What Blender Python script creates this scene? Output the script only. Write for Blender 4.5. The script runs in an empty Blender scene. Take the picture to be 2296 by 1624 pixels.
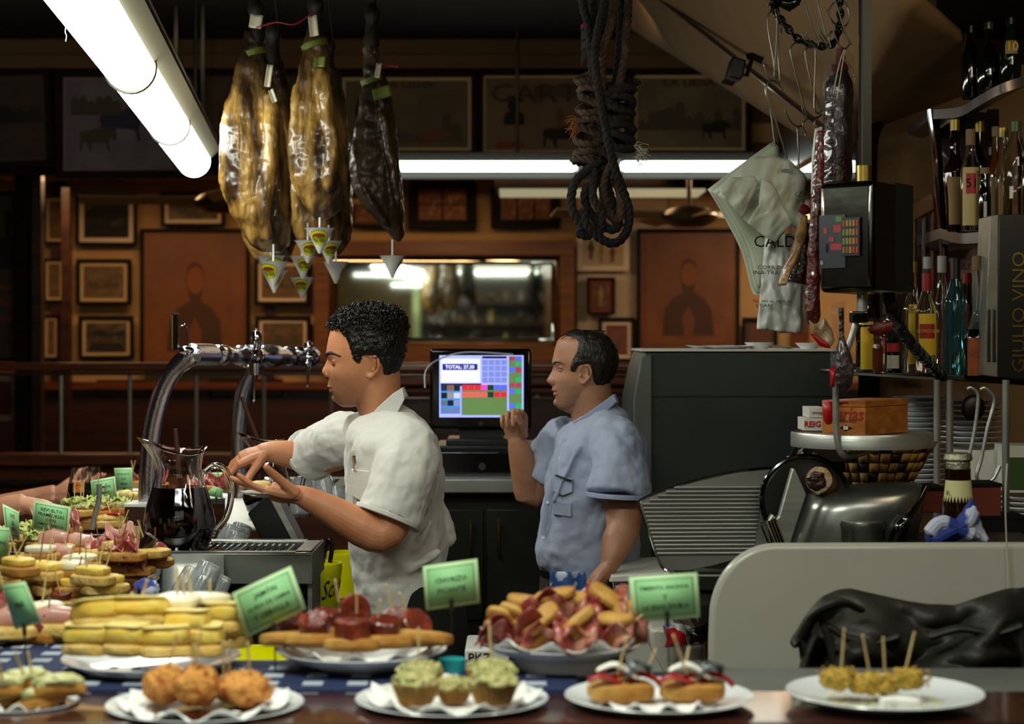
import bpy, bmesh, math, random
import numpy as np
from mathutils import Vector, Matrix, noise
random.seed(7)
PI = math.pi
SC = bpy.context.scene
COL = SC.collection
# ------------------------------------------------------------------ camera
FPX, EYE, HY, CX = 4200.0, 1.6, 760.0, 1148.0
cam_d = bpy.data.cameras.new('camera'); cam = bpy.data.objects.new('camera', cam_d); COL.objects.link(cam)
cam.location = (0, 0, EYE); cam.rotation_euler = (PI/2, 0, 0)
cam_d.sensor_fit = 'HORIZONTAL'; cam_d.sensor_width = 27.33; cam_d.lens = 50.0
cam_d.shift_y = -(812.0-HY)/2296.0
cam_d.clip_start = 0.05; cam_d.clip_end = 100
cam_d.dof.use_dof = True; cam_d.dof.focus_distance = 4.75; cam_d.dof.aperture_fstop = 3.0
SC.camera = cam
# ------------------------------------------------------------------ world, exposure
w = bpy.data.worlds.new('world'); SC.world = w; w.use_nodes = True
w.node_tree.nodes['Background'].inputs[0].default_value = (0.9, 0.75, 0.55, 1)
w.node_tree.nodes['Background'].inputs[1].default_value = 0.004
SC.view_settings.view_transform = 'Standard'; SC.view_settings.look = 'None'
SC.view_settings.gamma = 1.0; SC.view_settings.exposure = 0.0; SC.view_settings.use_curve_mapping = False
# ------------------------------------------------------------------ lamps of the room and added fill lights
def area(name, loc, size, power, color, rot=(0, 0, 0), spread=PI):
    l = bpy.data.lights.new(name, 'AREA'); l.shape = 'RECTANGLE'; l.size, l.size_y = size
    l.energy = power; l.color = color; l.spread = spread
    o = bpy.data.objects.new(name, l); COL.objects.link(o); o.location = loc; o.rotation_euler = rot
    return o
WARM = (1.0, 0.60, 0.27); COOL = (0.93, 1.0, 0.86)
area('dining_room_lamp', (-2.2, 11.4, 2.58), (1.6, 0.5), 25, WARM)
area('dining_room_lamp', (0.1, 11.4, 2.58), (1.6, 0.5), 36, WARM)
area('dining_room_lamp', (1.9, 11.4, 2.58), (1.2, 0.5), 26, (1.0, 0.70, 0.42))
area('bulkhead_fill', (-0.6, 8.6, 3.1), (4.5, 0.2), 4, (1.0, 0.78, 0.5), rot=(math.radians(42), 0, 0))  # unseen fill light added to brighten the bulkhead pictures
area('bar_ceiling_lamp', (-0.55, 2.1, 2.75), (1.3, 0.16), 44, COOL)           # the tube row goes on over the counter, above the frame
area('bar_ceiling_lamp', (0.95, 2.3, 2.75), (0.9, 0.16), 10.0, (1.0, 0.97, 0.84))
area('front_fill', (0.3, -1.2, 2.9), (3.2, 1.4), 9, (1.0, 0.95, 0.82), rot=(math.radians(38), 0, 0))  # added fill behind the camera, gives the steel something bright to reflect
area('back_bar_lamp', (-0.6, -2.1, 2.6), (2.6, 0.1), 26, (0.9, 1.0, 0.74), rot=(math.radians(-35), 0, 0))
area('stair_fill', (1.5, 3.3, 2.5), (0.5, 0.3), 6.5, (1.0, 0.84, 0.58), rot=(math.radians(100), 0, 0))  # out-of-view light added to lift the soffit and the stair wall

# ------------------------------------------------------------------ helpers
def P(px, py, d): return Vector(((px-CX)/FPX*d, d, EYE+(HY-py)/FPX*d))
def on_plane(px, py, a, b, c):
    n = (b-a).cross(c-a); o = Vector((0, 0, EYE)); r = P(px, py, 1)-o
    return o+r*((a-o).dot(n)/r.dot(n))
def M_(n, d): return n*d/FPX
def srgb(h):
    if isinstance(h, str):
        c = [int(h[i:i+2], 16)/255 for i in (0, 2, 4)]
    else: c = h
    return tuple((x/12.92 if x <= .04045 else ((x+.055)/1.055)**2.4) for x in c)+(1.0,)
MATS = {}
def mat(key, col, rough=.5, metal=0, col2=None, nscale=8, bump=0, bscale=60, trans=0, ior=1.45, emit=0, coat=0, stretch=None, spec=.5, contrast=(.35, .65), detail=4, alpha=1, sss=0, col3=None, bdetail=4, sheen=0):
    if key in MATS: return MATS[key]
    m = bpy.data.materials.new(key); m.use_nodes = True; nt = m.node_tree; b = nt.nodes['Principled BSDF']
    I = b.inputs
    I['Base Color'].default_value = srgb(col); I['Roughness'].default_value = rough; I['Metallic'].default_value = metal
    I['Transmission Weight'].default_value = trans; I['IOR'].default_value = ior; I['Coat Weight'].default_value = coat
    I['Coat Roughness'].default_value = .08; I['Specular IOR Level'].default_value = spec; I['Alpha'].default_value = alpha
    if sss: I['Subsurface Weight'].default_value = sss; I['Subsurface Radius'].default_value = (.01, .004, .002); I['Subsurface Scale'].default_value = 1
    if sheen: I['Sheen Weight'].default_value = sheen
    if emit:
        I['Emission Color'].default_value = srgb(col); I['Emission Strength'].default_value = emit
    vec = None
    if col2 or bump:
        tc = nt.nodes.new('ShaderNodeTexCoord'); mp = nt.nodes.new('ShaderNodeMapping')
        nt.links.new(tc.outputs['Object'], mp.inputs[0]); vec = mp.outputs[0]
        if stretch: mp.inputs['Scale'].default_value = stretch
    if col2:
        n = nt.nodes.new('ShaderNodeTexNoise'); n.inputs['Scale'].default_value = nscale; n.inputs['Detail'].default_value = detail
        nt.links.new(vec, n.inputs['Vector'])
        r = nt.nodes.new('ShaderNodeValToRGB'); e = r.color_ramp.elements
        e[0].position, e[1].position = contrast; e[0].color = srgb(col); e[1].color = srgb(col2)
        if col3: k = e.new((contrast[0]+contrast[1])/2); k.color = srgb(col3)
        nt.links.new(n.outputs['Fac'], r.inputs[0]); nt.links.new(r.outputs[0], I['Base Color'])
    if bump:
        n2 = nt.nodes.new('ShaderNodeTexNoise'); n2.inputs['Scale'].default_value = bscale; n2.inputs['Detail'].default_value = bdetail
        nt.links.new(vec, n2.inputs['Vector'])
        bp = nt.nodes.new('ShaderNodeBump'); bp.inputs['Strength'].default_value = bump; bp.inputs['Distance'].default_value = .01
        nt.links.new(n2.outputs['Fac'], bp.inputs['Height']); nt.links.new(bp.outputs[0], I['Normal'])
    MATS[key] = m; return m

def grade(key, z0, z1, col):
    """a second body colour that takes over between two heights (own object space)"""
    m = MATS[key]; nt = m.node_tree; b = nt.nodes['Principled BSDF']; link = b.inputs['Base Color'].links[0].from_socket
    tc = nt.nodes.new('ShaderNodeTexCoord'); sx = nt.nodes.new('ShaderNodeSeparateXYZ'); nt.links.new(tc.outputs['Object'], sx.inputs[0])
    mr = nt.nodes.new('ShaderNodeMapRange'); mr.inputs['From Min'].default_value = z0; mr.inputs['From Max'].default_value = z1; nt.links.new(sx.outputs['Z'], mr.inputs['Value'])
    mx = nt.nodes.new('ShaderNodeMixRGB'); mx.inputs[2].default_value = srgb(col); nt.links.new(mr.outputs[0], mx.inputs[0]); nt.links.new(link, mx.inputs[1]); nt.links.new(mx.outputs[0], b.inputs['Base Color'])
def frame_axes(t):
    t = t.normalized(); a = Vector((0, 0, 1)) if abs(t.z) < .9 else Vector((1, 0, 0))
    u = t.cross(a).normalized(); return u, t.cross(u).normalized()
class MB:
    def __init__(s): s.v = []; s.f = []
    def add(s, vs, fs):
        o = len(s.v); s.v += [Vector(q) for q in vs]; s.f += [tuple(i+o for i in q) for q in fs]; return s
    def box(s, c, sz, M=None):
        c = Vector(c); h = [x/2 for x in sz]; vs = []
        for x in (-1, 1):
            for y in (-1, 1):
                for z in (-1, 1):
                    q = Vector((x*h[0], y*h[1], z*h[2])); vs.append(c+(M @ q if M else q))
        return s.add(vs, [(0, 1, 3, 2), (4, 6, 7, 5), (0, 4, 5, 1), (2, 3, 7, 6), (0, 2, 6, 4), (1, 5, 7, 3)])
    def tube(s, pts, r, n=8, caps=True, flat=1.0, up=None, closed=False):
        pts = [Vector(q) for q in pts]; N = len(pts)
        rs = r if isinstance(r, (list, tuple)) else [r]*N
        vs = []; u = None
        for i, p in enumerate(pts):
            if closed: t = pts[(i+1) % N]-pts[i-1]
            else: t = pts[min(i+1, N-1)]-pts[max(i-1, 0)]
            if t.length < 1e-9: t = Vector((0, 0, 1))
            t.normalize()
            if u is None:
                if up is not None: u = (Vector(up)-t*t.dot(Vector(up))).normalized()
                else: u = frame_axes(t)[0]
            else:
                u = u-t*u.dot(t)
                u = u.normalized() if u.length > 1e-6 else frame_axes(t)[0]
            v = t.cross(u)
            for k in range(n):
                a = 2*PI*k/n; vs.append(p+u*math.cos(a)*rs[i]+v*math.sin(a)*rs[i]*flat)
        fs = []
        for i in range(N if closed else N-1):
            j = (i+1) % N
            for k in range(n):
                k2 = (k+1) % n; fs.append((i*n+k, i*n+k2, j*n+k2, j*n+k))
        if caps and not closed:
            fs.append(tuple(range(n-1, -1, -1))); fs.append(tuple((N-1)*n+k for k in range(n)))
        return s.add(vs, fs)
    def lathe(s, prof, c=(0, 0, 0), n=24, M=None, wob=None, sx=1, sy=1):
        c = Vector(c); vs = []
        for i, (r, z) in enumerate(prof):
            for k in range(n):
                a = 2*PI*k/n; rr, zz = (r, z) if wob is None else wob(r, z, a, i)
                q = Vector((rr*math.cos(a)*sx, rr*math.sin(a)*sy, zz)); vs.append(c+(M @ q if M else q))
        fs = []
        for i in range(len(prof)-1):
            for k in range(n):
                k2 = (k+1) % n; fs.append((i*n+k, i*n+k2, (i+1)*n+k2, (i+1)*n+k))
        if prof[0][0] > 1e-6: fs.append(tuple(range(n-1, -1, -1)))
        if prof[-1][0] > 1e-6: fs.append(tuple((len(prof)-1)*n+k for k in range(n)))
        return s.add(vs, fs)
    def ell(s, c, r, n=16, m=10, M=None, nz=0, ns=30, seed=0):
        c = Vector(c); r = (r, r, r) if isinstance(r, (int, float)) else r; vs = []
        off = Vector((seed*3.1, seed*1.7, seed*.9))
        for i in range(m+1):
            b = PI*i/m
            for k in range(n):
                a = 2*PI*k/n
                q = Vector((math.sin(b)*math.cos(a), math.sin(b)*math.sin(a), math.cos(b)))
                q = Vector((q.x*r[0], q.y*r[1], q.z*r[2]))
                if nz: q *= 1+nz*noise.noise(q*ns+off)*1.0+nz*.5*noise.noise(q*ns*2.3+off)
                vs.append(c+(M @ q if M else q))
        fs = []
        for i in range(m):
            for k in range(n):
                k2 = (k+1) % n; fs.append((i*n+k, (i+1)*n+k, (i+1)*n+k2, i*n+k2))
        return s.add(vs, fs)
    def prism(s, poly, y0, y1, M=None):     # poly of (x,z), extruded along y
        n = len(poly)
        A = sum(poly[i][0]*poly[(i+1) % n][1]-poly[(i+1) % n][0]*poly[i][1] for i in range(n))
        if A < 0: poly = poly[::-1]
        vs = [Vector((x, y0, z)) for x, z in poly]+[Vector((x, y1, z)) for x, z in poly]
        if M: vs = [M @ q for q in vs]
        fs = [tuple(range(n)), tuple(range(2*n-1, n-1, -1))]+[(i, i+n, (i+1) % n+n, (i+1) % n) for i in range(n)]
        return s.add(vs, fs)
    def pxpoly(s, pts, d, th):              # outline measured at depth d, a slab th thick
        q = [P(x, y, d) for x, y in pts]; return s.prism([(p.x, p.z) for p in q], d, d+th)
    def grid(s, fn, nu, nv, closed_u=False):
        vs = [fn(i/(nu-1) if not closed_u else i/nu, j/(nv-1)) for j in range(nv) for i in range(nu)]
        fs = []
        for j in range(nv-1):
            for i in range(nu if closed_u else nu-1):
                i2 = (i+1) % nu; fs.append((j*nu+i, j*nu+i2, (j+1)*nu+i2, (j+1)*nu+i))
        return s.add(vs, fs)
    def build(s, name, m, parent=None, bevel=0, angle=35, solid=0, remesh=0, sm=0, sub=0, disp=None, label=None, origin=None, weld=True):
        me = bpy.data.meshes.new(name)
        wl = world_loc(parent) if parent else None
        if wl is None:
            xs = [q.x for q in s.v]; ys = [q.y for q in s.v]; zs = [q.z for q in s.v]
            wl = Vector(origin) if origin is not None else Vector(((min(xs)+max(xs))/2, (min(ys)+max(ys))/2, min(zs)))
        me.from_pydata([q-wl for q in s.v], [], s.f); me.validate()
        if weld:
            bm = bmesh.new(); bm.from_mesh(me); bmesh.ops.remove_doubles(bm, verts=bm.verts, dist=1e-6)
            bmesh.ops.recalc_face_normals(bm, faces=bm.faces); bm.to_mesh(me); bm.free()
        me.materials.append(MATS[m] if isinstance(m, str) else m)
        me.polygons.foreach_set('use_smooth', [True]*len(me.polygons)); me.set_sharp_from_angle(angle=math.radians(angle))
        o = bpy.data.objects.new(name, me); COL.objects.link(o)
        if parent: o.parent = parent
        else: o.location = wl
        if solid: k = o.modifiers.new('solid', 'SOLIDIFY'); k.thickness = solid; k.offset = 0
        if remesh: k = o.modifiers.new('remesh', 'REMESH'); k.mode = 'VOXEL'; k.voxel_size = remesh; k.use_smooth_shade = True
        if sm: k = o.modifiers.new('smooth', 'SMOOTH'); k.iterations = sm; k.factor = .5
        if bevel: k = o.modifiers.new('bevel', 'BEVEL'); k.width = bevel; k.segments = 3; k.limit_method = 'ANGLE'; k.angle_limit = math.radians(40)
        if sub: k = o.modifiers.new('sub', 'SUBSURF'); k.levels = sub; k.render_levels = sub
        if disp:
            for di in range(0, len(disp), 2):
                t = bpy.data.textures.new(name+'_relief', 'CLOUDS'); t.noise_scale = disp[di]; t.noise_depth = 2
                k = o.modifiers.new('disp', 'DISPLACE'); k.texture = t; k.strength = disp[di+1]; k.mid_level = .5; k.texture_coords = 'LOCAL'
        if label: o['label'] = label
        return o
def world_loc(o):
    v = Vector((0, 0, 0))
    while o is not None: v += Vector(o.location); o = o.parent
    return v
def tag(o, label, cat, group=None, kind=None):
    o['label'] = label; o['category'] = cat
    if group: o['group'] = group
    if kind: o['kind'] = kind
    return o
def thing(name, label, cat, loc, group=None):
    o = bpy.data.objects.new(name, None); o.empty_display_size = .05; COL.objects.link(o); o.location = loc
    return tag(o, label, cat, group)
def struct(o, label=None):
    o['kind'] = 'structure'
    if label: o['label'] = label
    return o
def dup(root, loc, rz=0, label=None, scale=1):
    def cp(o, par):
        c = o.copy(); COL.objects.link(c); c.parent = par
        for ch in list(o.children): cp(ch, c)
        return c
    r = cp(root, None); r.location = loc; r.rotation_euler = (0, 0, rz); r.scale = (scale,)*3
    if label: r['label'] = label
    return r
def bez(pts, n=8):      # Catmull-Rom through points
    pts = [Vector(p) for p in pts]; out = []
    for i in range(len(pts)-1):
        p0 = pts[max(i-1, 0)]; p1 = pts[i]; p2 = pts[i+1]; p3 = pts[min(i+2, len(pts)-1)]
        for k in range(n):
            t = k/n
            out.append(.5*((2*p1)+(p2-p0)*t+(2*p0-5*p1+4*p2-p3)*t*t+(3*p1-p0-3*p2+p3)*t**3))
    out.append(pts[-1]); return out
def text(name, body, loc, size, m, parent, rot=(PI/2, 0, 0), ext=.0003, sx=1, shear=0, align='CENTER', bold=0):
    c = bpy.data.curves.new(name, 'FONT'); c.body = body; c.size = size; c.align_x = align; c.align_y = 'CENTER'
    c.extrude = ext; c.shear = shear; c.offset = bold; c.resolution_u = 2
    c.materials.append(MATS[m] if isinstance(m, str) else m)
    tmp = bpy.data.objects.new(name, c); me = bpy.data.meshes.new_from_object(tmp); bpy.data.objects.remove(tmp)
    if not me.materials: me.materials.append(c.materials[0])
    o = bpy.data.objects.new(name, me); COL.objects.link(o); o.parent = parent
    o.location = Vector(loc)-world_loc(parent); o.rotation_euler = rot; o.scale = (sx, 1, 1); return o
def R(ax, deg): return Matrix.Rotation(math.radians(deg), 3, ax)

# ------------------------------------------------------------------ materials
mat('ceiling', '0e0a07', .9, col2='090604', nscale=2)
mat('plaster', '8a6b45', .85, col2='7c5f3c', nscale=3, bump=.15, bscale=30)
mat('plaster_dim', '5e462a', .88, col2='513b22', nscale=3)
mat('plaster_cream', 'b08d62', .9, col2='a07c50', nscale=2.5, bump=.1, bscale=25)
mat('plaster_pale', 'b9a48c', .9, col2='ac957c', nscale=3)
mat('wood_dark', '3a1d0d', .4, col2='24110a', nscale=6, stretch=(.3, 3, 3), coat=.2)
mat('wood_frame', '160c07', .7, col2='0c0705', nscale=9, spec=.2)
mat('wood_brown', '6b3413', .38, col2='4a220c', nscale=7, stretch=(.4, 4, 6), coat=.25)
mat('wood_mirror', '6f4219', .42, col2='54300f', nscale=7, stretch=(.4, 4, 6))
mat('wood_bar', '4a2114', .16, col2='2c120b', nscale=5, stretch=(.35, 5, 5), coat=.6)
mat('floor', '3a3029', .5, col2='2a221d', nscale=4)
mat('black', '0a0a0a', .4); mat('black_gloss', '070707', .12, coat=.5); mat('black_metal', '16140f', .35, metal=.6)
mat('steel', 'b6b7b0', .34, metal=.75, col2='9c9d97', nscale=5, stretch=(.3, 1, 8), bump=.04, bscale=40)
mat('steel_brushed', '9a9c95', .42, metal=.7, col2='84867f', nscale=4, bump=.05, bscale=50)
mat('steel_dark', '4a4a45', .38, metal=1, col2='3a3a36', nscale=4)
mat('chrome', 'd9d9dc', .08, metal=1)
mat('chrome_wet', 'c4c4d2', .16, metal=1, bump=.12, bscale=420, bdetail=1)
mat('iron', '4b463c', .35, metal=.9, col2='2e2a24', nscale=40)
mat('brass', '9a8442', .3, metal=1)
mat('mirror_glass', 'd6dcd2', .03, metal=1)
mat('marble', 'b4b1a4', .3, col2='a29e8c', nscale=5, contrast=(.45, .8), col3='b0ad9f', coat=.2, bump=.02)
mat('enamel', 'd3d2c8', .35); mat('porcelain', 'e6e8ea', .14, coat=.4)
mat('paper_white', 'e8e6dc', .8, bump=.4, bscale=25); mat('paper_cream', 'a88c68', .9); mat('ink', '151410', .9); mat('ink_grey', '3a3833', .9)
mat('glass', 'ffffff', .02, trans=1, ior=1.45); mat('glass_thin', 'f2f6f4', .04, trans=1, ior=1.12)
mat('tube_light', 'fbfff2', .4, emit=24); mat('tube_light_rear', 'f4fff4', .4, emit=5)
mat('lamp_housing', '8c8773', .45, metal=.4)
mat('skin', 'b97a55', .48, col2='a86848', nscale=14, bump=.12, bscale=180, sss=.06)
mat('machine_grey', '29302d', .45, col2='232a26', nscale=4); mat('machine_light', '565b56', .5)
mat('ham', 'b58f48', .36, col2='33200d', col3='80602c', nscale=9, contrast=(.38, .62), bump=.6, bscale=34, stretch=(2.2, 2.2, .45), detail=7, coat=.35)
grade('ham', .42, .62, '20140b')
mat('ham_dark', '5a4226', .4, col2='1c110a', col3='35240f', nscale=8, contrast=(.3, .7), bump=.55, bscale=34, stretch=(1.6, 1.6, .6), detail=7, coat=.25)
mat('hoof', '14100d', .5); mat('tag_paper', 'b9b29a', .7); mat('tag_green', '5a6414', .6); mat('tag_red', '7e1010', .6)
mat('cup_white', 'dcdad2', .45); mat('label_yellow', 'd2d31c', .5); mat('label_brown', '8a3c16', .5); mat('stick_white', 'e6e6e0', .4)
mat('sangria', '0c0206', .05, coat=.3); mat('wood_spoon', '4a2416', .5)
mat('yellow_plastic', 'e3e00c', .35); mat('glass_rib', 'f0f6f6', .06, trans=.82, ior=1.45, coat=.4)
mat('rope', '4e3a28', .9, col2='2b2018', nscale=30, bump=.6, bscale=120); mat('rope_dark', '1d1815', .9, col2='120f0d', nscale=30, bump=.6, bscale=120); mat('fibre', '8a5226', .9)
mat('bag', 'b4b6a6', .42, col2='a6a999', nscale=5, bump=.35, bscale=14); mat('bag_green', '9aa28a', .5); mat('bag_white', 'c9c9c2', .35, bump=.5, bscale=16)
mat('sausage', '3c110b', .25, col2='6b2418', nscale=45, contrast=(.4, .7), bump=.8, bscale=60, coat=.6); mat('sausage_dark', '1a0c09', .22, col2='30160f', nscale=40, bump=.8, bscale=70, coat=.6)
mat('film', '48484b', .10, ior=1.5, bump=.9, bscale=28, alpha=.12); mat('casing_tan', '9a7446', .35, col2='6f4c2a', nscale=20, bump=.6, bscale=40, coat=.4)
mat('red_plastic', '9c1018', .3); mat('cigar_wood', 'b9742c', .42, col2='8f5220', nscale=7, stretch=(.5, 3, 6)); mat('cigar_red', 'a80f14', .4); mat('cigar_ink', '8c1f14', .5)
mat('basket', 'b08a48', .85, col2='8a6630', nscale=14); mat('basket_dark', '2a1a0c', .6)
mat('leather', '2a2820', .55, col2='1c1b16', nscale=5, bump=.3, bscale=45)

mat('cloth_blue', '16264c', .85)
mat('cloth_white', 'a9b0bd', .85)
mat('mount_pale', '8a7460', .9)
mat('mount_dark', '43342a', .9)
mat('mount_cream', 'ae946c', .9)
mat('mount_white', 'c4ae98', .9)
mat('fig_dark', '1d1b17', .9)
mat('fig_mid', '433c2e', .9)
mat('fig_blue', '2c2c40', .9)
mat('fig_brown', '5b3c26', .9)
mat('fig_red', '6e2f22', .9)
mat('fig_sand', '7a6748', .9)
mat('portrait_paper', '6e3d18', .55, col2='59300f', nscale=3)
mat('portrait_oval', '5a3012', .6, col2='643616', nscale=4)
mat('fig_umber', '3b1d0c', .7)
mat('fig_umber2', '5e3114', .7)
mat('fig_face', '6a3817', .7)
mat('brass_dull', '5e5038', .35, metal=.5)
mat('fan_blade', 'a8844e', .5)
mat('panel_glow', 'd8d0a4', .6, emit=.45)
mat('lamp_housing_dark', '4c4a48', .5)
mat('green_cream', 'b9bd8c', .7)
mat('eye_white', 'cfc8bd', .2)
mat('eye_dark', '1c120b', .15)
mat('brow_hair', '120c08', .7)
mat('lip', '9c5242', .45)
mat('nostril', '2a120c', .8)
mat('hair_black', '0b0908', .38, col2='16110e', nscale=60, bump=.6, bscale=220, stretch=(1, 1, .4))
mat('hair_brown', '17110b', .42, col2='231a12', nscale=50, bump=.6, bscale=200, stretch=(1, 1, .35))
mat('shirt_white', 'd6d4ce', .85, col2='cbc9c2', nscale=6, bump=.45, bscale=17, bdetail=6, sheen=.2)
mat('shirt_blue', 'a2aac2', .85, col2='979fb8', nscale=6, bump=.5, bscale=17, bdetail=6, sheen=.1)
mat('trousers_black', '0e0d0c', .9)
mat('trousers_brown', '2e2522', .9)
mat('collar_white', 'd2d1cc', .85, bump=.2, bscale=120)
mat('trim_blue', '99a2bc', .85, bump=.2, bscale=120)
mat('shoe', '0a0908', .4)
mat('cloth_check_blue', '3e62a8', .85, col2='c9d2e2', nscale=30, contrast=(.5, .56), detail=1)
mat('shirt_dark', '20140f', .9)
mat('skin_pale', 'c48f6f', .5, col2='b57a5c', nscale=16, bump=.08, bscale=200)
mat('iron_bright', '7d7a70', .3, metal=1)
mat('red_dark', '5a0c10', .45)
mat('film_tan', 'b39b78', .25, trans=.4, bump=.6, bscale=40)
mat('pole_green', '1e211c', .45, metal=.4)
mat('scale_steel', '5c5c54', .16, metal=1, bump=.12, bscale=14)
mat('display_grey', '33383c', .3)
mat('display_red', 'a0202a', .4, emit=.0)
mat('key_yellow', '8f7a38', .5)
mat('key_orange', '9a3618', .5)
mat('key_green', '4e7c32', .5)
mat('porcelain_matt', 'cfccc2', .6)
mat('steel_plate', '9c9c94', .42, metal=.8, col2='84847c', nscale=3, bump=.05, bscale=30)
mat('steel_polish', '9a9b94', .28, metal=.9, col2='6a6b66', nscale=5, bump=.06, bscale=12)
mat('eu_yellow', 'd8cf5a', .6)
mat('eu_blue', '0a37a8', .5)
mat('packet_blue', '2a3c78', .35, col2='c9c4b4', nscale=30)
mat('turquoise', '2fb5ba', .35)
mat('shelf_metal', '5d5450', .32, metal=.8)
mat('mirror_back', '8d8890', .12, metal=.9)
mat('calendar_paper', '8d7a72', .8, col2='9f8c84', nscale=20)
mat('gl_clear', 'eef2ee', .03, trans=1, ior=1.35)
mat('gl_green', '2c4a24', .05, trans=.9, ior=1.4)
mat('gl_brown', '2a1206', .05, trans=.6, ior=1.4)
mat('gl_black', '060707', .06, coat=.5)
mat('gl_blue', '5fb0c4', .04, trans=.95, ior=1.38)
mat('liq_amber', '8a3d0c', .05, trans=.5)
mat('liq_dark', '140502', .05)
mat('liq_clear', 'e8eeea', .02, trans=1, ior=1.2)
mat('liq_red', '5a0a04', .05, trans=.3)
mat('cap_gold', '8a7a34', .35, metal=.6)
mat('cap_black', '0c0c0c', .35)
mat('cap_white', '9a9a98', .4)
mat('cap_red', '8c1014', .4)
mat('cap_green', '3c5428', .4)
mat('cap_cork', '7a6242', .7)
mat('lb_cream', 'b3a06a', .6)
mat('lb_tan', '8a6d42', .6)
mat('lb_yellow', 'd6b020', .6)
mat('lb_white', 'b8b4a8', .6)
mat('lb_red', '9c1a1a', .5)
mat('lb_orange', 'a8541c', .6, col2='7c3412', nscale=30)
mat('box_black', '0e110e', .35)
mat('box_silver', '8f8f84', .35, metal=.4, col2='7d7d72', nscale=20)
mat('lb_beer', 'c6c089', .6)
mat('foil', 'a8a890', .3, metal=.8, bump=.4, bscale=200)
mat('cloth_knot', '2a3a86', .8, col2='b9bcd0', nscale=16, contrast=(.5, .56), detail=1)
mat('bread', 'c79a4e', .7, col2='a56c22', nscale=16, bump=.4, bscale=60)
mat('bread_crumb', 'e0c27a', .8, col2='cfa650', nscale=30, bump=.5, bscale=90)
mat('crumb_orange', 'cf8438', .75, col2='a8521a', col3='d99a4a', nscale=55, bump=.9, bscale=120)
mat('tart_crust', 'a87a2c', .7, col2='7d5418', nscale=25, bump=.3, bscale=80)
mat('green_mix', '9aa658', .75, col2='5f7428', col3='cbbf86', nscale=70, contrast=(.3, .7), bump=.9, bscale=110)
mat('yellowgreen', 'a89a2e', .7, col2='6f7a1c', col3='c79a3a', nscale=80, contrast=(.3, .7), bump=.9, bscale=120)
mat('omelette', 'e6b93c', .5, col2='cf9420', col3='e9cc62', nscale=14, bump=.3, bscale=50)
mat('cheese', 'ecd98e', .45, col2='e2c868', nscale=8)
mat('brie', 'f3ead0', .4, col2='e8dcb4', nscale=10)
mat('burnt', '3a2210', .7)
mat('chorizo', '5c1a0d', .32, col2='8a3218', col3='6a2210', nscale=40, bump=.3, bscale=90, coat=.4)
mat('ham_slice', 'a84c40', .38, col2='d8a288', col3='8f3834', nscale=26, contrast=(.3, .7), coat=.3, bump=.2, bscale=60)
mat('pink_ham', 'd09a8c', .4, col2='b87868', nscale=12, coat=.3)
mat('blood_sausage', '140a0a', .25, coat=.5)
mat('pepper', 'b41410', .22, col2='8a0c0a', nscale=10, coat=.5)
mat('anchovy', '5c6468', .22, metal=.3, col2='22282c', nscale=20)
mat('egg_white', 'eeece0', .4)
mat('lettuce', 'a8b85a', .55, col2='c9cf86', nscale=12, bump=.4, bscale=60)
mat('toothpick', 'd9bf86', .6)
mat('toothpick_dark', '8d5a3a', .6)
mat('doily', 'eceae6', .8, bump=.6, bscale=60)
mat('card_green', '8fc98c', .6)
mat('card_border', 'b9dca6', .6)
mat('card_line', '2f5a34', .6)
mat('clip_dark', '1d1a14', .5)
mat('wine_label', 'd8a640', .5, col2='c0501c', nscale=60)
mat('green_herb', 'b3b45c', .6, col2='6e7c2c', col3='d8d2a0', nscale=60, contrast=(.3, .7), bump=.7, bscale=90)
mat('cheese_bun', 'd9be78', .7, bump=.4, bscale=90)
# ================================================================== THE SETTING
def slab(name, c, sz, m, **k): return struct(MB().box(c, sz).build(name, m, **k))
slab('floor', (-.3, 4.6, -.05), (7.6, 17.0, .1), 'floor')
slab('ceiling', (-1.72, 3.4, 3.25), (4.56, 13.2, .1), 'ceiling')
slab('ceiling_right', (2.55, 3.4, 3.25), (1.6, 13.2, .1), 'ceiling')
slab('ceiling_upper', (1.2, 3.4, 4.9), (2.0, 13.2, .1), 'ceiling')
slab('ceiling_dining', (-.3, 11.35, 2.70), (7.6, 2.7, .1), 'plaster_cream')
for k in range(9):      # seams of the dining room ceiling boards
    MB().box((-3.4+k*.78, 11.35, 2.648), (.02, 2.6, .006)).build('trim_%d' % (k+20), 'wood_dark')
for o in COL.objects:
    if o.name.startswith('trim_'): o['kind'] = 'structure'
wb = slab('wall_back', (-.3, 12.6, 1.35), (7.6, .1, 2.7), 'plaster_cream')
slab('wall_left', (-3.95, 4.6, 1.6), (.1, 17.0, 3.3), 'wood_dark')
slab('wall_right', (3.35, 4.6, 1.6), (.1, 17.0, 3.3), 'plaster')
slab('wall_front', (-.3, -3.3, 1.6), (7.6, .1, 3.3), 'plaster')
# bulkhead carrying the big pictures
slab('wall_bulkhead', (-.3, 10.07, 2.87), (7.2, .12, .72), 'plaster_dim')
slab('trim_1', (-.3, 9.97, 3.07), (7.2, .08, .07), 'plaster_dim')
slab('trim_2', (-.3, 9.98, 2.52), (7.2, .06, .10), 'wood_frame')
slab('trim_3', (-.3, 9.965, 3.005), (7.2, .03, .035), 'wood_frame')
# pale plaster field at the right of the mirror
slab('wall_panel', ((1395-CX)/FPX*12.53, 12.53, 1.62), (.60, .03, 1.9), 'plaster_pale')
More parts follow.
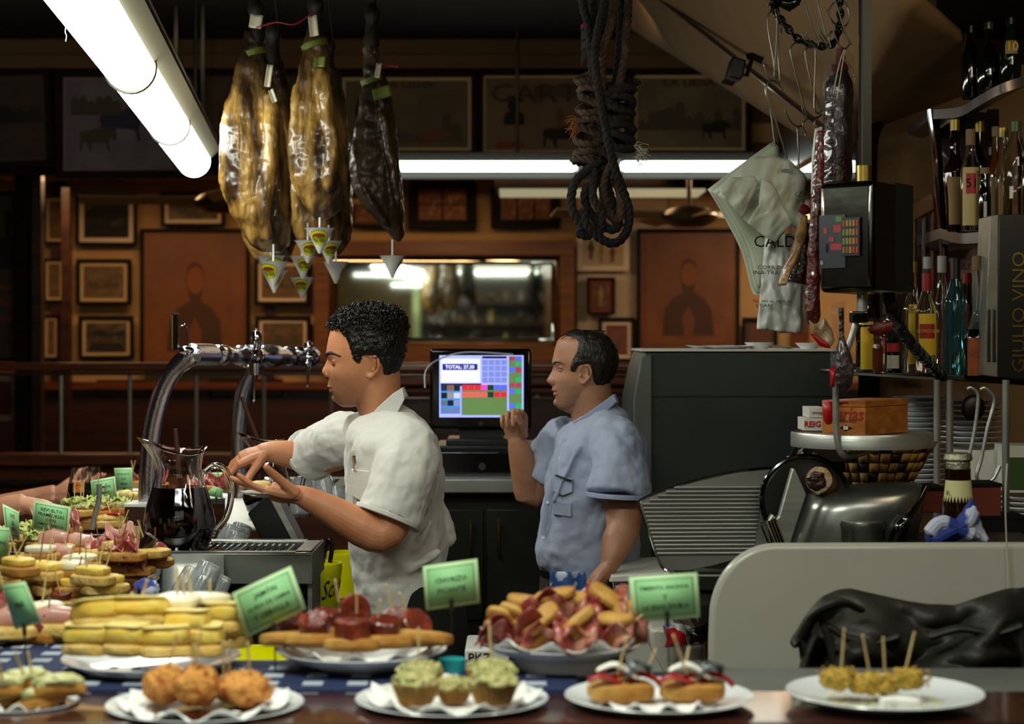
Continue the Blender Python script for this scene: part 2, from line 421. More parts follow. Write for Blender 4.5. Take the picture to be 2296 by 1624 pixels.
# wood panelling between the pictures and below them
for (a, b, c_, d_) in ((705, 560, 712, 820),):
    pass
slab('trim_4', (-1.62, 12.53, 1.85), (.06, .04, 1.5), 'wood_dark')      # upright by the wide portrait
slab('trim_5', (-3.02, 12.50, 1.85), (.10, .05, 1.6), 'wood_dark')
slab('trim_6', (1.92, 12.51, 1.85), (.12, .05, 1.6), 'wood_brown')
slab('wall_wainscot', (-.3, 12.50, .64), (7.3, .08, 1.28), 'wood_dark')
slab('trim_7', (-.3, 12.44, 1.29), (7.3, .07, .05), 'wood_brown')
# post and dark partition edge far left
slab('trim_8', ((66-CX)/FPX*10.6, 10.6, 1.3), (.13, .13, 2.5), 'wood_frame')
slab('trim_9', ((86-CX)/FPX*10.4, 10.4, 1.3), (.05, .08, 2.5), 'wood_dark')
slab('trim_10', ((150-CX)/FPX*11.8, 11.8, 1.3), (.05, .08, 2.5), 'wood_dark')
# low partition under the rail
slab('wall_low', (-1.1, 9.45, .49), (5.2, .1, .98), 'wood_brown')
slab('trim_11', (-1.1, 9.42, .995), (5.2, .2, .06), 'wood_brown', bevel=.01)
slab('trim_12', (-1.1, 9.33, .885), (5.2, .05, .02), 'steel_dark')

# staircase underside: a sloping plaster soffit that comes down to the right wall
L1, L2, L3 = P(1385, 40, 9.95), P(1850, 330, 6.1), P(2215, 195, 6.1)
T3, T2, T1 = P(2185, 105, 5.4), P(2045, -25, 4.7), P(1470, -300, 6.5)
def lerp3(a, b, c, u): return a.lerp(b, u/.62) if u < .62 else b.lerp(c, (u-.62)/.38)
s = MB().grid(lambda u, v: lerp3(L1, L2, L3, u).lerp(lerp3(T1, T2, T3, u), v), 34, 12)
o = struct(s.build('ceiling_stair_soffit', 'plaster', angle=80, solid=.03))
q = [L1, L2, P(1850, 296, 6.07), P(1400, 5, 9.85)]; struct(MB().add(q, [(0, 1, 2, 3)]).build('trim_14', 'plaster', solid=.03))
# the wall it lands on, behind the bottle shelves
s = MB(); a = [P(1948, 275, 6.02), P(2400, 105, 6.02), P(2400, 1300, 6.02), P(1948, 1300, 6.02)]
s.add(a+[q+Vector((0, .12, 0)) for q in a], [(0, 3, 2, 1), (4, 5, 6, 7), (0, 1, 5, 4), (1, 2, 6, 5), (2, 3, 7, 6), (3, 0, 4, 7)])
struct(s.build('wall_stair', 'plaster'))
s = MB(); q = bez([P(1960, 270, 5.97), P(1946, 310, 5.97), P(1942, 400, 5.97), P(1948, 700, 5.97), P(1948, 1250, 5.97)], 6)
struct(s.tube(q, .035, 8).build('trim_13', 'wood_frame'))  # dark strip standing in for the curved shadow at the wall edge
slab('wall_dark_return', (1.42, 8.1, 2.85), (.06, 3.4, .80), 'wood_dark')

# ------------------------------------------------------------------ counters
def front_counter():
    t = thing('front_counter', 'long dark polished wooden bar counter along the near edge, under all the plates', 'bar counter', (-.2, 2.68, 0))
    MB().box((0.3, 2.70, 1.055), (5.0, .24, .03)).build('worktop', 'wood_bar', t, bevel=.006)
    MB().box((0.3, 2.575, 1.050), (5.0, .012, .04)).build('edge_strip', 'steel_dark', t)
    MB().box((0.3, 2.74, .52), (5.0, .1, 1.04)).build('front_panel', 'wood_dark', t)
    MB().box((1.15, 2.93, 1.056), (1.7, .21, .022)).build('steel_ledge', 'steel_brushed', t, bevel=.004, label='brushed steel ledge behind the wood')
    MB().box((-.35, 2.93, 1.045), (1.35, .21, .03)).build('back_ledge', 'wood_dark', t)
front_counter()

def check_cloth(name, label, x0, x1, y0, y1, z, c=.034):
    """a gingham cloth: woven squares, each a raised patch of the sheet"""
    t = thing(name, label, 'cloth', ((x0+x1)/2, (y0+y1)/2, z), 'blue checked cloths')
    MB().box(((x0+x1)/2, (y0+y1)/2, z+.002), (x1-x0, y1-y0, .004)).build('sheet', 'cloth_blue', t)
    m = MB(); nx, ny = int((x1-x0)/c), int((y1-y0)/c)
    for i in range(nx):
        for j in range(ny):
            if i % 2 == 0 and j % 2 == 1: m.box((x0+(i+.5)*c, y0+(j+.5)*c, z+.0043), (c*.9, c*.9, .0012))
    for i in range(0, nx, 2): m.box((x0+(i+.5)*c, y0-.001, z-.006), (c*.8, .002, .012))
    o = m.build('white_squares', 'cloth_white', t); o['kind'] = 'stuff'
    MB().box(((x0+x1)/2, y0, z-.007), (x1-x0, .003, .016)).build('hem', 'cloth_blue', t)
check_cloth('checked_cloth', 'blue and white checked cloth on the near counter, under the tartlets and chorizo plates', -.66, .10, 2.80, 3.06, 1.071)
check_cloth('checked_cloth', 'blue and white checked cloth at the left end, beside the tortilla plate', -1.6, -.67, 2.80, 3.4, 1.071)
def side_counter():
    t = thing('side_counter', 'long wooden bar counter running back along the left, crowded with plates', 'bar counter', (-1.3, 5, 0))
    dx = -.093
    def q(x, y, z): return Vector((x+dx*(y-3.05), y, z))
    def block(x0, x1, y0, y1, z0, z1):
        vs = [q(x, y, z) for x in (x0, x1) for y in (y0, y1) for z in (z0, z1)]
        return MB().add(vs, [(0, 1, 3, 2), (4, 6, 7, 5), (0, 4, 5, 1), (2, 3, 7, 6), (0, 2, 6, 4), (1, 5, 7, 3)])
    block(-1.30, -.71, 3.45, 7.3, 1.03, 1.07).build('worktop', 'wood_bar', t, bevel=.005)
    block(-1.22, -.76, 3.45, 7.25, 0, 1.03).build('front_panel', 'wood_dark', t)
side_counter()

# ------------------------------------------------------------------ rail in front of the dining room
r = thing('handrail', 'brown wooden handrail on thin steel posts, running across behind the barmen', 'handrail', (-1, 9.5, 0))
MB().box((-.9, 9.5, 1.6-M_(63, 9.5)), (5.6, .07, M_(20, 9.5))).build('rail', 'wood_brown', r, bevel=.012)
MB().box((-.9, 9.5, 1.6-M_(78, 9.5)), (5.6, .04, .015)).build('rail_moulding', 'wood_dark', r)
for px in (137, 291, 440, 592, 743, 895, 1050, 1205, 1352):
    MB().tube([P(px, 838, 9.5), P(px, 1036, 9.5)], .011, 8).build('post', 'steel_brushed', r)
b = thing('counter_ledge', 'wide brown moulded wooden ledge behind the till and the older barman', 'ledge', (.2, 9.0, 0))
for (y0, y1, dd) in ((820, 836, 8.6), (842, 866, 8.66), (866, 884, 8.72)):
    a, c = P(880, y1, dd), P(1440, y0, dd)
    MB().box(((a.x+c.x)/2, dd+.08, (a.z+c.z)/2), (c.x-a.x, .2, c.z-a.z)).build('moulding', 'wood_brown', b, bevel=.012)
MB().box(((P(880, 0, 8.8).x+P(1440, 0, 8.8).x)/2, 8.86, .66), (1.17, .1, 1.32)).build('panel', 'wood_dark', b)

# ------------------------------------------------------------------ pictures
BULL = [(0, .35), (.05, .25), (.3, .22), (.6, .1), (.78, .08), (.85, .2), (.97, .3), (1, .45), (.9, .5), (.84, .42), (.8, .55), (.78, .7), (.82, 1), (.76, 1), (.7, .7), (.55, .68), (.35, .66), (.3, .75), (.33, 1), (.27, 1), (.2, .7), (.08, .62), (.06, 1), (.01, 1), (.02, .6)]
MAN = [(.4, 0), (.6, 0), (.62, .15), (.75, .25), (.8, .55), (.65, .5), (.65, 1), (.52, 1), (.5, .6), (.45, 1), (.32, 1), (.35, .5), (.2, .5), (.25, .25), (.38, .17)]
BUST = [(.38, .05), (.5, 0), (.64, .06), (.68, .2), (.62, .36), (.6, .44), (.8, .52), (.95, .66), (1, 1), (0, 1), (.05, .66), (.2, .52), (.42, .44), (.38, .34), (.33, .2)]
HAT = [(0, .12), (.2, .1), (.25, 0), (.75, 0), (.8, .1), (1, .12), (.95, .2), (.75, .22), (.72, .42), (.68, .5), (.95, .62), (1, 1), (.05, 1), (.1, .65), (.35, .5), (.25, .4), (.28, .22), (.05, .2)]
def hills(n, seed):
    rr = random.Random(seed); p = [(0, 1)]
    for i in range(n):
        h = .15+.75*rr.random(); p += [(i/n+.01, h), ((i+.5)/n, h-.12), ((i+.95)/n, h+.05)]
    return p+[(1, 1)]
def art(i, a, b, c, sc=9):
    return mat('print_%d' % i, a, .75, col2=c, col3=b, nscale=sc, contrast=(.32, .7), detail=6)
def picture(box, d, fw, mw, label, paper, artm, figs=(), group=None, tilt=0, frame='wood_frame', panes=None, dt=.03, cat='picture'):
    x0, y0, x1, y1 = box; a, b = P(x0, y1, d), P(x1, y0, d); c = (a+b)/2
    t = thing('framed_picture', label, cat, (c.x, d, a.z), group)
    W, H, f, g = b.x-a.x, b.z-a.z, M_(fw, d), M_(mw, d)
    m = MB()
    m.box((c.x, d, b.z-f/2), (W, dt, f)); m.box((c.x, d, a.z+f/2), (W, dt, f))
    m.box((a.x+f/2, d, c.z), (f, dt, H-2*f)); m.box((b.x-f/2, d, c.z), (f, dt, H-2*f))
    if fw: m.build('frame', frame, t, bevel=.003)
    MB().box((c.x, d+.006, c.z), (W-2*f+.004, .01, H-2*f+.004)).build('mount', paper, t)
    ya = d-.0005
    w, h = W-2*f-2*g, H-2*f-2*g
    cells = [(0, 0, 1, 1)] if not panes else [(i/panes[0]+.02, j/panes[1]+.02, (i+1)/panes[0]-.02, (j+1)/panes[1]-.02) for i in range(panes[0]) for j in range(panes[1])]
    for (u0, v0, u1, v1) in cells:
        MB().box((c.x-w/2+w*(u0+u1)/2, ya, c.z-h/2+h*(v0+v1)/2), (w*(u1-u0), .004, h*(v1-v0))).build('print', artm, t)
    for k, (shape, fx, fy, fW, fH, fm) in enumerate(figs):
        poly = [(c.x-w/2+w*(fx+fW*u), c.z+h/2-h*(fy+fH*v)) for u, v in shape]
        MB().prism(poly, ya-.0035-.0006*k, ya-.002).build('print_figure', fm, t, weld=False)
    if tilt: t.rotation_euler = (0, math.radians(tilt), 0)
    return t




up = dict(d=9.93, dt=.05)
def U(box, fw, mw, label, paper, artm, figs, tilt=0, d=9.93): return picture(box, d, fw, mw, label, paper, artm, figs, 'large bullfight prints on the bulkhead', tilt, dt=.05)
U((-160, 158, 122, 380), 14, 10, 'large brown landscape print hanging tilted, cut by the left end of the bulkhead', 'mount_dark', art(1, '3d2c1c', '33261a', '241c15'), [(hills(5, 3), .3, .2, .7, .35, 'fig_dark')], -2)
U((126, 158, 446, 400), 16, 3, 'large bluish bull print half covered by the bright lamp', 'mount_pale', art(2, '6c6468', '5c5560', '4b4654', 6), [(BULL, .28, .28, .4, .4, 'fig_blue'), (BULL, .12, .5, .3, .3, 'fig_mid'), (hills(6, 4), .05, .15, .4, .25, 'fig_mid')])
U((448, 160, 752, 352), 10, 8, 'large dim print behind the two front hams', 'mount_dark', art(3, '4a3824', '3c2f20', '2a221a'), [(hills(7, 8), .1, .3, .8, .4, 'fig_dark')])
U((754, 160, 1070, 352), 13, 8, 'large countryside print with bull behind the rightmost ham', 'mount_cream', art(4, '5b4c30', '50442d', '45391f', 4), [(hills(8, 5), .3, .42, .65, .5, 'fig_mid'), (BULL, .6, .68, .28, .3, 'fig_brown'), (MAN, .05, .25, .12, .55, 'fig_dark')])
U((1074, 160, 1408, 352), 9, 6, 'large poster with a hatted man beside a bull, left of the rope', 'mount_cream', art(5, '6a5236', '604a30', '54402a', 3), [(HAT, .12, .25, .17, .4, 'fig_dark'), (BULL, .42, .62, .34, .34, 'fig_dark'), ([(0, 0), (1, 0), (1, 1), (0, 1)], .36, .1, .34, .18, 'fig_mid'), (MAN, .5, .42, .1, .28, 'fig_brown'), ([(0, 0), (1, 0), (1, .8), (0, 1)], .08, .88, .2, .1, 'fig_red')])
text('lettering', 'CARTEL', P(1235, 211, 9.915), .14, 'fig_umber', bpy.data.objects['framed_picture.004'], sx=1.3)
U((1408, 155, 1684, 352), 13, 8, 'large print of horsemen and bull right of the rope', 'mount_cream', art(6, '6b5d3e', '584d35', '44402f', 4), [(hills(11, 6), 0, .3, 1, .45, 'fig_mid'), (BULL, .62, .58, .28, .3, 'fig_dark'), (BULL, .1, .4, .3, .35, 'fig_mid')])
text('lettering', 'LA LIDIA', P(1545, 186, 9.915), .055, 'fig_umber', bpy.data.objects['framed_picture.005'], sx=1.3)
text('lettering', 'LA LIDIA', P(915, 190, 9.915), .055, 'fig_umber', bpy.data.objects['framed_picture.003'], sx=1.3)
BD = 12.47
def B(box, fw, mw, label, paper, artm, figs=(), tilt=0, group='small framed pictures on the back wall', **k): return picture(box, k.pop('d', BD), fw, mw, label, paper, artm, figs, group, tilt, **k)
a_sea = art(10, '2c2822', '151210', '4b443a', 7); a_ph = art(11, '6b5238', '5b452e', '4b3824', 14); a_warm = art(12, '94684c', '6b3f28', 'b08a6c', 12)
sea = ([(0, .3), (.2, .12), (.45, .2), (.8, .1), (1, .25), (1, .42), (.6, .5), (.2, .46), (0, .5)], 0, .05, 1, .9, 'fig_dark')
sea2 = ([(0, .75), (.3, .6), (.6, .72), (1, .62), (1, 1), (0, 1)], 0, 0, 1, 1, 'fig_dark')
B((172, 436, 306, 550), 6, 11, 'framed dark seascape, top left of the picture columns', 'mount_white', a_sea, [sea, sea2])
B((362, 432, 504, 508), 7, 9, 'framed picture of a pier just left of the hams, above the portrait', 'mount_white', art(13, '7a6a58', '453a30', '8f7d68', 6), [([(0, .2), (.1, 0), (.9, 0), (1, .2), (.96, .4), (.04, .4)], 0, .1, 1, .8, 'fig_mid')])
B((172, 581, 294, 684), 8, 8, 'black framed grey print, middle of the far left column', 'mount_cream', a_ph, [(hills(6, 11), .1, .3, .8, .4, 'fig_mid')])
B((177, 708, 300, 806), 8, 8, 'black framed lake print, lowest of the far left column', 'mount_cream', art(14, '5c4a34', '2e261d', '74614a', 6), [([(0, .5), (.3, .15), (.6, .4), (1, .2), (1, .5)], .05, .1, .9, .7, 'fig_dark'), ([(0, 1), (.1, .7), (.9, .68), (1, 1)], .05, .1, .9, .85, 'fig_dark')])
B((571, 580, 694, 684), 8, 8, 'black framed print behind the white drip cones', 'mount_white', a_ph, [(hills(5, 14), .1, .3, .8, .4, 'fig_mid')])
B((573, 708, 696, 808), 8, 8, 'black framed print directly above the beer taps', 'mount_white', art(15, '6a5138', '4b3925', '6a5138', 8), [(hills(4, 15), .1, .35, .8, .35, 'fig_mid')])
B((100, 440, 157, 546), 4, 7, 'narrow dim framed print, upper left beside the post', 'mount_cream', a_ph, tilt=0)
B((98, 580, 146, 678), 5, 7, 'narrow dim framed print, middle left beside the post', 'mount_cream', a_ph)
B((96, 706, 134, 806), 5, 7, 'narrow dim framed print, lower left beside the post', 'mount_cream', a_ph)
B((218, 852, 330, 892), 3, 4, 'low dark frame under the handrail at the left', 'fig_dark', a_sea)
B((470, 850, 634, 892), 4, 4, 'low dark frame under the handrail, left of the young barman', 'fig_dark', a_sea)
B((783, 428, 900, 512), 9, 6, 'dark framed picture behind the rightmost ham', 'fig_brown', a_warm)
B((917, 402, 1067, 514), 16, 4, 'dark window-like frame with four small prints', 'fig_dark', a_warm, panes=(2, 2))
B((1101, 418, 1256, 513), 16, 4, 'dark frame with three upright prints in a row', 'fig_dark', a_warm, panes=(3, 1))
B((1316, 622, 1379, 706), 6, 7, 'small black framed red print with a pale figure', 'fig_red', art(16, '5b4026', '4a2c1a', '6b5638', 14), [(MAN, .2, .1, .6, .8, 'fig_sand')])
B((1295, 522, 1410, 607), 0, 12, 'unframed pale sheet of coloured sketches below the rope', 'mount_white', art(17, 'a08d70', '9a8566', '83764f', 9), [(MAN, .05, .1, .3, .7, 'fig_mid'), (MAN, .6, .3, .25, .6, 'fig_red'), (MAN, .35, .2, .2, .7, 'fig_sand')], dt=.01)
B((1342, 712, 1424, 812), 8, 9, 'black framed pinkish print behind the older barman', 'mount_white', art(18, '6a4432', '5c3626', '77523e', 8))
B((1664, 712, 1742, 792), 7, 8, 'black framed small print above the grey machine', 'mount_dark', art(19, '5a3424', '4c2a1c', '5a3424', 8))
B((-60, 430, 52, 812), 9, 12, 'tall dark lettered poster at the far left edge', 'mount_dark', art(20, '4a3822', '3a2c1a', '2c2115', 5), [(BUST, .45, .05, .7, .4, 'fig_dark'), ([(0, 0), (1, 0), (1, 1), (0, 1)], .5, .55, .45, .04, 'fig_umber2'), ([(0, 0), (1, 0), (1, 1), (0, 1)], .5, .64, .45, .06, 'fig_umber2'), ([(0, 0), (1, 0), (1, 1), (0, 1)], .5, .75, .45, .05, 'fig_umber2')], d=10.7, group='tall posters')
B((-40, 838, 42, 948), 3, 14, 'pale framed red print at the far left, below the tall poster', 'mount_pale', art(21, '6b1a12', '4a120e', '2d0c0a', 5), d=10.7, group='tall posters')
def portrait(box, label, fx):
    return B(box, 8, 10, label, 'portrait_paper', 'portrait_paper', [([(.5+.5*math.cos(a*PI/18), .5+.5*math.sin(a*PI/18)) for a in range(36)], .1, .12, .8, .84, 'portrait_oval'), (BUST, fx, .2, .6, .72, 'fig_umber'),
        ([(.5, .35), (.62, .6), (.6, 1), (.42, 1), (.38, .6)], fx, .5, .6, .42, 'fig_umber2'), ([(.5+.5*math.cos(a*PI/12), .5+.5*math.sin(a*PI/12)) for a in range(24)], fx+.21, .24, .19, .22, 'fig_face')], group='large brown oval portraits')
portrait((315, 513, 560, 828), 'large brown portrait of a curly haired man at the left', .2)
portrait((1428, 513, 1658, 790), 'large brown portrait of a man in the right corner, above the grey machine', .2)

# mirror over the till
m_ = thing('wall_mirror', 'wide mirror in a brown wooden frame behind the younger barman', 'mirror', P(990, 790, 12.45))
def fr(x0, y0, x1, y1, d, dt, m, nm):
    a, b = P(x0, y1, d), P(x1, y0, d); return MB().box(((a.x+b.x)/2, d, (a.z+b.z)/2), (b.x-a.x, dt, b.z-a.z)).build(nm, m, m_, bevel=.004)
fr(705, 540, 1288, 574, 12.43, .06, 'wood_mirror', 'frame_rail'); fr(705, 777, 1288, 812, 12.43, .06, 'wood_mirror', 'frame_rail')
fr(705, 574, 738, 777, 12.43, .06, 'wood_mirror', 'frame_stile'); fr(1256, 574, 1288, 777, 12.43, .06, 'wood_mirror', 'frame_stile')
fr(738, 574, 1256, 777, 12.46, .01, 'mirror_glass', 'glass')
m = MB()
a, b = P(738, 777, 12.45), P(1256, 574, 12.45); bw = .06
for (p, q, r_, s_) in (((a.x, a.z), (b.x, a.z), (b.x-bw, a.z+bw), (a.x+bw, a.z+bw)), ((a.x, b.z), (b.x, b.z), (b.x-bw, b.z-bw), (a.x+bw, b.z-bw)), ((a.x, a.z), (a.x, b.z), (a.x+bw, b.z-bw), (a.x+bw, a.z+bw)), ((b.x, a.z), (b.x, b.z), (b.x-bw, b.z-bw), (b.x-bw, a.z+bw))):
    m.add([Vector((p[0], 12.45, p[1])), Vector((q[0], 12.45, q[1])), Vector((r_[0], 12.444, r_[1])), Vector((s_[0], 12.444, s_[1]))], [(0, 1, 2, 3)])
m.build('bevelled_edge', 'mirror_glass', m_, solid=.002)

# ------------------------------------------------------------------ ceiling fans and lamps of the dining room
def fan(px, py, d, label, ang):
    c = P(px, py, d); t = thing('ceiling_fan', label, 'fan', c, 'ceiling fans')
    MB().lathe([(0, -.07), (.09, -.065), (.16, -.03), (.17, 0), (.13, .035), (.05, .06), (0, .062)], c, 20).build('motor', 'brass_dull', t)
    MB().tube([c+Vector((0, 0, .05)), c+Vector((0, 0, 2.65-c.z))], .014, 8).build('rod', 'brass_dull', t)
    for k in range(4):
        a = ang+k*PI/2; dr = Vector((math.cos(a), math.sin(a), 0)); n = Vector((-dr.y, dr.x, 0))
        p0, p1 = c+dr*.16, c+dr*.82; m = MB()
        vs = [p0-n*.045, p0+n*.045, p1+n*.07, p1-n*.07]; tl = Vector((0, 0, .018))
        vs = [v+(tl if i in (1, 2) else -tl) for i, v in enumerate(vs)]
        m.add(vs+[v+Vector((0, 0, .008)) for v in vs], [(0, 3, 2, 1), (4, 5, 6, 7), (0, 1, 5, 4), (1, 2, 6, 5), (2, 3, 7, 6), (3, 0, 4, 7)])
        m.build('blade', 'fan_blade', t)

fan(1545, 484, 10.9, 'ceiling fan with pale blades right of the rope', .25)
fan(500, 452, 10.9, 'ceiling fan partly behind the front ham', .12)
t = thing('light_panel', 'flat pale ceiling light panel in a dark surround, seen right above the mirror', 'ceiling light', P(1350, 425, 11.3))
a, b = P(1120, 432, 11.3), P(1580, 412, 11.3)
MB().box(((a.x+b.x)/2, 11.5, a.z+.045), (b.x-a.x+.06, .62, .05)).build('surround', 'wood_frame', t)

MB().box(((a.x+b.x)/2, 11.5, a.z+.012), (b.x-a.x, .5, .016)).build('diffuser', 'panel_glow', t)

# ------------------------------------------------------------------ fluorescent fixtures
def rear_fixture():
    d = 9.7; t = thing('rear_tube_light', 'long ceiling-hung fluorescent batten with two lit tubes across the back', 'light fixture', P(1350, 400, d))
    a, b = P(752, 368, d), P(1950, 344, d)
    MB().box(((a.x+b.x)/2, d+.03, (a.z+b.z)/2+.005), (b.x-a.x, .12, b.z-a.z)).build('housing', 'lamp_housing_dark', t, bevel=.008)
    a, b = P(752, 400, d), P(1950, 388, d)
    MB().box(((a.x+b.x)/2, d+.05, (a.z+b.z)/2), (b.x-a.x, .05, b.z-a.z)).build('lower_rail', 'lamp_housing_dark', t)
    for x0, x1 in ((785, 1294), (1391, 1945)):
        a, b = P(x0, 373, d-.02), P(x1, 373, d-.02)
        MB().tube([a, a+Vector((.02, 0, 0)), b-Vector((.02, 0, 0)), b], [.016, .028, .028, .016], 14).build('tube', 'tube_light_rear', t)
    for x0 in (778, 1300, 1385):
        c = P(x0, 374, d); MB().box(c, (.03, .07, .08)).build('lamp_holder', 'enamel', t, bevel=.004)
    for x0 in (1160, 1780): MB().tube([P(x0, 346, d), Vector((P(x0, 346, d).x, d, 3.2))], .009, 8).build('suspension_rod', 'steel_dark', t)

rear_fixture()
for px in (395, 455):
    tag(MB().tube([P(px, 250 if px == 395 else 330, 9.0), Vector((P(px, 0, 9.0).x, 9.0, 3.2))], .012, 8).build('suspension_rod', 'steel_dark'), ('thin grey rod hanging from the dark ceiling beside the lamp, nearer the lamp' if px == 395 else 'thin grey rod hanging from the dark ceiling, close to the front ham'), 'rod')
def lamp_row():
    t = thing('tube_lamp_row', 'bright row of round white fluorescent diffusers slanting above the side counter', 'light fixture', P(465, 360, 7.3))
    z = EYE+.70
    ax = lambda y: Vector((-.985-.105*(y-4.83), y, z+.0))
    ys = [3.5, 4.83, 6.13, 7.43]
    for i in range(3):
        a, b = ax(ys[i]+.012), ax(ys[i+1]-.012); m = MB(); r = .064; d_ = (b-a).normalized()
        pts = [a, a+d_*.004, b-d_*.05, b-d_*.015, b]
        rad = [r*.97, r, r, r*.86, r*.4] if i == 2 else [r*.97, r, r, r, r*.97]
        m.tube(pts, rad, 24, up=(0, 0, 1)); m.build('diffuser', 'tube_light', t, label='lit white tube diffuser')
    for i in (1, 2):
        p = ax(ys[i]); MB().tube([p-Vector((0, .01, 0)), p+Vector((0, .01, 0))], .069, 24).build('joint_ring', 'steel_dark', t)
    m = MB(); a, b = ax(3.5)+Vector((.055, 0, .05)), ax(7.42)+Vector((.055, 0, .05))
    m.tube([a, b], .045, 4, up=(0, 0, 1)); m.build('housing', 'lamp_housing', t)
    MB().tube([ax(3.5)+Vector((.09, 0, .085)), ax(7.42)+Vector((.09, 0, .085))], .006, 6).build('housing_wire', 'black_metal', t)
    for y in (4.0, 7.0):
        p = ax(y); MB().tube([p+Vector((.03, 0, .09)), Vector((p.x+.03, y, 3.2))], .008, 8).build('suspension_rod', 'steel_dark', t)
lamp_row()
tag(MB().tube(bez([P(148, 55, 4.4), P(146, 72, 4.4), P(149, 80, 4.4), P(147, 93, 4.4)], 4), .0012, 5).build('loose_wire', 'enamel'), 'short loose white wire end dangling by the lamp diffusers', 'wire')
# pipe and spotlight on the stair soffit
t = thing('pipe', 'thin brown pipe running down along the sloping soffit', 'pipe', P(1660, 140, 8))
MB().tube([P(1478, -5, 8.1), P(1862, 300, 5.5)], .010, 8).build('tube', 'wood_dark', t)
t = thing('spotlight', 'small black spotlight clamped below the soffit pipe', 'spotlight', P(1660, 180, 5.9))
d = 5.9
MB().pxpoly([(1642, 126), (1674, 134), (1668, 168), (1660, 180), (1630, 172)], d-.04, .09).build('head', 'black', t, bevel=.006); MB().pxpoly([(1630, 170), (1624, 176), (1650, 184), (1660, 180)], d-.05, .10).build('barn_door', 'black', t)
MB().tube([P(1672, 128, d), P(1684, 124, d), P(1710, 136, d)], .011, 8).build('clamp', 'black', t)
MB().tube([P(1686, 132, d), P(1674, 170, d), P(1660, 165, d)], .007, 8).build('yoke', 'black', t)

# the wall behind the camera that the mirror shows: shelf, bottles, lit tubes
t = thing('back_bar_shelf', 'tall bottle shelf on the wall opposite, seen only in the mirror', 'shelf', (.2, -3.0, 0))
MB().box((-.3, -3.15, 1.3), (2.2, .04, 2.6)).build('back_panel', 'wood_dark', t)
for z in (1.5, 1.82, 2.14): MB().box((-.3, -3.0, z), (2.2, .28, .03)).build('shelf_board', 'wood_dark', t)
for x in (-1.42, .55): MB().box((x, -2.98, 1.3), (.10, .3, 2.6)).build('upright', 'green_cream' if x < 0 else 'wood_mirror', t)
t = thing('back_bar_light', 'pair of fluorescent tubes on the wall opposite, seen in the mirror', 'light fixture', (0, -2.4, 2.4))
for x0, x1, z in ((-.92, .42, 2.56), (-2.3, -1.05, 2.53), (-1.75, -1.0, 2.38)):
    MB().tube([(x0, -2.3, z), (x1, -2.3, z)], .020, 12).build('tube', 'tube_light_rear', t)
MB().box((-.9, -2.32, 2.64), (3.0, .12, .06)).build('housing', 'lamp_housing_dark', t)


# ================================================================== PEOPLE
def skin_mat(key, c1, c2, stub, jaw, r, warm=None):
    """skin with a beard shadow: stubble round the jaw point (object space)"""
    m = mat(key, c1, .46, col2=c2, nscale=16, bump=.1, bscale=260, sss=.05)
    nt = m.node_tree; b = nt.nodes['Principled BSDF']; link = b.inputs['Base Color'].links[0].from_socket
    tc = nt.nodes.new('ShaderNodeTexCoord'); vm = nt.nodes.new('ShaderNodeVectorMath'); vm.operation = 'DISTANCE'
    nt.links.new(tc.outputs['Object'], vm.inputs[0]); vm.inputs[1].default_value = jaw
    mr = nt.nodes.new('ShaderNodeMapRange'); mr.inputs['From Min'].default_value = r*.45; mr.inputs['From Max'].default_value = r
    mr.inputs['To Min'].default_value = .55; mr.inputs['To Max'].default_value = 0
    nt.links.new(vm.outputs['Value'], mr.inputs['Value'])
    mx = nt.nodes.new('ShaderNodeMixRGB'); mx.inputs[2].default_value = srgb(stub)
    nt.links.new(mr.outputs[0], mx.inputs[0]); nt.links.new(link, mx.inputs[1]); nt.links.new(mx.outputs[0], b.inputs['Base Color'])
    return m
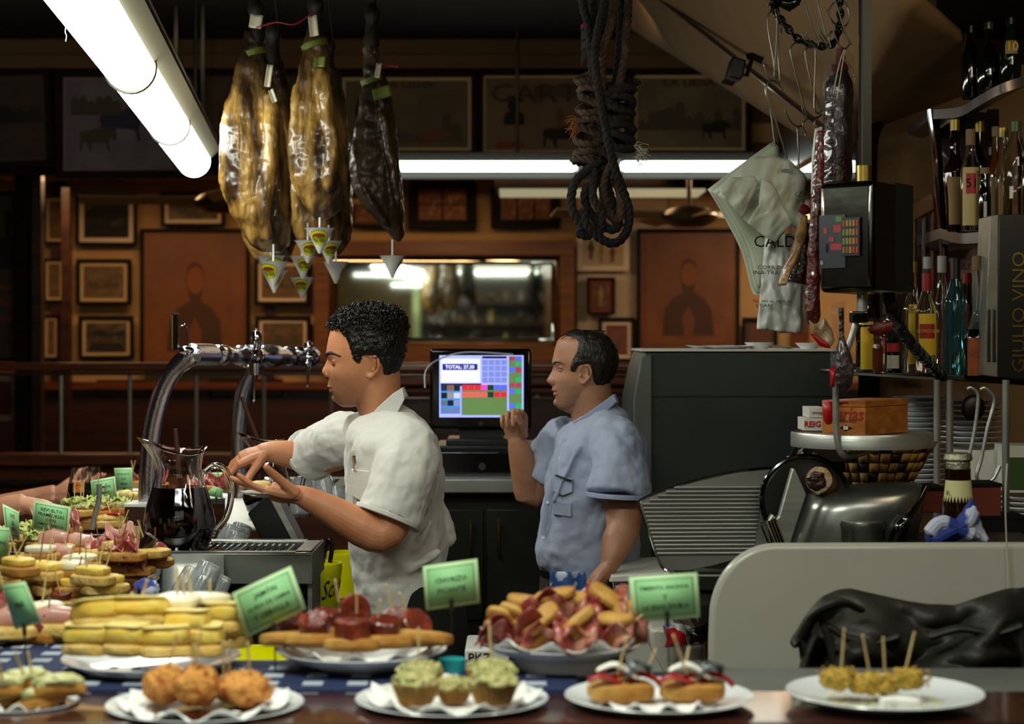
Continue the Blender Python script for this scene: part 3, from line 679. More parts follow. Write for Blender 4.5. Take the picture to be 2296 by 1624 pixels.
class Head:
    """head loft from side outlines; rows (y_px, face_x, back_x, half_width_px) measured at depth d"""
    E = 1.08
    def __init__(s, rows, nose, d, eye, sock=.5):
        s.rows = rows; s.nose = nose; s.d = d; s.k = d/FPX; s.eye = eye; s.sock = sock
        s.ys = [r[0] for r in rows]
    def row(s, y): return [float(np.interp(y, s.ys, [r[i] for r in s.rows])) for i in (1, 2, 3)]
    def nz(s, y): return float(np.interp(y, [n[0] for n in s.nose], [n[1] for n in s.nose]))
    def pt(s, y, a, off=0):
        xf, xb, w = s.row(y); xs = sum(s.row(y+j)[0] for j in (-18, -12, -6, 0, 6, 12, 18))/7 if y > s.ys[5] else xf
        yp = w*math.sin(a) if math.cos(a) > 0 else 99; xf = xs+(xf-xs)*math.exp(-(yp/17)**2); xc = xf+(xb-xf)*.56; af, ab = xc-xf, xb-xc
        c, q = math.cos(a), math.sin(a); e = s.E if c > 0 else .92
        ye = s.E+(.92-s.E)*min(1, max(0, .5-c*1.5)) if c > -.2 else .92
        X = xc-(af if c > 0 else -ab)*abs(c)**e if c > 0 else xc+ab*abs(c)**e
        Yp = w*(1 if q > 0 else -1)*abs(q)**ye
        if c > 0:
            sg = 7.5+.6*max(0, s.nz(y)-4); X -= 1.12*s.nz(y)*math.exp(-(Yp/sg)**2)
            ex, ey, ew = s.eye      # eye x, y, lateral (px)
            g = math.exp(-((abs(Yp)-ew)/13)**2-((y-ey)/8)**2); X += s.sock*11*g
            X -= 3*math.exp(-((abs(Yp)-ew)/18)**2-((y-(ey-17))/6)**2)          # brow ridge
            X -= 3.5*math.exp(-((abs(Yp)-ew-10)/15)**2-((y-(ey+24))/13)**2)     # cheekbone
        o = P(X, y, s.d); v = Vector((o.x, s.d+Yp*s.k, o.z))
        if off:
            cen = Vector((P(xc, y, s.d).x, s.d, o.z+.0)); n = (v-cen); n.z += .02 if y < s.ys[3] else 0
            v = v+n.normalized()*off
        return v
    def face_x(s, y, Yp):
        xf, xb, w = s.row(y); q = min(.999, abs(Yp)/w)**(1/s.E); c = math.sqrt(1-q*q); xc = xf+(xb-xf)*.56
        return s.pt(y, math.atan2(math.copysign(q, Yp), c))
    def add(s, mb, nr=72, nc=56):
        y0, y1 = s.ys[0], s.ys[-1]; n0 = len(mb.v); vs = []; fs = []
        yl = [y0+(y1-y0)*(i/(nr-1))**1.25 for i in range(nr)]
        for y in yl:
            for k in range(nc): vs.append(s.pt(y, 2*PI*k/nc))
        for i in range(nr-1):
            for k in range(nc):
                k2 = (k+1) % nc; fs.append((i*nc+k, i*nc+k2, (i+1)*nc+k2, (i+1)*nc+k))
        fs.append(tuple(range(nc-1, -1, -1))); fs.append(tuple((nr-1)*nc+k for k in range(nc)))
        mb.add(vs, fs)
    def ear(s, mb, x, y, h, side=-1):
        """rim, lobe and sunken bowl of the ear"""
        w = s.row(y)[2]; Y = s.d+side*(w*.90)*s.k; c = P(x, y, s.d); k = s.k
        def q(u, v, o): return Vector((c.x+u*k, Y+side*o*k, c.z-v*k))
        H = h/2
        rim = [q(-H*.42, -H*.15, 2), q(-H*.35, -H*.7, 5), q(H*.05, -H*.98, 8), q(H*.52, -H*.8, 14), q(H*.68, -H*.3, 16), q(H*.6, H*.15, 14), q(H*.3, H*.55, 8), q(-H*.05, H*.9, 5), q(-H*.32, H*.85, 3), q(-H*.38, H*.5, 2)]
        mb.tube(bez(rim, 5), 3.0*k, 8)
        mb.ell(q(-H*.08, H*.78, 4), (5.5*k, 3*k, 5.5*k)); mb.ell(q(H*.12, -H*.1, 1), (H*.45*k, 2.4*k, H*.7*k))
        mb.tube(bez([q(H*.3, -H*.6, 8), q(H*.38, -H*.1, 9), q(H*.15, H*.35, 7)], 5), 2.0*k, 6); mb.ell(q(-H*.38, H*.12, 4), (2.6*k, 2.6*k, 4.5*k))
    def hair(s, poly, m, parent, off=.008, name='hair', disp=None, nr=190, nc=190, crown=None):
        """shell over the skull wherever the side view falls inside the outline"""
        def inside(x, y):
            r = False; n = len(poly)
            for i in range(n):
                (x1, y1), (x2, y2) = poly[i], poly[(i+1) % n]
                if (y1 > y) != (y2 > y) and x < (x2-x1)*(y-y1)/(y2-y1)+x1: r = not r
            return r
        def edist(x, y):
            best = 1e9; n = len(poly)
            for i in range(n):
                (x1, y1), (x2, y2) = poly[i], poly[(i+1) % n]; dx, dy = x2-x1, y2-y1
                t = max(0, min(1, ((x-x1)*dx+(y-y1)*dy)/(dx*dx+dy*dy))); best = min(best, math.hypot(x-x1-t*dx, y-y1-t*dy))
            return best
        y0, y1 = s.ys[0], s.ys[-1]; vs = []; keep = []
        ylist = [y0+(y1-y0)*(i/(nr-1))**1.2 for i in range(nr)]
        for y in ylist:
            for k in range(nc):
                a = 2*PI*k/nc; v = s.pt(y, a); X = (v.x/s.d)*FPX+CX
                ins = inside(X, y); keep.append(ins); f = min(1, edist(X, y)/15) if ins else 0; vs.append(s.pt(y, a, off*(.22+.78*f*(2-f))*(.9+.35*noise.noise(v*60))))
        fs = []
        for i in range(nr-1):
            for k in range(nc):
                k2 = (k+1) % nc; q = (i*nc+k, i*nc+k2, (i+1)*nc+k2, (i+1)*nc+k)
                if sum(keep[j] for j in q) >= 3: fs.append(q)
        if keep[0]: fs.append(tuple(range(nc-1, -1, -1)))
        mb = MB(); used = sorted({j for f in fs for j in f}); mp = {j: i for i, j in enumerate(used)}
        mb.add([vs[j] for j in used], [tuple(mp[j] for j in f) for f in fs]); s.hair_pts = [vs[j] for j in used]
        o = mb.build(name, m, parent, angle=80); k = o.modifiers.new('solid', 'SOLIDIFY'); k.thickness = off*.8; k.offset = -1
        if disp:
            t = bpy.data.textures.new('hair_relief', 'CLOUDS'); t.noise_scale = disp[0]
            k = o.modifiers.new('disp', 'DISPLACE'); k.texture = t; k.strength = disp[1]; k.mid_level = .45; k.texture_coords = 'LOCAL'
        return o
def hand(mb, wrist, d, n, thumb_side, curls, spread=.10, L=.088, s=1.0, thumb=(.6, .35), tcurl=.4):
    """palm + five fingers. d: towards the fingers, n: out of the palm, thumb_side: +-1 along d x n. curls: bend (rad) per finger"""
    d = Vector(d).normalized(); n = (Vector(n)-d*Vector(n).dot(d)).normalized(); l = d.cross(n)*thumb_side; w = Vector(wrist)
    L = L*s
    mb.tube([w-d*.02*s, w, w+d*.025*s, w+d*.05*s, w+d*.075*s], [.020*s, .0245*s, .027*s, .030*s, .026*s], 20, flat=.86, up=l)
    fl = [.066, .076, .071, .056]; fr_ = [.0088, .0090, .0086, .0076]; off = [.030, .0105, -.0095, -.028]; kn = [.97, 1.0, .96, .88]
    for i in range(4):
        k0 = w+l*off[i]*.55*s; k1 = w+d*L*kn[i]+l*off[i]*s
        mb.tube([k0, k0.lerp(k1, .5)-n*.002, k1], [.013*s, .0145*s, .0118*s], 8)
        a = spread*(1.4-i)*.55; fd = (d*math.cos(a)+l*math.sin(a)); p = k1; c = curls[i]; ang = 0; pts = [p]; rs = [fr_[i]*1.12*s]
        for j, frac in enumerate((.45, .30, .25)):
            ang += c*(.85, 1.0, .65)[j]; q = (fd*math.cos(ang)+n*math.sin(ang)).normalized()
            p1 = p+q*fl[i]*frac*s*1.12; pts += [p.lerp(p1, .5), p1]; rs += [fr_[i]*(.98-.06*j)*s, fr_[i]*(1.0-.09*(j+1))*s]; p = p1
        mb.tube(pts, rs, 8); mb.ell(p, fr_[i]*.74*s, 8, 6)
    mb.ell(w+d*L*.5, (.026*s, .026*s, .026*s), 10, 8)
    b = w+d*L*.18+l*.022*s+n*.004; td = (l*math.sin(thumb[0]+.35)+d*math.cos(thumb[0]+.35)+n*thumb[1]).normalized()
    p1 = b+td*.042*s; t2 = (td+d*tcurl*.6+n*tcurl*.25).normalized(); p2 = p1+t2*.032*s; t3 = (t2+d*tcurl*.5).normalized(); p3 = p2+t3*.026*s
    mb.tube([w+d*.01+l*.01*s, b, p1, p2, p3], [.014*s, .0165*s, .0120*s, .0108*s, .0084*s], 8); mb.ell(p3, .0082*s, 8, 6)
def limb(mb, pts, rs, n=24, flat=1): mb.tube(bez(pts, 4), [float(np.interp(i/4, range(len(rs)), rs)) for i in range((len(pts)-1)*4+1)], n, flat=flat)
def loft(rows, d, tw=0, n=40, e=.9, close=True, phase=0):
    """rows: (y_px, x_left, x_right, half_depth_m[, depth shift]) at depth d; a torso; tw: turn of the chest (rad)"""
    mb = MB(); vs = []
    for r in rows:
        a, b = P(r[1], r[0], d), P(r[2], r[0], d); cx, hx = (a.x+b.x)/2, (b.x-a.x)/2; hy = r[3]; ys = r[4] if len(r) > 4 else 0
        for k in range(n):
            t = 2*PI*k/n; c, s = math.cos(t), math.sin(t)
            x = hx*(1 if c > 0 else -1)*abs(c)**e; y = hy*(1 if s > 0 else -1)*abs(s)**e
            vs.append(Vector((cx+x, d+ys+y+math.tan(tw)*x, a.z)))
    fs = []
    for i in range(len(rows)-1):
        for k in range(n):
            k2 = (k+1) % n; fs.append((i*n+k, i*n+k2, (i+1)*n+k2, (i+1)*n+k))
    fs.append(tuple(range(n-1, -1, -1))); fs.append(tuple((len(rows)-1)*n+k for k in range(n)))
    mb.add(vs, fs); return mb
def face_parts(H, t, k, brow_w, brow_pts, eye_r, lid, lipc='lip', iris_dy=0):
    """eyes, brows, lips and nostrils, set into the face on both sides"""
    ex, ey, ew = H.eye
    for sd in (-1, 1):
        c = H.face_x(ey, sd*ew)+Vector((eye_r*.60, 0, 0)); r = eye_r*1.07
        lo = lambda A: iris_dy-.36*max(0, math.cos(A*1.25)); hi = lambda A: iris_dy+lid*max(0, math.cos(A*1.25))
        sp = lambda A, el, rr: c+Vector((-rr*math.cos(A)*math.cos(el), sd*rr*math.sin(A)*math.cos(el), rr*math.sin(el)))
        MB().grid(lambda u, v: sp(-1.1+2.3*u, lo(-1.1+2.3*u)*(1-v)+hi(-1.1+2.3*u)*v, r), 18, 6).build('eye', 'eye_white', t, solid=.0008, weld=False)
        MB().grid(lambda u, v: sp(.1-.40+.8*u, max(lo(0), iris_dy-.02-.42*math.sqrt(max(0, 1-(2*u-1)**2)))*(1-v)+min(hi(.1), iris_dy-.02+.42*math.sqrt(max(0, 1-(2*u-1)**2)))*v, r+.0006), 14, 6).build('iris', 'eye_dark', t, solid=.0006, weld=False)
        m = MB(); pts = [H.face_x(by, sd*bY)+Vector((.0016, 0, 0)) for by, bY in brow_pts]
        m.tube(bez(pts, 4), [brow_w*(.55+.5*math.sin(PI*min(1, .2+i/(len(pts)*4-3)))) for i in range((len(pts)-1)*4+1)], 8, flat=.9); m.build('eyebrow', 'brow_hair', t)
        # lash line on the lowered lid
        pts = [sp(A, hi(A)+.03, r+.0008) for A in (-1.15, -.7, -.3, .1, .5, .9, 1.25)]
        MB().tube(bez(pts, 3), [.0006]+[.0013]*17+[.0006], 6).build('eyelashes', 'brow_hair', t)
        MB().tube(bez([sp(A, hi(A)+.42, r*1.03) for A in (-1.0, -.4, .2, .9)], 3), .0006, 5).build('lid_crease', 'lip', t)
def lids(H, mb, eye_r, lid):
    ex, ey, ew = H.eye
    for sd in (-1, 1):
        c = H.face_x(ey, sd*ew)+Vector((eye_r*.60, 0, 0)); mb.ell(c, eye_r, 20, 14); mb.ell(c+Vector((-.001, 0, eye_r*.45)), (eye_r*.98, eye_r*1.25, eye_r*.62), 16, 10)


def cloth_mat(key, c1, c2, weave=900, wr=.5):
    return mat(key, c1, .8, col2=c2, nscale=7, bump=.35, bscale=26, sheen=.2)





# ------------------------------------------------------------------ the younger barman
def barman_white():
    D = 4.65; k = D/FPX; base = P(930, 760, D); base.z = 0
    t = thing('person', 'young barman with black curly hair in a white polo shirt, holding a small plate', 'person', base)
    rows = [(691, 815, 850, 8), (694, 797, 868, 34), (700, 779, 884, 50), (710, 762, 894, 61), (725, 749, 900, 67), (740, 741, 903, 70), (760, 736, 903, 72), (780, 732.5, 902, 73), (793, 730.5, 900, 72),
            (804, 736, 898, 71), (820, 737.5, 893, 69), (835, 738.5, 886, 66), (848, 738, 876, 62), (856, 736.5, 870, 59), (862, 734.5, 865, 57), (867, 735, 862, 55), (871, 740.5, 858, 54), (873, 738, 856, 53), (877, 739.5, 852, 51), (882, 746, 846, 49), (888, 748, 838, 46), (895, 749.5, 830, 42), (902, 752.5, 818, 36), (908, 758, 806, 28), (913, 770, 790, 14)]
    nose = [(798, 0), (804, 1.5), (812, 5), (820, 9), (827, 13), (832, 15.5), (836, 15), (841, 12), (846, 8), (850, 3), (854, 0)]
    H = Head(rows, nose, D, (754, 814, 29), .55)
    mb = MB(); H.add(mb); H.ear(mb, 838, 822, 50, -1); H.ear(mb, 838, 822, 50, 1); lids(H, mb, .0115, -.001)
    for sd in (-1, 1):      # wings of the nose
        mb.ell(P(738, 840, D)+Vector((0, sd*.0125, 0)), (.0095, .0065, .0085), 12, 10)
    mb.ell(H.face_x(892, 0)+Vector((.006, 0, 0)), (.012, .014, .011), 12, 8)
    # neck, chest, both arms
    mb.tube(bez([P(842, 835, D), P(846, 880, D), P(858, 930, D+.01), P(872, 985, D+.02)], 5), [.060, .060, .060, .060, .0595, .059, .059, .058, .057, .056, .055, .055, .055, .055, .055, .055][:16], 44)
    tl = loft([(940, 825, 915, .07), (960, 812, 945, .11), (1000, 795, 965, .16), (1100, 805, 975, .15), (1220, 815, 980, .14), (1320, 850, 1000, .14), (1420, 885, 1020, .15), (1480, 890, 1020, .14)], D, .15)
    mb.add(tl.v, tl.f)
    # near arm: shoulder, elbow, wrist
    S, E_, W = P(918, 1000, 4.47), P(868, 1206, 4.38), P(676, 1112, 4.36)
    limb(mb, [S, S.lerp(E_, .5), E_+Vector((-.004, 0, .012)), E_.lerp(W, .3)+Vector((0, 0, -.004)), E_.lerp(W, .7), W, W+Vector((-.03, 0, .006))], [.052, .052, .045, .046, .034, .0245, .014])
    hand(mb, W, (-1, -.05, .16), (-.12, .10, 1), -1, [.22, .12, .10, .12], spread=.25, s=.96, thumb=(.15, .55), tcurl=-.1)
    # far arm, reaching out to the left
    S, E_, W = P(790, 1005, 4.83), P(706, 1026, 4.97), P(598, 1012, 4.92)
    limb(mb, [S, S.lerp(E_, .5), E_, E_.lerp(W, .4), W, W+Vector((-.03, 0, -.008))], [.040, .050, .046, .041, .0245, .014])
    hand(mb, W, (-.86, -.1, -.30), (-.35, .2, -.93), 1, [.55, .62, .6, .5], spread=.3, s=.95, thumb=(.2, .5), tcurl=.1)
    # legs down to the floor
    for sy, xx in ((-.09, 930), (.09, 950)):
        limb(mb, [P(xx, 1400, D)+Vector((0, sy, 0)), Vector((P(xx, 0, D).x+.0, D+sy, .5)), Vector((P(xx, 0, D).x+.03, D+sy, .1))], [.08, .06, .04])
        limb(mb, [Vector((P(xx, 0, D).x+.04, D+sy, .05)), Vector((P(xx, 0, D).x-.06, D+sy, .04)), Vector((P(xx, 0, D).x-.15, D+sy, .03))], [.04, .04, .025])
    jaw = Vector((P(775, 0, D).x, D-.03, P(0, 885, D).z))-base
    skin_mat('skin_tan', 'c98b64', 'b87651', '6d5040', jaw, .085)
    mb.build('body', 'skin_tan', t, remesh=.0021, sm=3)
    face_parts(H, t, k, .0056, [(799, 7), (794, 20), (792, 36), (799, 53)], .0115, .10, iris_dy=-.32)
    m = MB(); m.tube(bez([H.face_x(877, y)+Vector((.0022, 0, .0003+abs(y)*.0001)) for y in (-25, -16, -7, 0, 7, 16, 25)], 3), [.0012]+[.0038]*17+[.0012], 14, flat=.9)
    m.tube(bez([H.face_x(866.5, y)+Vector((.0018, 0, 0)) for y in (-24, -14, -6, 0, 6, 14, 24)], 3), [.0010]+[.0030]*17+[.0010], 14, flat=.9); m.build('lips', 'lip', t)
    for sd in (-1, 1): MB().ell(P(735.5, 847.5, D)+Vector((0, sd*.0085, 0)), (.0055, .0035, .0022), 10, 8).build('nostril', 'nostril', t)
    # hair
    poly = [(725, 733), (741, 734), (752, 732), (768, 741), (782, 757), (790, 775), (796, 800), (803, 812), (810, 815), (816, 806), (821, 796), (850, 797), (861, 820), (864, 842), (875, 853), (900, 858), (960, 850), (960, 670), (725, 670)]
    H.hair(poly, 'hair_black', t, .0085, disp=(.012, .006))
    # back of the head down to the nape
    rr = random.Random(3); m = MB()
    tops = [p for p in H.hair_pts if p.z > P(0, 742, D).z or (p.z > P(0, 800, D).z and rr.random() < .25)]
    for i in range(1500):
        p = rr.choice(tops); c = P(835, 770, D); n = (p-c).normalized(); a = frame_axes(n)[0]; b_ = n.cross(a); th = rr.random()*6.28
        q = p+Vector((rr.uniform(-.004, .004),)*3); L = rr.uniform(.005, .009)*(1 if p.z > P(0, 735, D).z else .55); e = a*math.cos(th)+b_*math.sin(th); f = n.cross(e)
        w_ = [q, q+n*L*.8+e*L*.2, q+n*L*1.15+e*L*.9, q+n*L*.75+e*L*1.3+f*.003, q+n*.25*L+e*L*1.1+f*.005]; w_ = bez(w_, 2)
        m.tube(w_, [.0011, .0013, .0014, .0014, .0013, .0012, .001, .0007, .0003], 4)
    m.build('curls', 'hair_black', t, weld=False)
    m = MB()
    for i in range(26):     # wisps over the forehead
        x = 742+rr.random()*34; p = H.face_x(731+rr.random()*6, rr.uniform(-40, 40)); q = p+Vector((-.002, 0, 0))
        m.tube([q+Vector((.004, 0, .006)), q+Vector((-.003, 0, .002)), q+Vector((-.002, rr.uniform(-.004, .004), -.006)), q+Vector((.0015, 0, -.011))], [.002, .0018, .0012, .0004], 5)
    m.build('forelock', 'hair_black', t, weld=False)
    # polo shirt
    rows = [(905, 868, 903, .035), (914, 850, 918, .06), (926, 822, 934, .09), (942, 800, 950, .135), (960, 789, 966, .165), (985, 782, 980, .185), (1020, 779, 989, .195), (1070, 779, 992, .192), (1130, 784, 992, .183), (1190, 788, 996, .176), (1235, 790, 999, .172), (1290, 792, 1000, .170), (1335, 797, 1003, .168), (1368, 812, 985, .163)]
    s = loft(rows, D, .16, 56)
    # sleeves
    limb(s, [P(892, 975, 4.60), P(913, 1012, 4.485), P(897, 1090, 4.425), P(870, 1160, 4.40)], [.060, .074, .078, .077], 20)
    limb(s, [P(812, 972, 4.76), P(772, 985, 4.83), P(727, 1005, 4.92), P(696, 1020, 4.965)], [.060, .070, .070, .068], 20)
    # loose back fold
    s.tube([P(985, 1130, D+.03), P(1003, 1185, D+.03), P(1014, 1212, D+.03), P(1000, 1222, D+.03)], [.012, .016, .008, .003], 8)
    for (a, b_, c_, r_) in (((905, 1180), (860, 1260), (820, 1330), .010), ((985, 1235), (900, 1290), (830, 1345), .012), ((970, 1160), (930, 1230), (880, 1300), .009), ((990, 1050), (975, 1110), (955, 1160), .010)):
        s.tube(bez([P(a[0], a[1], D-.165), P(b_[0], b_[1], D-.155), P(c_[0], c_[1], D-.135)], 4), [.004]+[r_]*7+[.003], 8)
    sh = s.build('shirt', 'shirt_white', t, remesh=.0045, sm=5, disp=(.11, .030, .035, .006))
    # collar: a standing band folded over, round the tilted neck
    def col(u, v):
        a = 2*PI*u; c = math.cos(a); s_ = math.sin(a); cx = 858
        top = 868+(958-868)*((1-c)/2)**1.15 if True else 0; bot = top+22+12*((1-c)/2)
        ytop = (1-v)*top+v*bot; rx = 46+v*10; ry = .063+v*.020
        o = P(cx+rx*c+(-6*v if c < 0 else 0), ytop, D); return Vector((o.x, D+.006+ry*s_, o.z))
    MB().grid(col, 48, 6).build('collar', 'collar_white', t, solid=.004, angle=80, weld=False)
    MB().pxpoly([(903, 869), (907, 896), (890, 928), (827, 986), (803, 966), (845, 915), (882, 882)], D-.078, .006).build('collar_flap', 'collar_white', t, bevel=.002)
    # placket and pocket, pen
    def strip(pts, w_, m_, nm, off):
        v = MB(); q = [P(*p) for p in pts]
        v.tube(bez(q, 4), w_, 6, flat=.3, up=(1, -.4, 0)); return v.build(nm, m_, t)
    fy = D-.206
    strip([(812, 972, fy+.06), (796, 1010, fy+.05), (786, 1050, fy+.075), (785, 1150, fy+.075)], .010, 'collar_white', 'placket', 0)
    m = MB(); a = [P(787, 1053, fy+.030), P(828, 1057, fy+.004), P(832, 1110, fy+.006), P(812, 1126, fy+.016), P(788, 1112, fy+.034)]; bk = [q+Vector((0, .03, 0)) for q in a]
    m.add(a+bk, [(0, 1, 2, 3, 4)]+[(i, (i+1) % 5, (i+1) % 5+5, i+5) for i in range(5)]); m.build('pocket', 'shirt_white', t, bevel=.002)
    MB().tube([P(794, 1022, fy+.026), P(797, 1056, fy+.024)], .0042, 8).build('pen', 'chrome', t)
    # hems of the sleeves
    MB().tube([P(871, 1153, 4.40), P(867, 1163, 4.398)], .080, 28, flat=1).build('sleeve_hem', 'collar_white', t, bevel=.002)
    MB().tube([P(700, 1017, 4.957), P(694, 1022, 4.967)], .0725, 28).build('sleeve_hem', 'collar_white', t, bevel=.002)
    # trousers
    s = loft([(1300, 850, 1008, .15), (1340, 858, 1040, .165), (1400, 860, 1048, .175), (1480, 868, 1046, .17)], D, .1)
    for sy, xx in ((-.09, 940), (.09, 965)):
        limb(s, [P(xx, 1450, D)+Vector((0, sy, 0)), Vector((P(xx, 0, D).x, D+sy, .5)), Vector((P(xx, 0, D).x+.02, D+sy, .08))], [.10, .085, .07])
    s.build('trousers', 'trousers_black', t, remesh=.008, sm=3)
    for sy in (-.09, .09): MB().ell((P(950, 0, D).x-.08, D+sy, .045), (.15, .05, .045)).build('shoe', 'shoe', t)
    return t
barman_white()

# ------------------------------------------------------------------ the older barman
def barman_blue():
    D = 5.3; k = D/FPX; base = P(1320, 760, D); base.z = 0
    t = thing('person', 'older barman with receding dark hair in pale blue shirt, fist raised by the till', 'person', base)
    rows = [(745, 1290, 1330, 8), (748, 1272, 1347, 30), (754, 1259, 1360, 44), (765, 1249, 1370, 54), (777, 1245.5, 1377, 59), (790, 1242, 1381, 61), (803, 1239.5, 1383, 62), (812, 1237.5, 1383, 62),
            (821, 1242.5, 1381, 61), (835, 1244, 1377, 58), (850, 1244, 1370, 56), (860, 1242.5, 1362, 53), (868, 1240, 1354, 51), (872, 1237.5, 1349, 49), (876, 1238.5, 1345, 48), (879, 1243, 1342, 47), (882, 1241, 1338, 46), (886, 1241.5, 1333, 45), (891, 1246, 1326, 42), (898, 1245.5, 1318, 39), (906, 1244.5, 1308, 34), (913, 1248, 1297, 27), (920, 1258, 1285, 13)]
    nose = [(815, 0), (821, 1), (828, 4), (836, 8), (844, 12), (850, 15.5), (854, 16.5), (858, 14), (862, 9), (866, 3), (869, 0)]
    H = Head(rows, nose, D, (1260, 828, 25), .5)
    mb = MB(); H.add(mb); H.ear(mb, 1308, 839, 43, -1); H.ear(mb, 1308, 839, 43, 1); lids(H, mb, .0115, .003)
    for sd in (-1, 1): mb.ell(P(1242, 857, D)+Vector((0, sd*.0125, 0)), (.0095, .0065, .0085), 12, 10)
    mb.ell(H.face_x(903, 0)+Vector((.006, 0, 0)), (.012, .015, .012), 12, 8)
    mb.ell(P(1290, 912, D), (.04, .035, .022), 12, 8)
    mb.tube(bez([P(1318, 860, D), P(1326, 905, D), P(1338, 960, D), P(1345, 1000, D)], 5), [.064]*8+[.066, .068, .07, .075, .08, .085, .09, .095], 44)
    tl = loft([(940, 1300, 1390, .1), (1000, 1265, 1400, .14), (1100, 1245, 1400, .15), (1200, 1235, 1410, .15), (1300, 1245, 1420, .14), (1400, 1260, 1420, .14)], D, .12); mb.add(tl.v, tl.f)
    # near arm hangs, knuckles on the counter
    S, E_, W = P(1388, 1010, 5.13), P(1398, 1178, 5.04), P(1366, 1268, 4.98)
    limb(mb, [S, S.lerp(E_, .5), E_, E_.lerp(W, .45), W, W+Vector((-.02, 0, -.025))], [.050, .053, .047, .043, .0245, .014])
    hand(mb, W, (-.55, -.12, -.72), (.74, -.1, -.55), -1, [1.0, 1.05, 1.05, 1.0], spread=.05, s=1.0, thumb=(.15, .25), tcurl=.7)
    # far arm raised, fist by the screen
    S, E_, W = P(1262, 990, 5.48), P(1192, 1108, 5.50), P(1158, 985, 5.44)
    limb(mb, [S, S.lerp(E_, .5), E_, E_.lerp(W, .35), E_.lerp(W, .8), W, W+Vector((-.002, 0, .03))], [.050, .050, .046, .045, .034, .0245, .014])
    hand(mb, W, (-.10, -.15, 1), (-.25, -.95, -.1), 1, [1.15, 1.2, 1.25, 1.3], spread=.05, L=.070, s=1.0, thumb=(-.2, .9), tcurl=1.0)
    for sy in (-.09, .09):
        x = P(1330, 0, D).x
        limb(mb, [P(1330, 1350, D)+Vector((0, sy, 0)), Vector((x, D+sy, .5)), Vector((x+.02, D+sy, .1))], [.08, .06, .04])
    jaw = Vector((P(1275, 0, D).x, D-.03, P(0, 898, D).z))-base
    skin_mat('skin_fair', 'b08062', 'a06c50', '7a5d4b', jaw, .08)
    mb.build('body', 'skin_fair', t, remesh=.0022, sm=3)
    face_parts(H, t, k, .0028, [(818, 8), (813, 18), (812, 30), (818, 42)], .0115, .30, iris_dy=.0)
    m = MB(); m.tube(bez([H.face_x(885, y)+Vector((.0022, 0, .0003+abs(y)*.0001)) for y in (-23, -15, -7, 0, 7, 15, 23)], 3), [.001]+[.0042]*17+[.001], 14, flat=.9)
    m.tube(bez([H.face_x(875, y)+Vector((.0018, 0, 0)) for y in (-22, -14, -6, 0, 6, 14, 22)], 3), [.001]+[.0035]*17+[.001], 14, flat=.9); m.build('lips', 'lip', t)
    poly = [(1262, 752), (1285, 756), (1296, 766), (1291, 790), (1279, 812), (1277, 831), (1288, 833), (1297, 818), (1320, 816), (1327, 850), (1335, 868), (1352, 882), (1420, 890), (1420, 715), (1262, 715)]
    H.hair(poly, 'hair_brown', t, .0065, disp=(.015, .003))
    rr = random.Random(5); m = MB()
    for i in range(34):     # thin strands combed back over the bald front
        y0 = rr.uniform(-40, 40); p0 = H.pt(752+rr.random()*10, math.radians(rr.uniform(-60, 60)), .002); p1 = P(1300+rr.random()*60, 743+rr.random()*6, D); p1.y += y0*k
        m.tube(bez([p0, p0.lerp(p1, .5)+Vector((0, 0, .012)), p1+Vector((0, 0, .001))], 4), .0007, 4)
    m.build('thin_strands', 'hair_brown', t, weld=False)
    # shirt
    rows = [(908, 1332, 1384, .05), (922, 1310, 1400, .09), (940, 1284, 1412, .13), (960, 1262, 1420, .16), (990, 1246, 1424, .185), (1030, 1236, 1425, .195), (1080, 1224, 1424, .195), (1130, 1214, 1424, .195), (1180, 1206, 1426, .195), (1225, 1201, 1432, .195), (1258, 1206, 1438, .19), (1280, 1222, 1436, .18), (1292, 1240, 1425, .165)]
    s = loft(rows, D, .14, 56)
    limb(s, [P(1368, 980, 5.20), P(1388, 1015, 5.12), P(1390, 1070, 5.06), P(1384, 1112, 5.04)], [.068, .080, .082, .083], 20)
    limb(s, [P(1280, 965, 5.45), P(1250, 1000, 5.49), P(1222, 1052, 5.50), P(1208, 1078, 5.50)], [.055, .066, .068, .068], 20)
    for (a, b_, c_, r_) in (((1345, 980), (1330, 1060), (1300, 1150), .009), ((1410, 1090), (1330, 1150), (1290, 1250), .009), ((1370, 1130), (1340, 1200), (1330, 1270), .009), ((1300, 1000), (1270, 1060), (1240, 1130), .007)):
        s.tube(bez([P(a[0], a[1], D-.185), P(b_[0], b_[1], D-.185), P(c_[0], c_[1], D-.178)], 4), [.003]+[r_]*7+[.003], 8)
    s.build('shirt', 'shirt_blue', t, remesh=.005, sm=5, disp=(.10, .032, .03, .006))
    def col(u, v):
        a = 2*PI*u; c = math.cos(a); s_ = math.sin(a); top = 884+(948-884)*((1-c)/2)**1.2; bot = top+20+14*((1-c)/2)
        y = (1-v)*top+v*bot; o = P(1335+(44+v*9)*c, y, D); return Vector((o.x, D+(.066+v*.020)*s_, o.z))
    MB().grid(col, 48, 6).build('collar', 'trim_blue', t, solid=.004, angle=80, weld=False)
    MB().pxpoly([(1376, 884), (1384, 900), (1368, 916), (1299, 973), (1284, 948), (1330, 918)], D-.080, .006).build('collar_flap', 'trim_blue', t, bevel=.002)
    f = D-.19
    m = MB(); a = [P(1240, 1063, f+.03), P(1284, 1072, f-.002), P(1283, 1104, f-.006), P(1262, 1112, f+.004), P(1240, 1102, f+.022)]; bk = [q+Vector((0, .03, 0)) for q in a]
    m.add(a+bk, [(0, 1, 2, 3, 4)]+[(i, (i+1) % 5, (i+1) % 5+5, i+5) for i in range(5)]); m.build('pocket', 'trim_blue', t, bevel=.002)
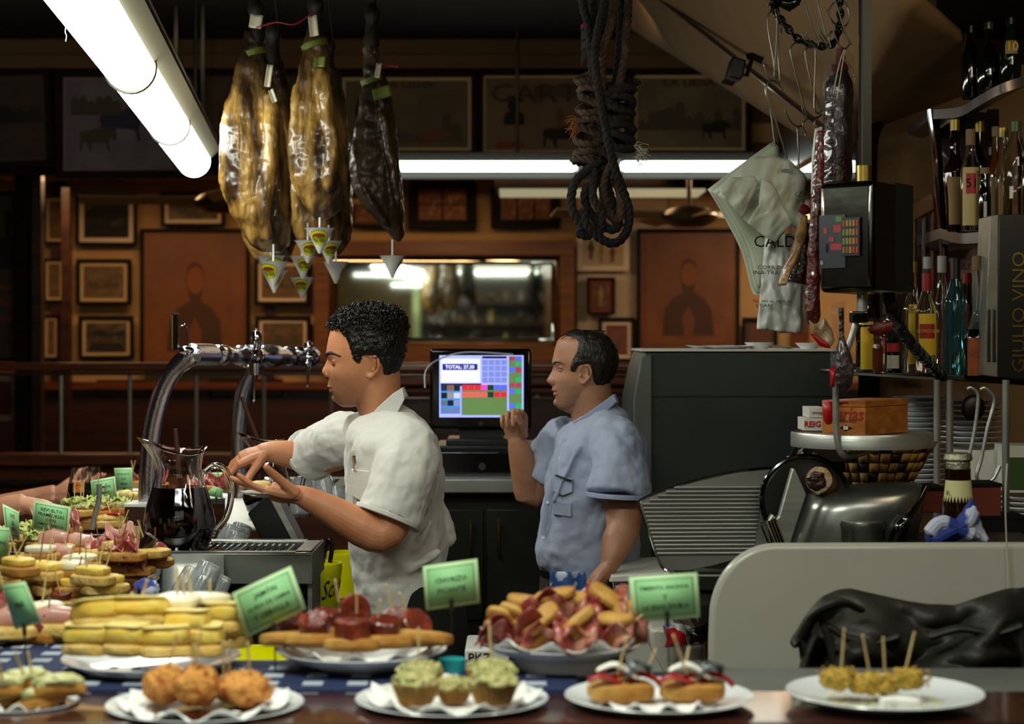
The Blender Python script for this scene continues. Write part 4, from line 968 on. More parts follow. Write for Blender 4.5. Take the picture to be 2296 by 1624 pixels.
    m = MB(); a = [P(1240, 1124, f+.015), P(1281, 1128, f-.010), P(1281, 1160, f-.010), P(1240, 1154, f+.015)]; bk = [q+Vector((0, .03, 0)) for q in a]
    m.add(a+bk, [(0, 1, 2, 3)]+[(i, (i+1) % 4, (i+1) % 4+4, i+4) for i in range(4)]); m.build('pocket_flap', 'trim_blue', t, bevel=.002)
    MB().tube([P(1246, 1066, f+.012), P(1282, 1078, f-.012)], .0028, 6).build('pen', 'black', t)
    q = [(1268, 985, f+.07), (1256, 1020, f+.062), (1246, 1060, f+.05), (1228, 1120, f+.05), (1218, 1200, f+.055)]
    MB().tube(bez([P(*p) for p in q], 4), .009, 6, flat=.3, up=(1, -.4, 0)).build('placket', 'trim_blue', t)
    for p in q[1:]: MB().ell(P(p[0], p[1]+8, p[2]-.006), (.005, .002, .005), 8, 6).build('button', 'porcelain', t)
    MB().tube([P(1384.5, 1106, 5.04), P(1384, 1116, 5.04)], .085, 28).build('sleeve_hem', 'trim_blue', t, bevel=.002)
    # trousers, belt, checked cloth tucked in
    s = loft([(1262, 1212, 1430, .165), (1292, 1210, 1432, .17), (1340, 1208, 1434, .175), (1420, 1215, 1430, .17)], D, .1)
    for sy in (-.09, .09):
        x = P(1325, 0, D).x; limb(s, [P(1325, 1380, D)+Vector((0, sy, 0)), Vector((x, D+sy, .5)), Vector((x+.02, D+sy, .08))], [.11, .09, .075])
    s.build('trousers', 'trousers_brown', t, remesh=.008, sm=3)
    mb = loft([(1272, 1208, 1434, .178), (1284, 1208, 1434, .178)], D, .1); mb.build('belt', 'black', t)
    for sy in (-.09, .09): MB().ell((P(1320, 0, D).x-.06, D+sy, .045), (.15, .05, .045)).build('shoe', 'shoe', t)
    c = tag(MB().grid(lambda u, v: P(1234+78*u, 1282+60*v, D-.195+.012*math.sin(u*9)+.01*v), 20, 8).build('tucked_cloth', 'cloth_check_blue', solid=.004), 'blue and white checked cloth tucked into the belt of the older barman', 'cloth')

barman_blue()

# ------------------------------------------------------------------ customers reaching in from the left
def customer(label, pts, rs, hd, hn, side, curls, sleeve, s=1.0):
    b = Vector(pts[0]); t = thing('person', label, 'person', (b.x-.25, b.y+.1, 0))
    mb = MB(); limb(mb, pts, rs); hand(mb, pts[-1], hd, hn, side, curls, s=s, thumb=(.3, .3), tcurl=.5)
    mb.ell((b.x-.25, b.y+.12, 1.18), (.17, .2, .30)); mb.tube([(b.x-.25, b.y+.12, 1.4), (b.x-.25, b.y+.12, 1.6)], .06); mb.ell((b.x-.23, b.y+.12, 1.70), (.10, .08, .125), 20, 14)
    mb.ell((b.x-.33, b.y+.12, 1.68), (.02, .015, .03)); mb.tube([b, (b.x-.2, b.y+.1, 1.36)], [rs[0], .055])
    for sy in (-.09, .09): mb.tube([(b.x-.25, b.y+.12+sy, .95), (b.x-.25, b.y+.12+sy, .05)], [.09, .05])
    mb.build('body', 'skin_pale', t, remesh=.004, sm=4)
    mb = MB(); mb.ell((b.x-.25, b.y+.12, 1.16), (.19, .22, .33)); mb.tube([(b.x-.22, b.y+.1, 1.38), (b.x-.1, b.y+.05, (1.38+b.z)/2)], [.075, .065]); mb.build('shirt', sleeve, t, remesh=.01, sm=3)
    mb = MB(); mb.ell((b.x-.25, b.y+.12, .9), (.17, .2, .2))
    for sy in (-.09, .09): mb.tube([(b.x-.25, b.y+.12+sy, .95), (b.x-.25, b.y+.12+sy, .03)], [.11, .07])
    mb.build('trousers', 'trousers_brown', t, remesh=.01, sm=3)
    mb = MB(); mb.ell((b.x-.25, b.y+.13, 1.73), (.105, .09, .115), 20, 14, nz=.2, ns=30); mb.build('hair', 'hair_brown', t)


customer('customer cut off by the left edge, bare forearm and hand reaching over the plates', [P(-170, 1190, 5.0), P(-40, 1168, 5.0), P(12, 1140, 5.0), P(55, 1130, 5.0)], [.042, .038, .032, .028], (.9, 0, -.25), (-.2, .2, -1), 1, [.3, .35, .4, .4], 'shirt_dark')
customer('second customer at the far left of the counter, hand open behind the wine glasses', [P(-150, 1165, 6.45), P(10, 1135, 6.45), P(80, 1118, 6.45), P(125, 1106, 6.45)], [.045, .042, .036, .030], (.95, 0, .22), (-.1, -.3, .95), -1, [.15, .15, .2, .3], 'shirt_dark', 1.05)

# ================================================================== TILL, CABINETS, MACHINE
def pbox(name, x0, y0, x1, y1, d, th, m, par=None, **k):
    a, b = P(x0, y1, d), P(x1, y0, d)
    return MB().box(((a.x+b.x)/2, d+th/2, (a.z+b.z)/2), (b.x-a.x, th, b.z-a.z)).build(name, m, par, **k)
def ppoly(name, pts, d, th, m, par=None, **k): return MB().pxpoly(pts, d, th).build(name, m, par, **k)
def E_(key, col, s=1.0): return mat('screen_'+key, col, .5, emit=s)
t = thing('steel_cabinet', 'low stainless steel cabinet with four doors carrying the till', 'cabinet', (P(1215, 0, 6.1).x, 6.3, 0))
d = 6.1
a, b = P(960, 1075, d), P(1475, 1075, d)
MB().box(((a.x+b.x)/2, d+.28, a.z-.02), (b.x-a.x, .62, .045)).build('worktop', 'steel_brushed', t, bevel=.004)
MB().box(((a.x+b.x)/2, d+.32, a.z/2-.03), (b.x-a.x-.02, .5, a.z-.08)).build('body', 'steel_dark', t)
for i, (x0, x1, hx) in enumerate(((966, 1085, 1056), (1090, 1212, 1119), (1217, 1340, 1315), (1345, 1470, 1370))):
    dr = pbox('door', x0, 1142, x1, 1392, d+.055, .015, 'steel_dark', t, bevel=.004)
    MB().tube(bez([P(hx, 1178, d+.06), P(hx, 1174, d+.02), P(hx, 1182, d+.01), P(hx, 1238, d+.01), P(hx, 1246, d+.02), P(hx, 1242, d+.06)], 3), .0055, 8).build('handle', 'brass', dr)
t = thing('cash_drawer', 'black cash drawer box with a round lock under the till', 'cash drawer', P(1090, 1073, 6.25))
pbox('box', 968, 1012, 1222, 1072, 6.2, .4, 'black_gloss', t, bevel=.006)
MB().tube([P(1081, 1047, 6.2), P(1081, 1047, 6.188)], .012, 16).build('lock', 'chrome', t)
pbox('lid', 975, 1000, 1218, 1012, 6.22, .36, 'black', t, bevel=.005)
mo = thing('till_monitor', 'black touch-screen till showing a blue and green menu with the total', 'monitor', P(1078, 1000, 6.35))
d = 6.3
pbox('casing', 964, 782, 1192, 962, d, .05, 'black_gloss', mo, bevel=.01)
pbox('neck', 1030, 958, 1130, 985, d+.03, .06, 'black', mo); pbox('stand', 1000, 984, 1170, 1001, d-.04, .22, 'black', mo, bevel=.006)
pbox('screen', 985, 797, 1174, 936, d-.002, .006, E_('frame', 'a6b0ff', .95), mo)
def scr(rects, key, col, s, lay, nm):
    if nm.endswith('_button') and 'number' not in nm and len(rects) > 1:
        for r_ in rects: o = scr([r_], key, col, s, lay, nm)
        return o
    m = MB()
    for (x0, y0, x1, y1) in rects:
        a, b = P(x0, y1, d), P(x1, y0, d); m.box(((a.x+b.x)/2, d-.003-lay*.0008, (a.z+b.z)/2), (b.x-a.x, .001, b.z-a.z))
    o = m.build(nm, E_(key, col, s), mo); return o
scr([(989, 805, 1076, 858)], 'white', 'dfe2ff', 1.0, 1, 'ticket_field')
scr([(992, 816, 1071, 830)], 'navy', '141c96', .8, 2, 'total_field')
text('total_text', 'TOTAL: 27.30', P(1031, 823.5, d-.0052), .0165, E_('pale', 'f2f2ff', 1), mo, bold=.0004)
scr([(988, 860, 1079, 866)], 'dark', '12122e', .4, 1, 'dark_bar'); scr([(1081, 799, 1136, 804)], 'dark', '12122e', .4, 1, 'dark_bar')
scr([(1081+i*14.2, 807+j*13.2, 1094+i*14.2, 819+j*13.2) for i in range(4) for j in range(4)], 'keys', '7f8cd8', .8, 1, 'number_button')['kind'] = 'stuff'
scr([(1035, 863, 1137, 931)], 'green', '62854c', .75, 1, 'menu_field')
scr([(1141, 799, 1170, 931)], 'green', '62854c', .75, 1, 'side_field')
scr([(1036+i*14.4, 863, 1049+i*14.4, 875) for i in (0, 1, 2)]+[(1036+i*14.4, 879, 1049+i*14.4, 891) for i in (5, 6)], 'red', 'd8203c', .85, 2, 'red_button')
scr([(1036+i*14.4, 879, 1049+i*14.4, 891) for i in (0, 1, 2, 3)], 'salmon', 'e0605a', .85, 2, 'salmon_button')
scr([(1036+3*14.4, 863, 1049+3*14.4, 875)], 'pink', 'e83cc8', .9, 2, 'pink_button')
scr([(1036+4*14.4, 863, 1049+4*14.4, 875), (1036+4*14.4, 879, 1049+4*14.4, 891)], 'teal', '12382e', .7, 2, 'dark_button')
scr([(1036+i*14.4, 863, 1049+i*14.4, 875) for i in (5, 6)]+[(1142, 824, 1154, 835), (1142, 873, 1154, 883), (1142, 905, 1154, 916), (1156, 800, 1169, 809)], 'blue', '5a62f0', .9, 2, 'blue_button')
scr([(1142, 800, 1154, 809), (1156, 824, 1169, 835), (1142, 859, 1154, 869), (1156, 859, 1169, 869), (1156, 917, 1169, 926)], 'rose', 'a8385c', .8, 2, 'rose_button')
scr([(1156, 812, 1169, 821), (1156, 846, 1169, 856), (1156, 873, 1169, 883), (1156, 905, 1169, 916)], 'mint', '1fae72', .8, 2, 'green_button')
scr([(988, 863, 1032, 928)], 'sky', '3a8ad8', .85, 1, 'picture_field')
for j in range(4):
    for i in range(3):
        scr([(989+i*14.4, 864+j*16.8, 1002.5+i*14.4, 876.5+j*16.8)], 'pic%d%d' % (i, j), ['2a2440', '9a6242', '201a18', '14181e', 'a8988e', 'dfe6ff', '6a7488', '10161c', '8e9bd8', '6f80c0', '7684c4', '7082c2'][j*3+i], .6, 2, 'picture_button')
MB().tube([P(1078, 950, d-.001), P(1078, 950, d-.004)], .008, 12).build('emblem', 'chrome', mo)
tag(MB().tube(bez([P(953, 870, 6.0), P(955, 830, 6.02), P(985, 806, 6.15), P(1045, 790, 6.2), P(1150, 795, 6.25)], 6), .0025, 5).build('loose_cable', 'enamel'), 'thin pale wire drooping over the top left of the till', 'wire')

# tall grey machine with white dishes on top
t = thing('grey_machine', 'tall dark grey catering machine with a slanted left side, between barman and slicer', 'machine', P(1640, 1300, 5.8))
d = 5.7
ppoly('housing', [(1444, 786), (1880, 786), (1880, 1330), (1420, 1330), (1416, 900), (1430, 830)], d, .5, 'machine_grey', t, bevel=.012)
ppoly('side_panel', [(1437, 800), (1462, 796), (1462, 1300), (1424, 1300), (1420, 900)], d-.012, .02, 'machine_light', t, bevel=.005)
pbox('top_plate', 1440, 783, 1880, 788, d-.01, .52, 'enamel', t); pbox('seam', 1462, 888, 1880, 890, d-.003, .01, 'black', t)
def dish(name, label, px, py, d, r, h, m='porcelain', tilt=0, grp='dishes on top of the grey machine'):
    c = P(px, py, d); mb = MB(); M = R('Y', tilt)
    mb.lathe([(0, 0), (r*.55, 0), (r*.6, h*.25), (r*.98, h*.9), (r, h), (r*.95, h), (r*.6, h*.45), (0, h*.4)], c, 28, M=M)
    return tag(mb.build(name, m, angle=50), label, 'plate', grp)
dish('plate', 'small white plate tilted at the left end on top of the grey machine', 1578, 782, 5.85, .06, .008, tilt=3)
dish('plate', 'wide white plate lying flat on top of the grey machine', 1635, 784, 5.8, .085, .012)
dish('bowl', 'shallow white bowl in the middle of the grey machine top', 1702, 784, 5.78, .046, .022)
dish('plate', 'white saucer leaning against the bowl on the grey machine', 1752, 781, 5.85, .050, .008, tilt=6)
dish('bowl', 'small thick white bowl at the right end of the grey machine top', 1813, 785, 5.76, .042, .022)

# ================================================================== HAMS
def ham(rows, d, m, label, band=None, ridge=None):
    c = P((rows[0][1]+rows[0][2])/2, rows[-1][0], d); t = thing('cured_ham', label, 'ham', c, 'hams hanging above the bar')
    rr = []
    for y, a, b in rows: rr.append((y, a, b, min(.085, M_(b-a, d)*.36)))
    mb = loft(rr, d, .25, 32)
    for pts, r in (ridge or []): mb.tube(bez([P(x, y, d-.0-z) for x, y, z in pts], 4), [r*.3]+[r]*(len(pts)*4-5)+[r*.4], 10)
    mb.build('meat', m, t, remesh=.005, sm=3, disp=(.05, .016))
    y0, a, b = rows[0]
    h = MB(); cx = (a+b)/2; h.tube(bez([P(cx-4, y0-70, d), P(cx+2, y0-40, d), P(cx, y0-5, d), P(cx, y0+25, d)], 3), [.016, .020, .026, .026, .022, .022, .024, .026, .026, .026][:10], 14)
    h.build('hoof', 'hoof', t)
    MB().tube(bez([P(cx-6, y0-10, d-.028), P(cx+12, y0-50, d-.02), P(cx+4, -40, d), P(cx+4, -420, d)], 4), .003, 6).build('cord', 'rope_dark', t)
    return t, d
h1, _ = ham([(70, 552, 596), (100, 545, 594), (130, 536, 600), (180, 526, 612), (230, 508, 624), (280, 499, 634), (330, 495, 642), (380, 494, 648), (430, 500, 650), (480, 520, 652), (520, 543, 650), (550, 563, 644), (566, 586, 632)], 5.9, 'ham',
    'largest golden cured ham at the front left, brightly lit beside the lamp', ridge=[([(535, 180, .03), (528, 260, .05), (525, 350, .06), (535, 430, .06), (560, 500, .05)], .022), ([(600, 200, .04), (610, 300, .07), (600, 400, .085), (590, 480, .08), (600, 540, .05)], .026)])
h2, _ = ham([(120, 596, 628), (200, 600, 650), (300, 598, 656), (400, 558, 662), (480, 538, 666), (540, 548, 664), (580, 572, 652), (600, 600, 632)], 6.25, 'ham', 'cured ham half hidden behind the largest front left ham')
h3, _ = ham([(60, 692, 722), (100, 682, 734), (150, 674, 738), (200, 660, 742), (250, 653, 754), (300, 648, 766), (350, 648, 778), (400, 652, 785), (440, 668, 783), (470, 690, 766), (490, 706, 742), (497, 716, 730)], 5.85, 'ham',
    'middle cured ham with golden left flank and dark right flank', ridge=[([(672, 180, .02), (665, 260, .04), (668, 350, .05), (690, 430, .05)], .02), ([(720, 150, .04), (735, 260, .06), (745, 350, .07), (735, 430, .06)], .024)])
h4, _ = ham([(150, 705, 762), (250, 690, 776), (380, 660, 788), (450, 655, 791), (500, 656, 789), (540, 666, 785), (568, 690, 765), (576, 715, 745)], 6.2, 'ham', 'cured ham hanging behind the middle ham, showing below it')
h5, _ = ham([(80, 818, 850), (110, 813, 852), (145, 816, 850), (180, 815, 866), (230, 806, 880), (280, 798, 888), (330, 788, 893), (380, 784, 898), (430, 794, 903), (470, 818, 905), (500, 848, 906), (530, 874, 904), (543, 886, 898)], 6.1, 'ham_dark',
    'slim dark cured ham, rightmost of the row', ridge=[([(800, 300, .03), (802, 380, .05), (830, 450, .05), (870, 510, .04)], .016), ([(850, 180, .03), (862, 280, .05), (880, 380, .05), (893, 460, .04)], .014)])
def hang_tag(px, py, w, h, d, m, par, tilt=0, name='paper_tag'):
    c = P(px, py, d); M = R('Y', tilt)
    o = MB().grid(lambda u, v: c+M @ Vector(((u-.5)*M_(w, d), .006*math.sin(u*5), (.5-v)*M_(h, d))), 6, 6).build(name, m, par, solid=.0015, weld=False); return o
hang_tag(574, 48, 28, 30, 5.84, 'tag_paper', h1, 10); hang_tag(603, 170, 14, 50, 5.80, 'tag_paper', h1, 8); hang_tag(703, 58, 20, 46, 5.78, 'tag_paper', h3, -6)
hang_tag(612, 215, 12, 30, 5.80, 'tag_paper', h1, -20); hang_tag(848, 158, 12, 34, 6.0, 'tag_paper', h5, 10)
for par, (x, y, w_, d) in ((h1, (570, 118, 26, 5.9)), (h3, (706, 100, 28, 5.85)), (h5, (834, 180, 24, 6.1))):
    MB().tube([P(x-2, y-4, d), P(x+2, y+8, d)], M_(w_, d)+.003, 22).build('label_band', 'tag_green', par)
hang_tag(856, 208, 42, 26, 5.98, 'tag_green', h5, -14, 'label_tag'); hang_tag(717, 138, 26, 24, 5.76, 'tag_green', h3, 4, 'label_tag')
MB().tube(bez([P(575, 62, 5.82), P(620, 50, 5.8), P(660, 55, 5.78), P(700, 30, 5.78)], 4), .006, 6, flat=.3).build('red_ribbon', 'tag_red', h1)
MB().tube(bez([P(850, 142, 6.0), P(865, 146, 6.0), P(895, 150, 5.98)], 4), .0035, 6).build('red_ribbon', 'tag_red', h5)

def drip_cup(px, py, w_, d, label, ang, top):
    """white paper cone on a skewer stuck up into the ham; (px,py) = middle of the rim"""
    c = P(px, py, d); r = M_(w_, d)/2; h = r*1.72
    t = thing('drip_cup', label, 'drip cup', c-Vector((0, 0, h)), 'white drip cups under the hams')
    MB().lathe([(.004, -h), (r*.45, -h*.56), (r*.93, -h*.05), (r*1.04, 0), (r*1.0, 0), (r*.88, -h*.06), (r*.4, -h*.56), (.001, -h*.95)], c, 32).build('cone', 'cup_white', t, angle=50)
    MB().tube([P(px, py, d)-Vector((0, 0, h*.8)), P(px, top, d)], .0032, 8).build('stick', 'stick_white', t)
    def cp(u, v, off):       # u,v in metres on the unrolled cone, centred on the label
        z = -h*.40+v; rr = r*max(.05, 1+z/h)*.99+off; a = -PI/2+ang+u/(r*.62)
        return c+Vector((rr*math.cos(a), rr*math.sin(a), z))
    def disc(ru, rv, off, m, nm, dv=0, half=False):
        mb = MB(); n = 28; vs = [cp(0, dv, off)]; 
        for ring in (.5, 1):
            for k in range(n):
                a = PI*k/(n-1) if half else 2*PI*k/n
                vs.append(cp(ru*ring*math.cos(a), dv+rv*ring*math.sin(a), off))
        fs = [(0, 1+k, 1+(k+1) % n) for k in range(n)]+[(1+k, 1+n+k, 1+n+(k+1) % n, 1+(k+1) % n) for k in range(n)]
        return mb.add(vs, fs).build(nm, m, t, weld=False)
    disc(r*.60, h*.30, .0014, 'ink', 'label_rim'); disc(r*.57, h*.28, .0019, 'label_yellow', 'label'); disc(r*.42, h*.14, .0023, 'label_brown', 'ham_emblem', dv=h*.035, half=True)
    cu = bpy.data.curves.new('x', 'FONT'); cu.body = 'FRASTREAL'; cu.size = r*.30; cu.align_x = 'CENTER'; cu.align_y = 'CENTER'; cu.resolution_u = 1; cu.offset = r*.006
    tmp = bpy.data.objects.new('x', cu); me = bpy.data.meshes.new_from_object(tmp); bpy.data.objects.remove(tmp)
    mb = MB(); mb.add([cp(v.co.x*.62, v.co.y*1.5-h*.08, .0027) for v in me.vertices], [tuple(p.vertices) for p in me.polygons]); mb.build('lettering', 'ink', t, weld=False)
for a in ((607, 574, 64, 5.98, 'drip cup under the front left ham, hidden behind another cup', .5, 548), (613, 587, 66, 5.84, 'largest drip cup, under the front left ham', -.45, 548), (615, 607, 58, 6.15, 'lowest tip drip cup behind the largest one', .2, 590),
          (717, 512, 66, 5.80, 'topmost drip cup, right under the middle ham', 0, 488), (690, 540, 58, 5.95, 'drip cup just left below the topmost one', .35, 500), (737, 541, 60, 5.98, 'drip cup just right below the topmost one', .45, 505),
          (679, 575, 58, 6.05, 'drip cup in the middle of the left string of cups', .35, 548), (677, 622, 56, 6.2, 'lowest drip cup, hanging alone above the tap', 0, 560), (753, 587, 57, 6.15, 'drip cup turned away, to the right of the others', 1.9, 545), (880, 574, 57, 6.05, 'single drip cup under the rightmost dark ham', 1.9, 538)):
    drip_cup(a[0], a[1], a[2], a[3], a[4], a[5], a[6])

# ================================================================== ROPE
def rope_path(pts, d, n=6): return bez([P(x, y, d-z) for x, y, z in pts], n)
def rope_mesh(path, R_, pitch=.055, ns=3):
    mb = MB(); L = 0; fr = []; u = None
    for i, p in enumerate(path):
        t_ = (path[min(i+1, len(path)-1)]-path[max(i-1, 0)]).normalized()
        if u is None: u = frame_axes(t_)[0]
        u = (u-t_*u.dot(t_)).normalized(); v = t_.cross(u); L += (p-path[i-1]).length if i else 0; fr.append((p, u, v, L))
    for k in range(ns):
        pts = [p+(u*math.cos(L/pitch*2*PI+k*2*PI/ns)+v*math.sin(L/pitch*2*PI+k*2*PI/ns))*R_*.46 for p, u, v, L in fr]
        mb.tube(pts, R_*.60, 7)
    return mb
rp = thing('rope_bundle', 'thick knotted old ropes hanging from the ceiling in the middle', 'rope', P(1350, 555, 5.0))
def rope(pts, r, m='rope_dark', n=7, nm='rope'):
    return rope_mesh(rope_path(pts, 5.0, n), r).build(nm, m, rp, weld=False, angle=60)
rope([(1362, -260, .04), (1358, -20, .04), (1345, 50, .06), (1334, 120, .07), (1342, 200, .08), (1358, 290, .08), (1376, 370, .06), (1398, 430, .03), (1411, 480, .02), (1402, 525, .02), (1375, 546, .03), (1342, 532, .04), (1316, 505, .05), (1308, 470, .04)], .0125)
rope([(1300, -260, 0), (1304, -20, 0), (1320, 60, .01), (1326, 130, .02), (1330, 180, .01)], .0125); rope([(1330, -260, 0), (1330, -20, -.02), (1330, 60, -.02), (1338, 160, -.01)], .012)
rope([(1384, -260, .02), (1378, -20, .02), (1368, 60, .04), (1352, 110, .05), (1350, 160, .02), (1350, 220, 0)], .012, 'rope'); rope([(1412, -260, 0), (1410, -20, 0), (1405, 60, .02), (1402, 120, .02), (1392, 170, .01), (1385, 220, 0)], .0125, 'rope')
rope([(1395, -260, -.03), (1393, -20, -.03), (1388, 100, -.03), (1378, 200, -.02)], .012)
def coil(cx, y0, y1, rx, turns, r, m, wob):
    pts = []
    for i in range(int(turns*14)+1):
        a = 2*PI*i/14; f = i/(turns*14); rr = M_(rx, 5)*(1+.12*math.sin(a*.37+wob)); c = P(cx+6*math.sin(f*5+wob), y0+(y1-y0)*f, 5.0)
        pts.append(c+Vector((rr*math.cos(a), rr*.8*math.sin(a), .008*math.sin(a*1.3))))
    rope_mesh(pts, r).build('rope_coil', m, rp, weld=False, angle=60)
coil(1322, 165, 372, 27, 9, .0115, 'rope', 0); coil(1392, 185, 335, 28, 7, .0125, 'rope_dark', 2); coil(1360, 190, 380, 20, 7, .012, 'rope_dark', 1)
rope([(1350, 360, .02), (1320, 380, .03), (1292, 405, .04), (1281, 440, .04), (1286, 478, .04), (1304, 505, .04), (1300, 524, .04), (1322, 530, .03)], .0125)
rope([(1345, 370, 0), (1335, 410, .02), (1312, 430, .03), (1318, 470, .02), (1345, 500, .03), (1372, 515, .03), (1388, 500, .01), (1372, 450, 0), (1358, 400, .01), (1352, 370, 0)], .0125)
rope([(1368, 370, .02), (1352, 420, .03), (1362, 470, .03), (1385, 495, .03), (1392, 450, .02), (1380, 400, .01)], .012, 'rope'); rope([(1335, 380, .03), (1330, 440, .05), (1350, 480, .05), (1345, 520, .04), (1325, 505, .05)], .011)
rr = random.Random(2)
for (px, py, m_, sx_) in ((1290, 285, 'fibre', -1), (1428, 345, 'tag_paper', 1)):
    m = MB()
    for i in range(40):
        a = P(px+rr.uniform(-6, 10)*-sx_, py+rr.uniform(-22, 12), 4.98); b = a+Vector((sx_*rr.uniform(.005, .03), rr.uniform(-.02, .02), rr.uniform(-.035, .01)))
        m.tube([a, a.lerp(b, .5)+Vector((0, 0, .005)), b], .0008, 4)
    m.build('frayed_end', m_, rp, weld=False)['kind'] = 'stuff'
t = thing('hanging_sign_strip', 'narrow dark strip with a red top hanging left of the ropes', 'label', P(1308, 150, 5.06))
ppoly('strip', [(1302, 58), (1319, 44), (1317, 115), (1303, 150)], 5.05, .004, 'black', t)
ppoly('red_end', [(1302, 56), (1319, 43), (1319, 52), (1302, 66)], 5.046, .003, 'red_plastic', t); ppoly('grey_patch', [(1304, 72), (1316, 64), (1316, 84), (1304, 90)], 5.046, .003, 'steel_dark', t); ppoly('grey_patch', [(1304, 96), (1316, 90), (1316, 104), (1304, 112)], 5.046, .003, 'steel_dark', t)

# ================================================================== BEER TAPS, JUGS, SINKS
tt = thing('beer_tap_tower', 'wet chrome beer tap tower with two curved columns and a horizontal tap arm', 'beer tap', P(335, 1236, 5.0))
MB().tube(bez([P(334, 1240, 5.0), P(331, 1100, 5.0), P(336, 1000, 5.0), P(348, 930, 5.0), P(368, 868, 5.0), P(398, 822, 5.0), P(432, 796, 5.0)], 6), [.024]*30+[.025, .026, .027, .027, .027, .026, .024], 24).build('column', 'chrome_wet', tt)
MB().tube(bez([P(545, 1180, 5.75), P(535, 1000, 5.75), P(537, 930, 5.75), P(548, 870, 5.75), P(575, 815, 5.75)], 6), .024, 24).build('column', 'chrome_wet', tt)
A0, A1 = P(425, 795, 5.0), P(700, 800, 6.3)
prof = [(0, .010), (.01, .030), (.14, .031), (.145, .022), (.18, .021), (.185, .029), (.205, .029), (.21, .022), (.225, .029), (.245, .029), (.25, .023), (.35, .023), (.355, .030), (.41, .030), (.415, .025), (.55, .025), (.56, .033), (.64, .036), (.68, .030), (.70, .026), (.76, .026), (.765, .031), (.775, .025), (.79, .031), (.80, .025), (.86, .024), (.865, .031), (.885, .031), (.89, .025), (.95, .026), (.98, .034), (1.0, .030), (1.02, .015)]
mb = MB(); mb.tube([A0.lerp(A1, f) for f, r in prof], [r for f, r in prof], 24); mb.build('tap_arm', 'chrome_wet', tt, angle=50)
c = P(560, 800, 5.55); MB().ell(c+Vector((0, -.01, 0)), (.045, .040, .036), 20, 14).build('tap_body', 'chrome', tt)
c2 = P(692, 802, 6.15); MB().ell(c2, (.036, .034, .03), 20, 14).build('tap_body', 'chrome', tt)
def handle(px, y0, y1, w_, d, m='chrome'):
    c = P(px, y1, d); h = M_(y1-y0, d); r = M_(w_, d)/2
    MB().lathe([(r*.8, 0), (r*1.05, h*.2), (r*1.08, h*.6), (r*.8, h*.86), (r*.3, h*.9), (r*.35, h), (0, h)], c, 16).build('tap_handle', m, tt)
handle(574, 736, 785, 26, 5.5); handle(692, 764, 792, 20, 6.1)
pbox('tap_handle', 387, 704, 399, 784, 4.98, .022, 'black_gloss', tt, bevel=.002, label='tall dark tap handle with brass edge'); pbox('handle_edge', 385, 708, 388, 783, 4.98, .022, 'brass', tt); pbox('handle_cap', 388, 700, 401, 706, 4.975, .024, 'chrome', tt)
MB().tube(bez([P(402, 733, 4.99), P(410, 729, 4.99), P(418, 732, 4.99), P(424, 785, 4.99)], 4), .0022, 6).build('lever', 'chrome', tt)
MB().ell(P(416, 786, 4.96), (.024, .02, .012)).build('lever_knob', 'chrome', tt)
for (px, y0, y1, d, r0) in ((570, 815, 898, 5.5, .016), (691, 815, 864, 6.1, .010)):
    m = MB(); m.tube([P(px, y0, d), P(px+1, y0+(y1-y0)*.32, d)], [r0, r0*.7], 14); m.tube([P(px, y0+5, d-.005), P(px-1, y1, d-.005)], [.006, .0038], 8); m.build('spout', 'chrome', tt)
    MB().ell(P(px-1, y1+1, d-.005), .005, 10, 8).build('spout_tip', 'chrome', tt)

def sink(name, label, x0, x1, ytop, d0, d1, hpx, m='steel_brushed'):
    a, b = P(x0, ytop, d0), P(x1, ytop, d0); z = a.z; h = M_(hpx, d0); W = b.x-a.x
    t = thing(name, label, 'drip tray', ((a.x+b.x)/2, (d0+d1)/2, z-h))
    cx, cy = (a.x+b.x)/2, (d0+d1)/2
    MB().box((cx, d0+.004, z-h/2), (W, .008, h)).build('front_panel', m, t, bevel=.003); MB().box((cx, d1, z-h/2), (W, .008, h)).build('back_panel', m, t)
    for x in (a.x, b.x): MB().box((x, cy, z-h/2), (.008, d1-d0, h)).build('end_panel', m, t, bevel=.002)
    MB().box((cx, cy, z-.016), (W-.01, d1-d0-.01, .006)).build('tray', 'chrome', t)
    mm = MB()
    for yy in (d0+.015, d1-.015): mm.box((cx, yy, z), (W, .03, .006))
    for xx in (a.x+.02, b.x-.02): mm.box((xx, cy, z), (.04, d1-d0, .006))
    mm.build('rim', 'steel', t, bevel=.002)
    g = MB(); n = int(W/.022)
    for i in range(n): g.box((a.x+.05+i*(W-.1)/n, cy, z-.006), (.005, d1-d0-.05, .004))
    o = g.build('grid', 'chrome', t); o['kind'] = 'stuff'
    return t
s1 = sink('drip_tray', 'stainless drip tray box under the big sangria jug', 300, 696, 1241, 4.60, 4.90, 70)
pbox('leg_sheet', 690, 1310, 700, 1420, 4.62, .2, 'steel', s1)
s2 = sink('drip_tray', 'second stainless drip tray farther back, behind the barman\'s hands', 560, 772, 1093, 5.85, 6.25, 60)
pbox('support', 380, 1312, 690, 1480, 4.7, .02, 'black', s1)
t = thing('steel_sink_unit', 'low steel splash panel in front of the drip tray, right of the ham rolls', 'sink', P(420, 1345, 4.5))
MB().grid(lambda u, v: P(352+150*u, 1246+110*v, 4.58-.12*v), 4, 4).build('panel', 'steel_brushed', t, solid=.006)

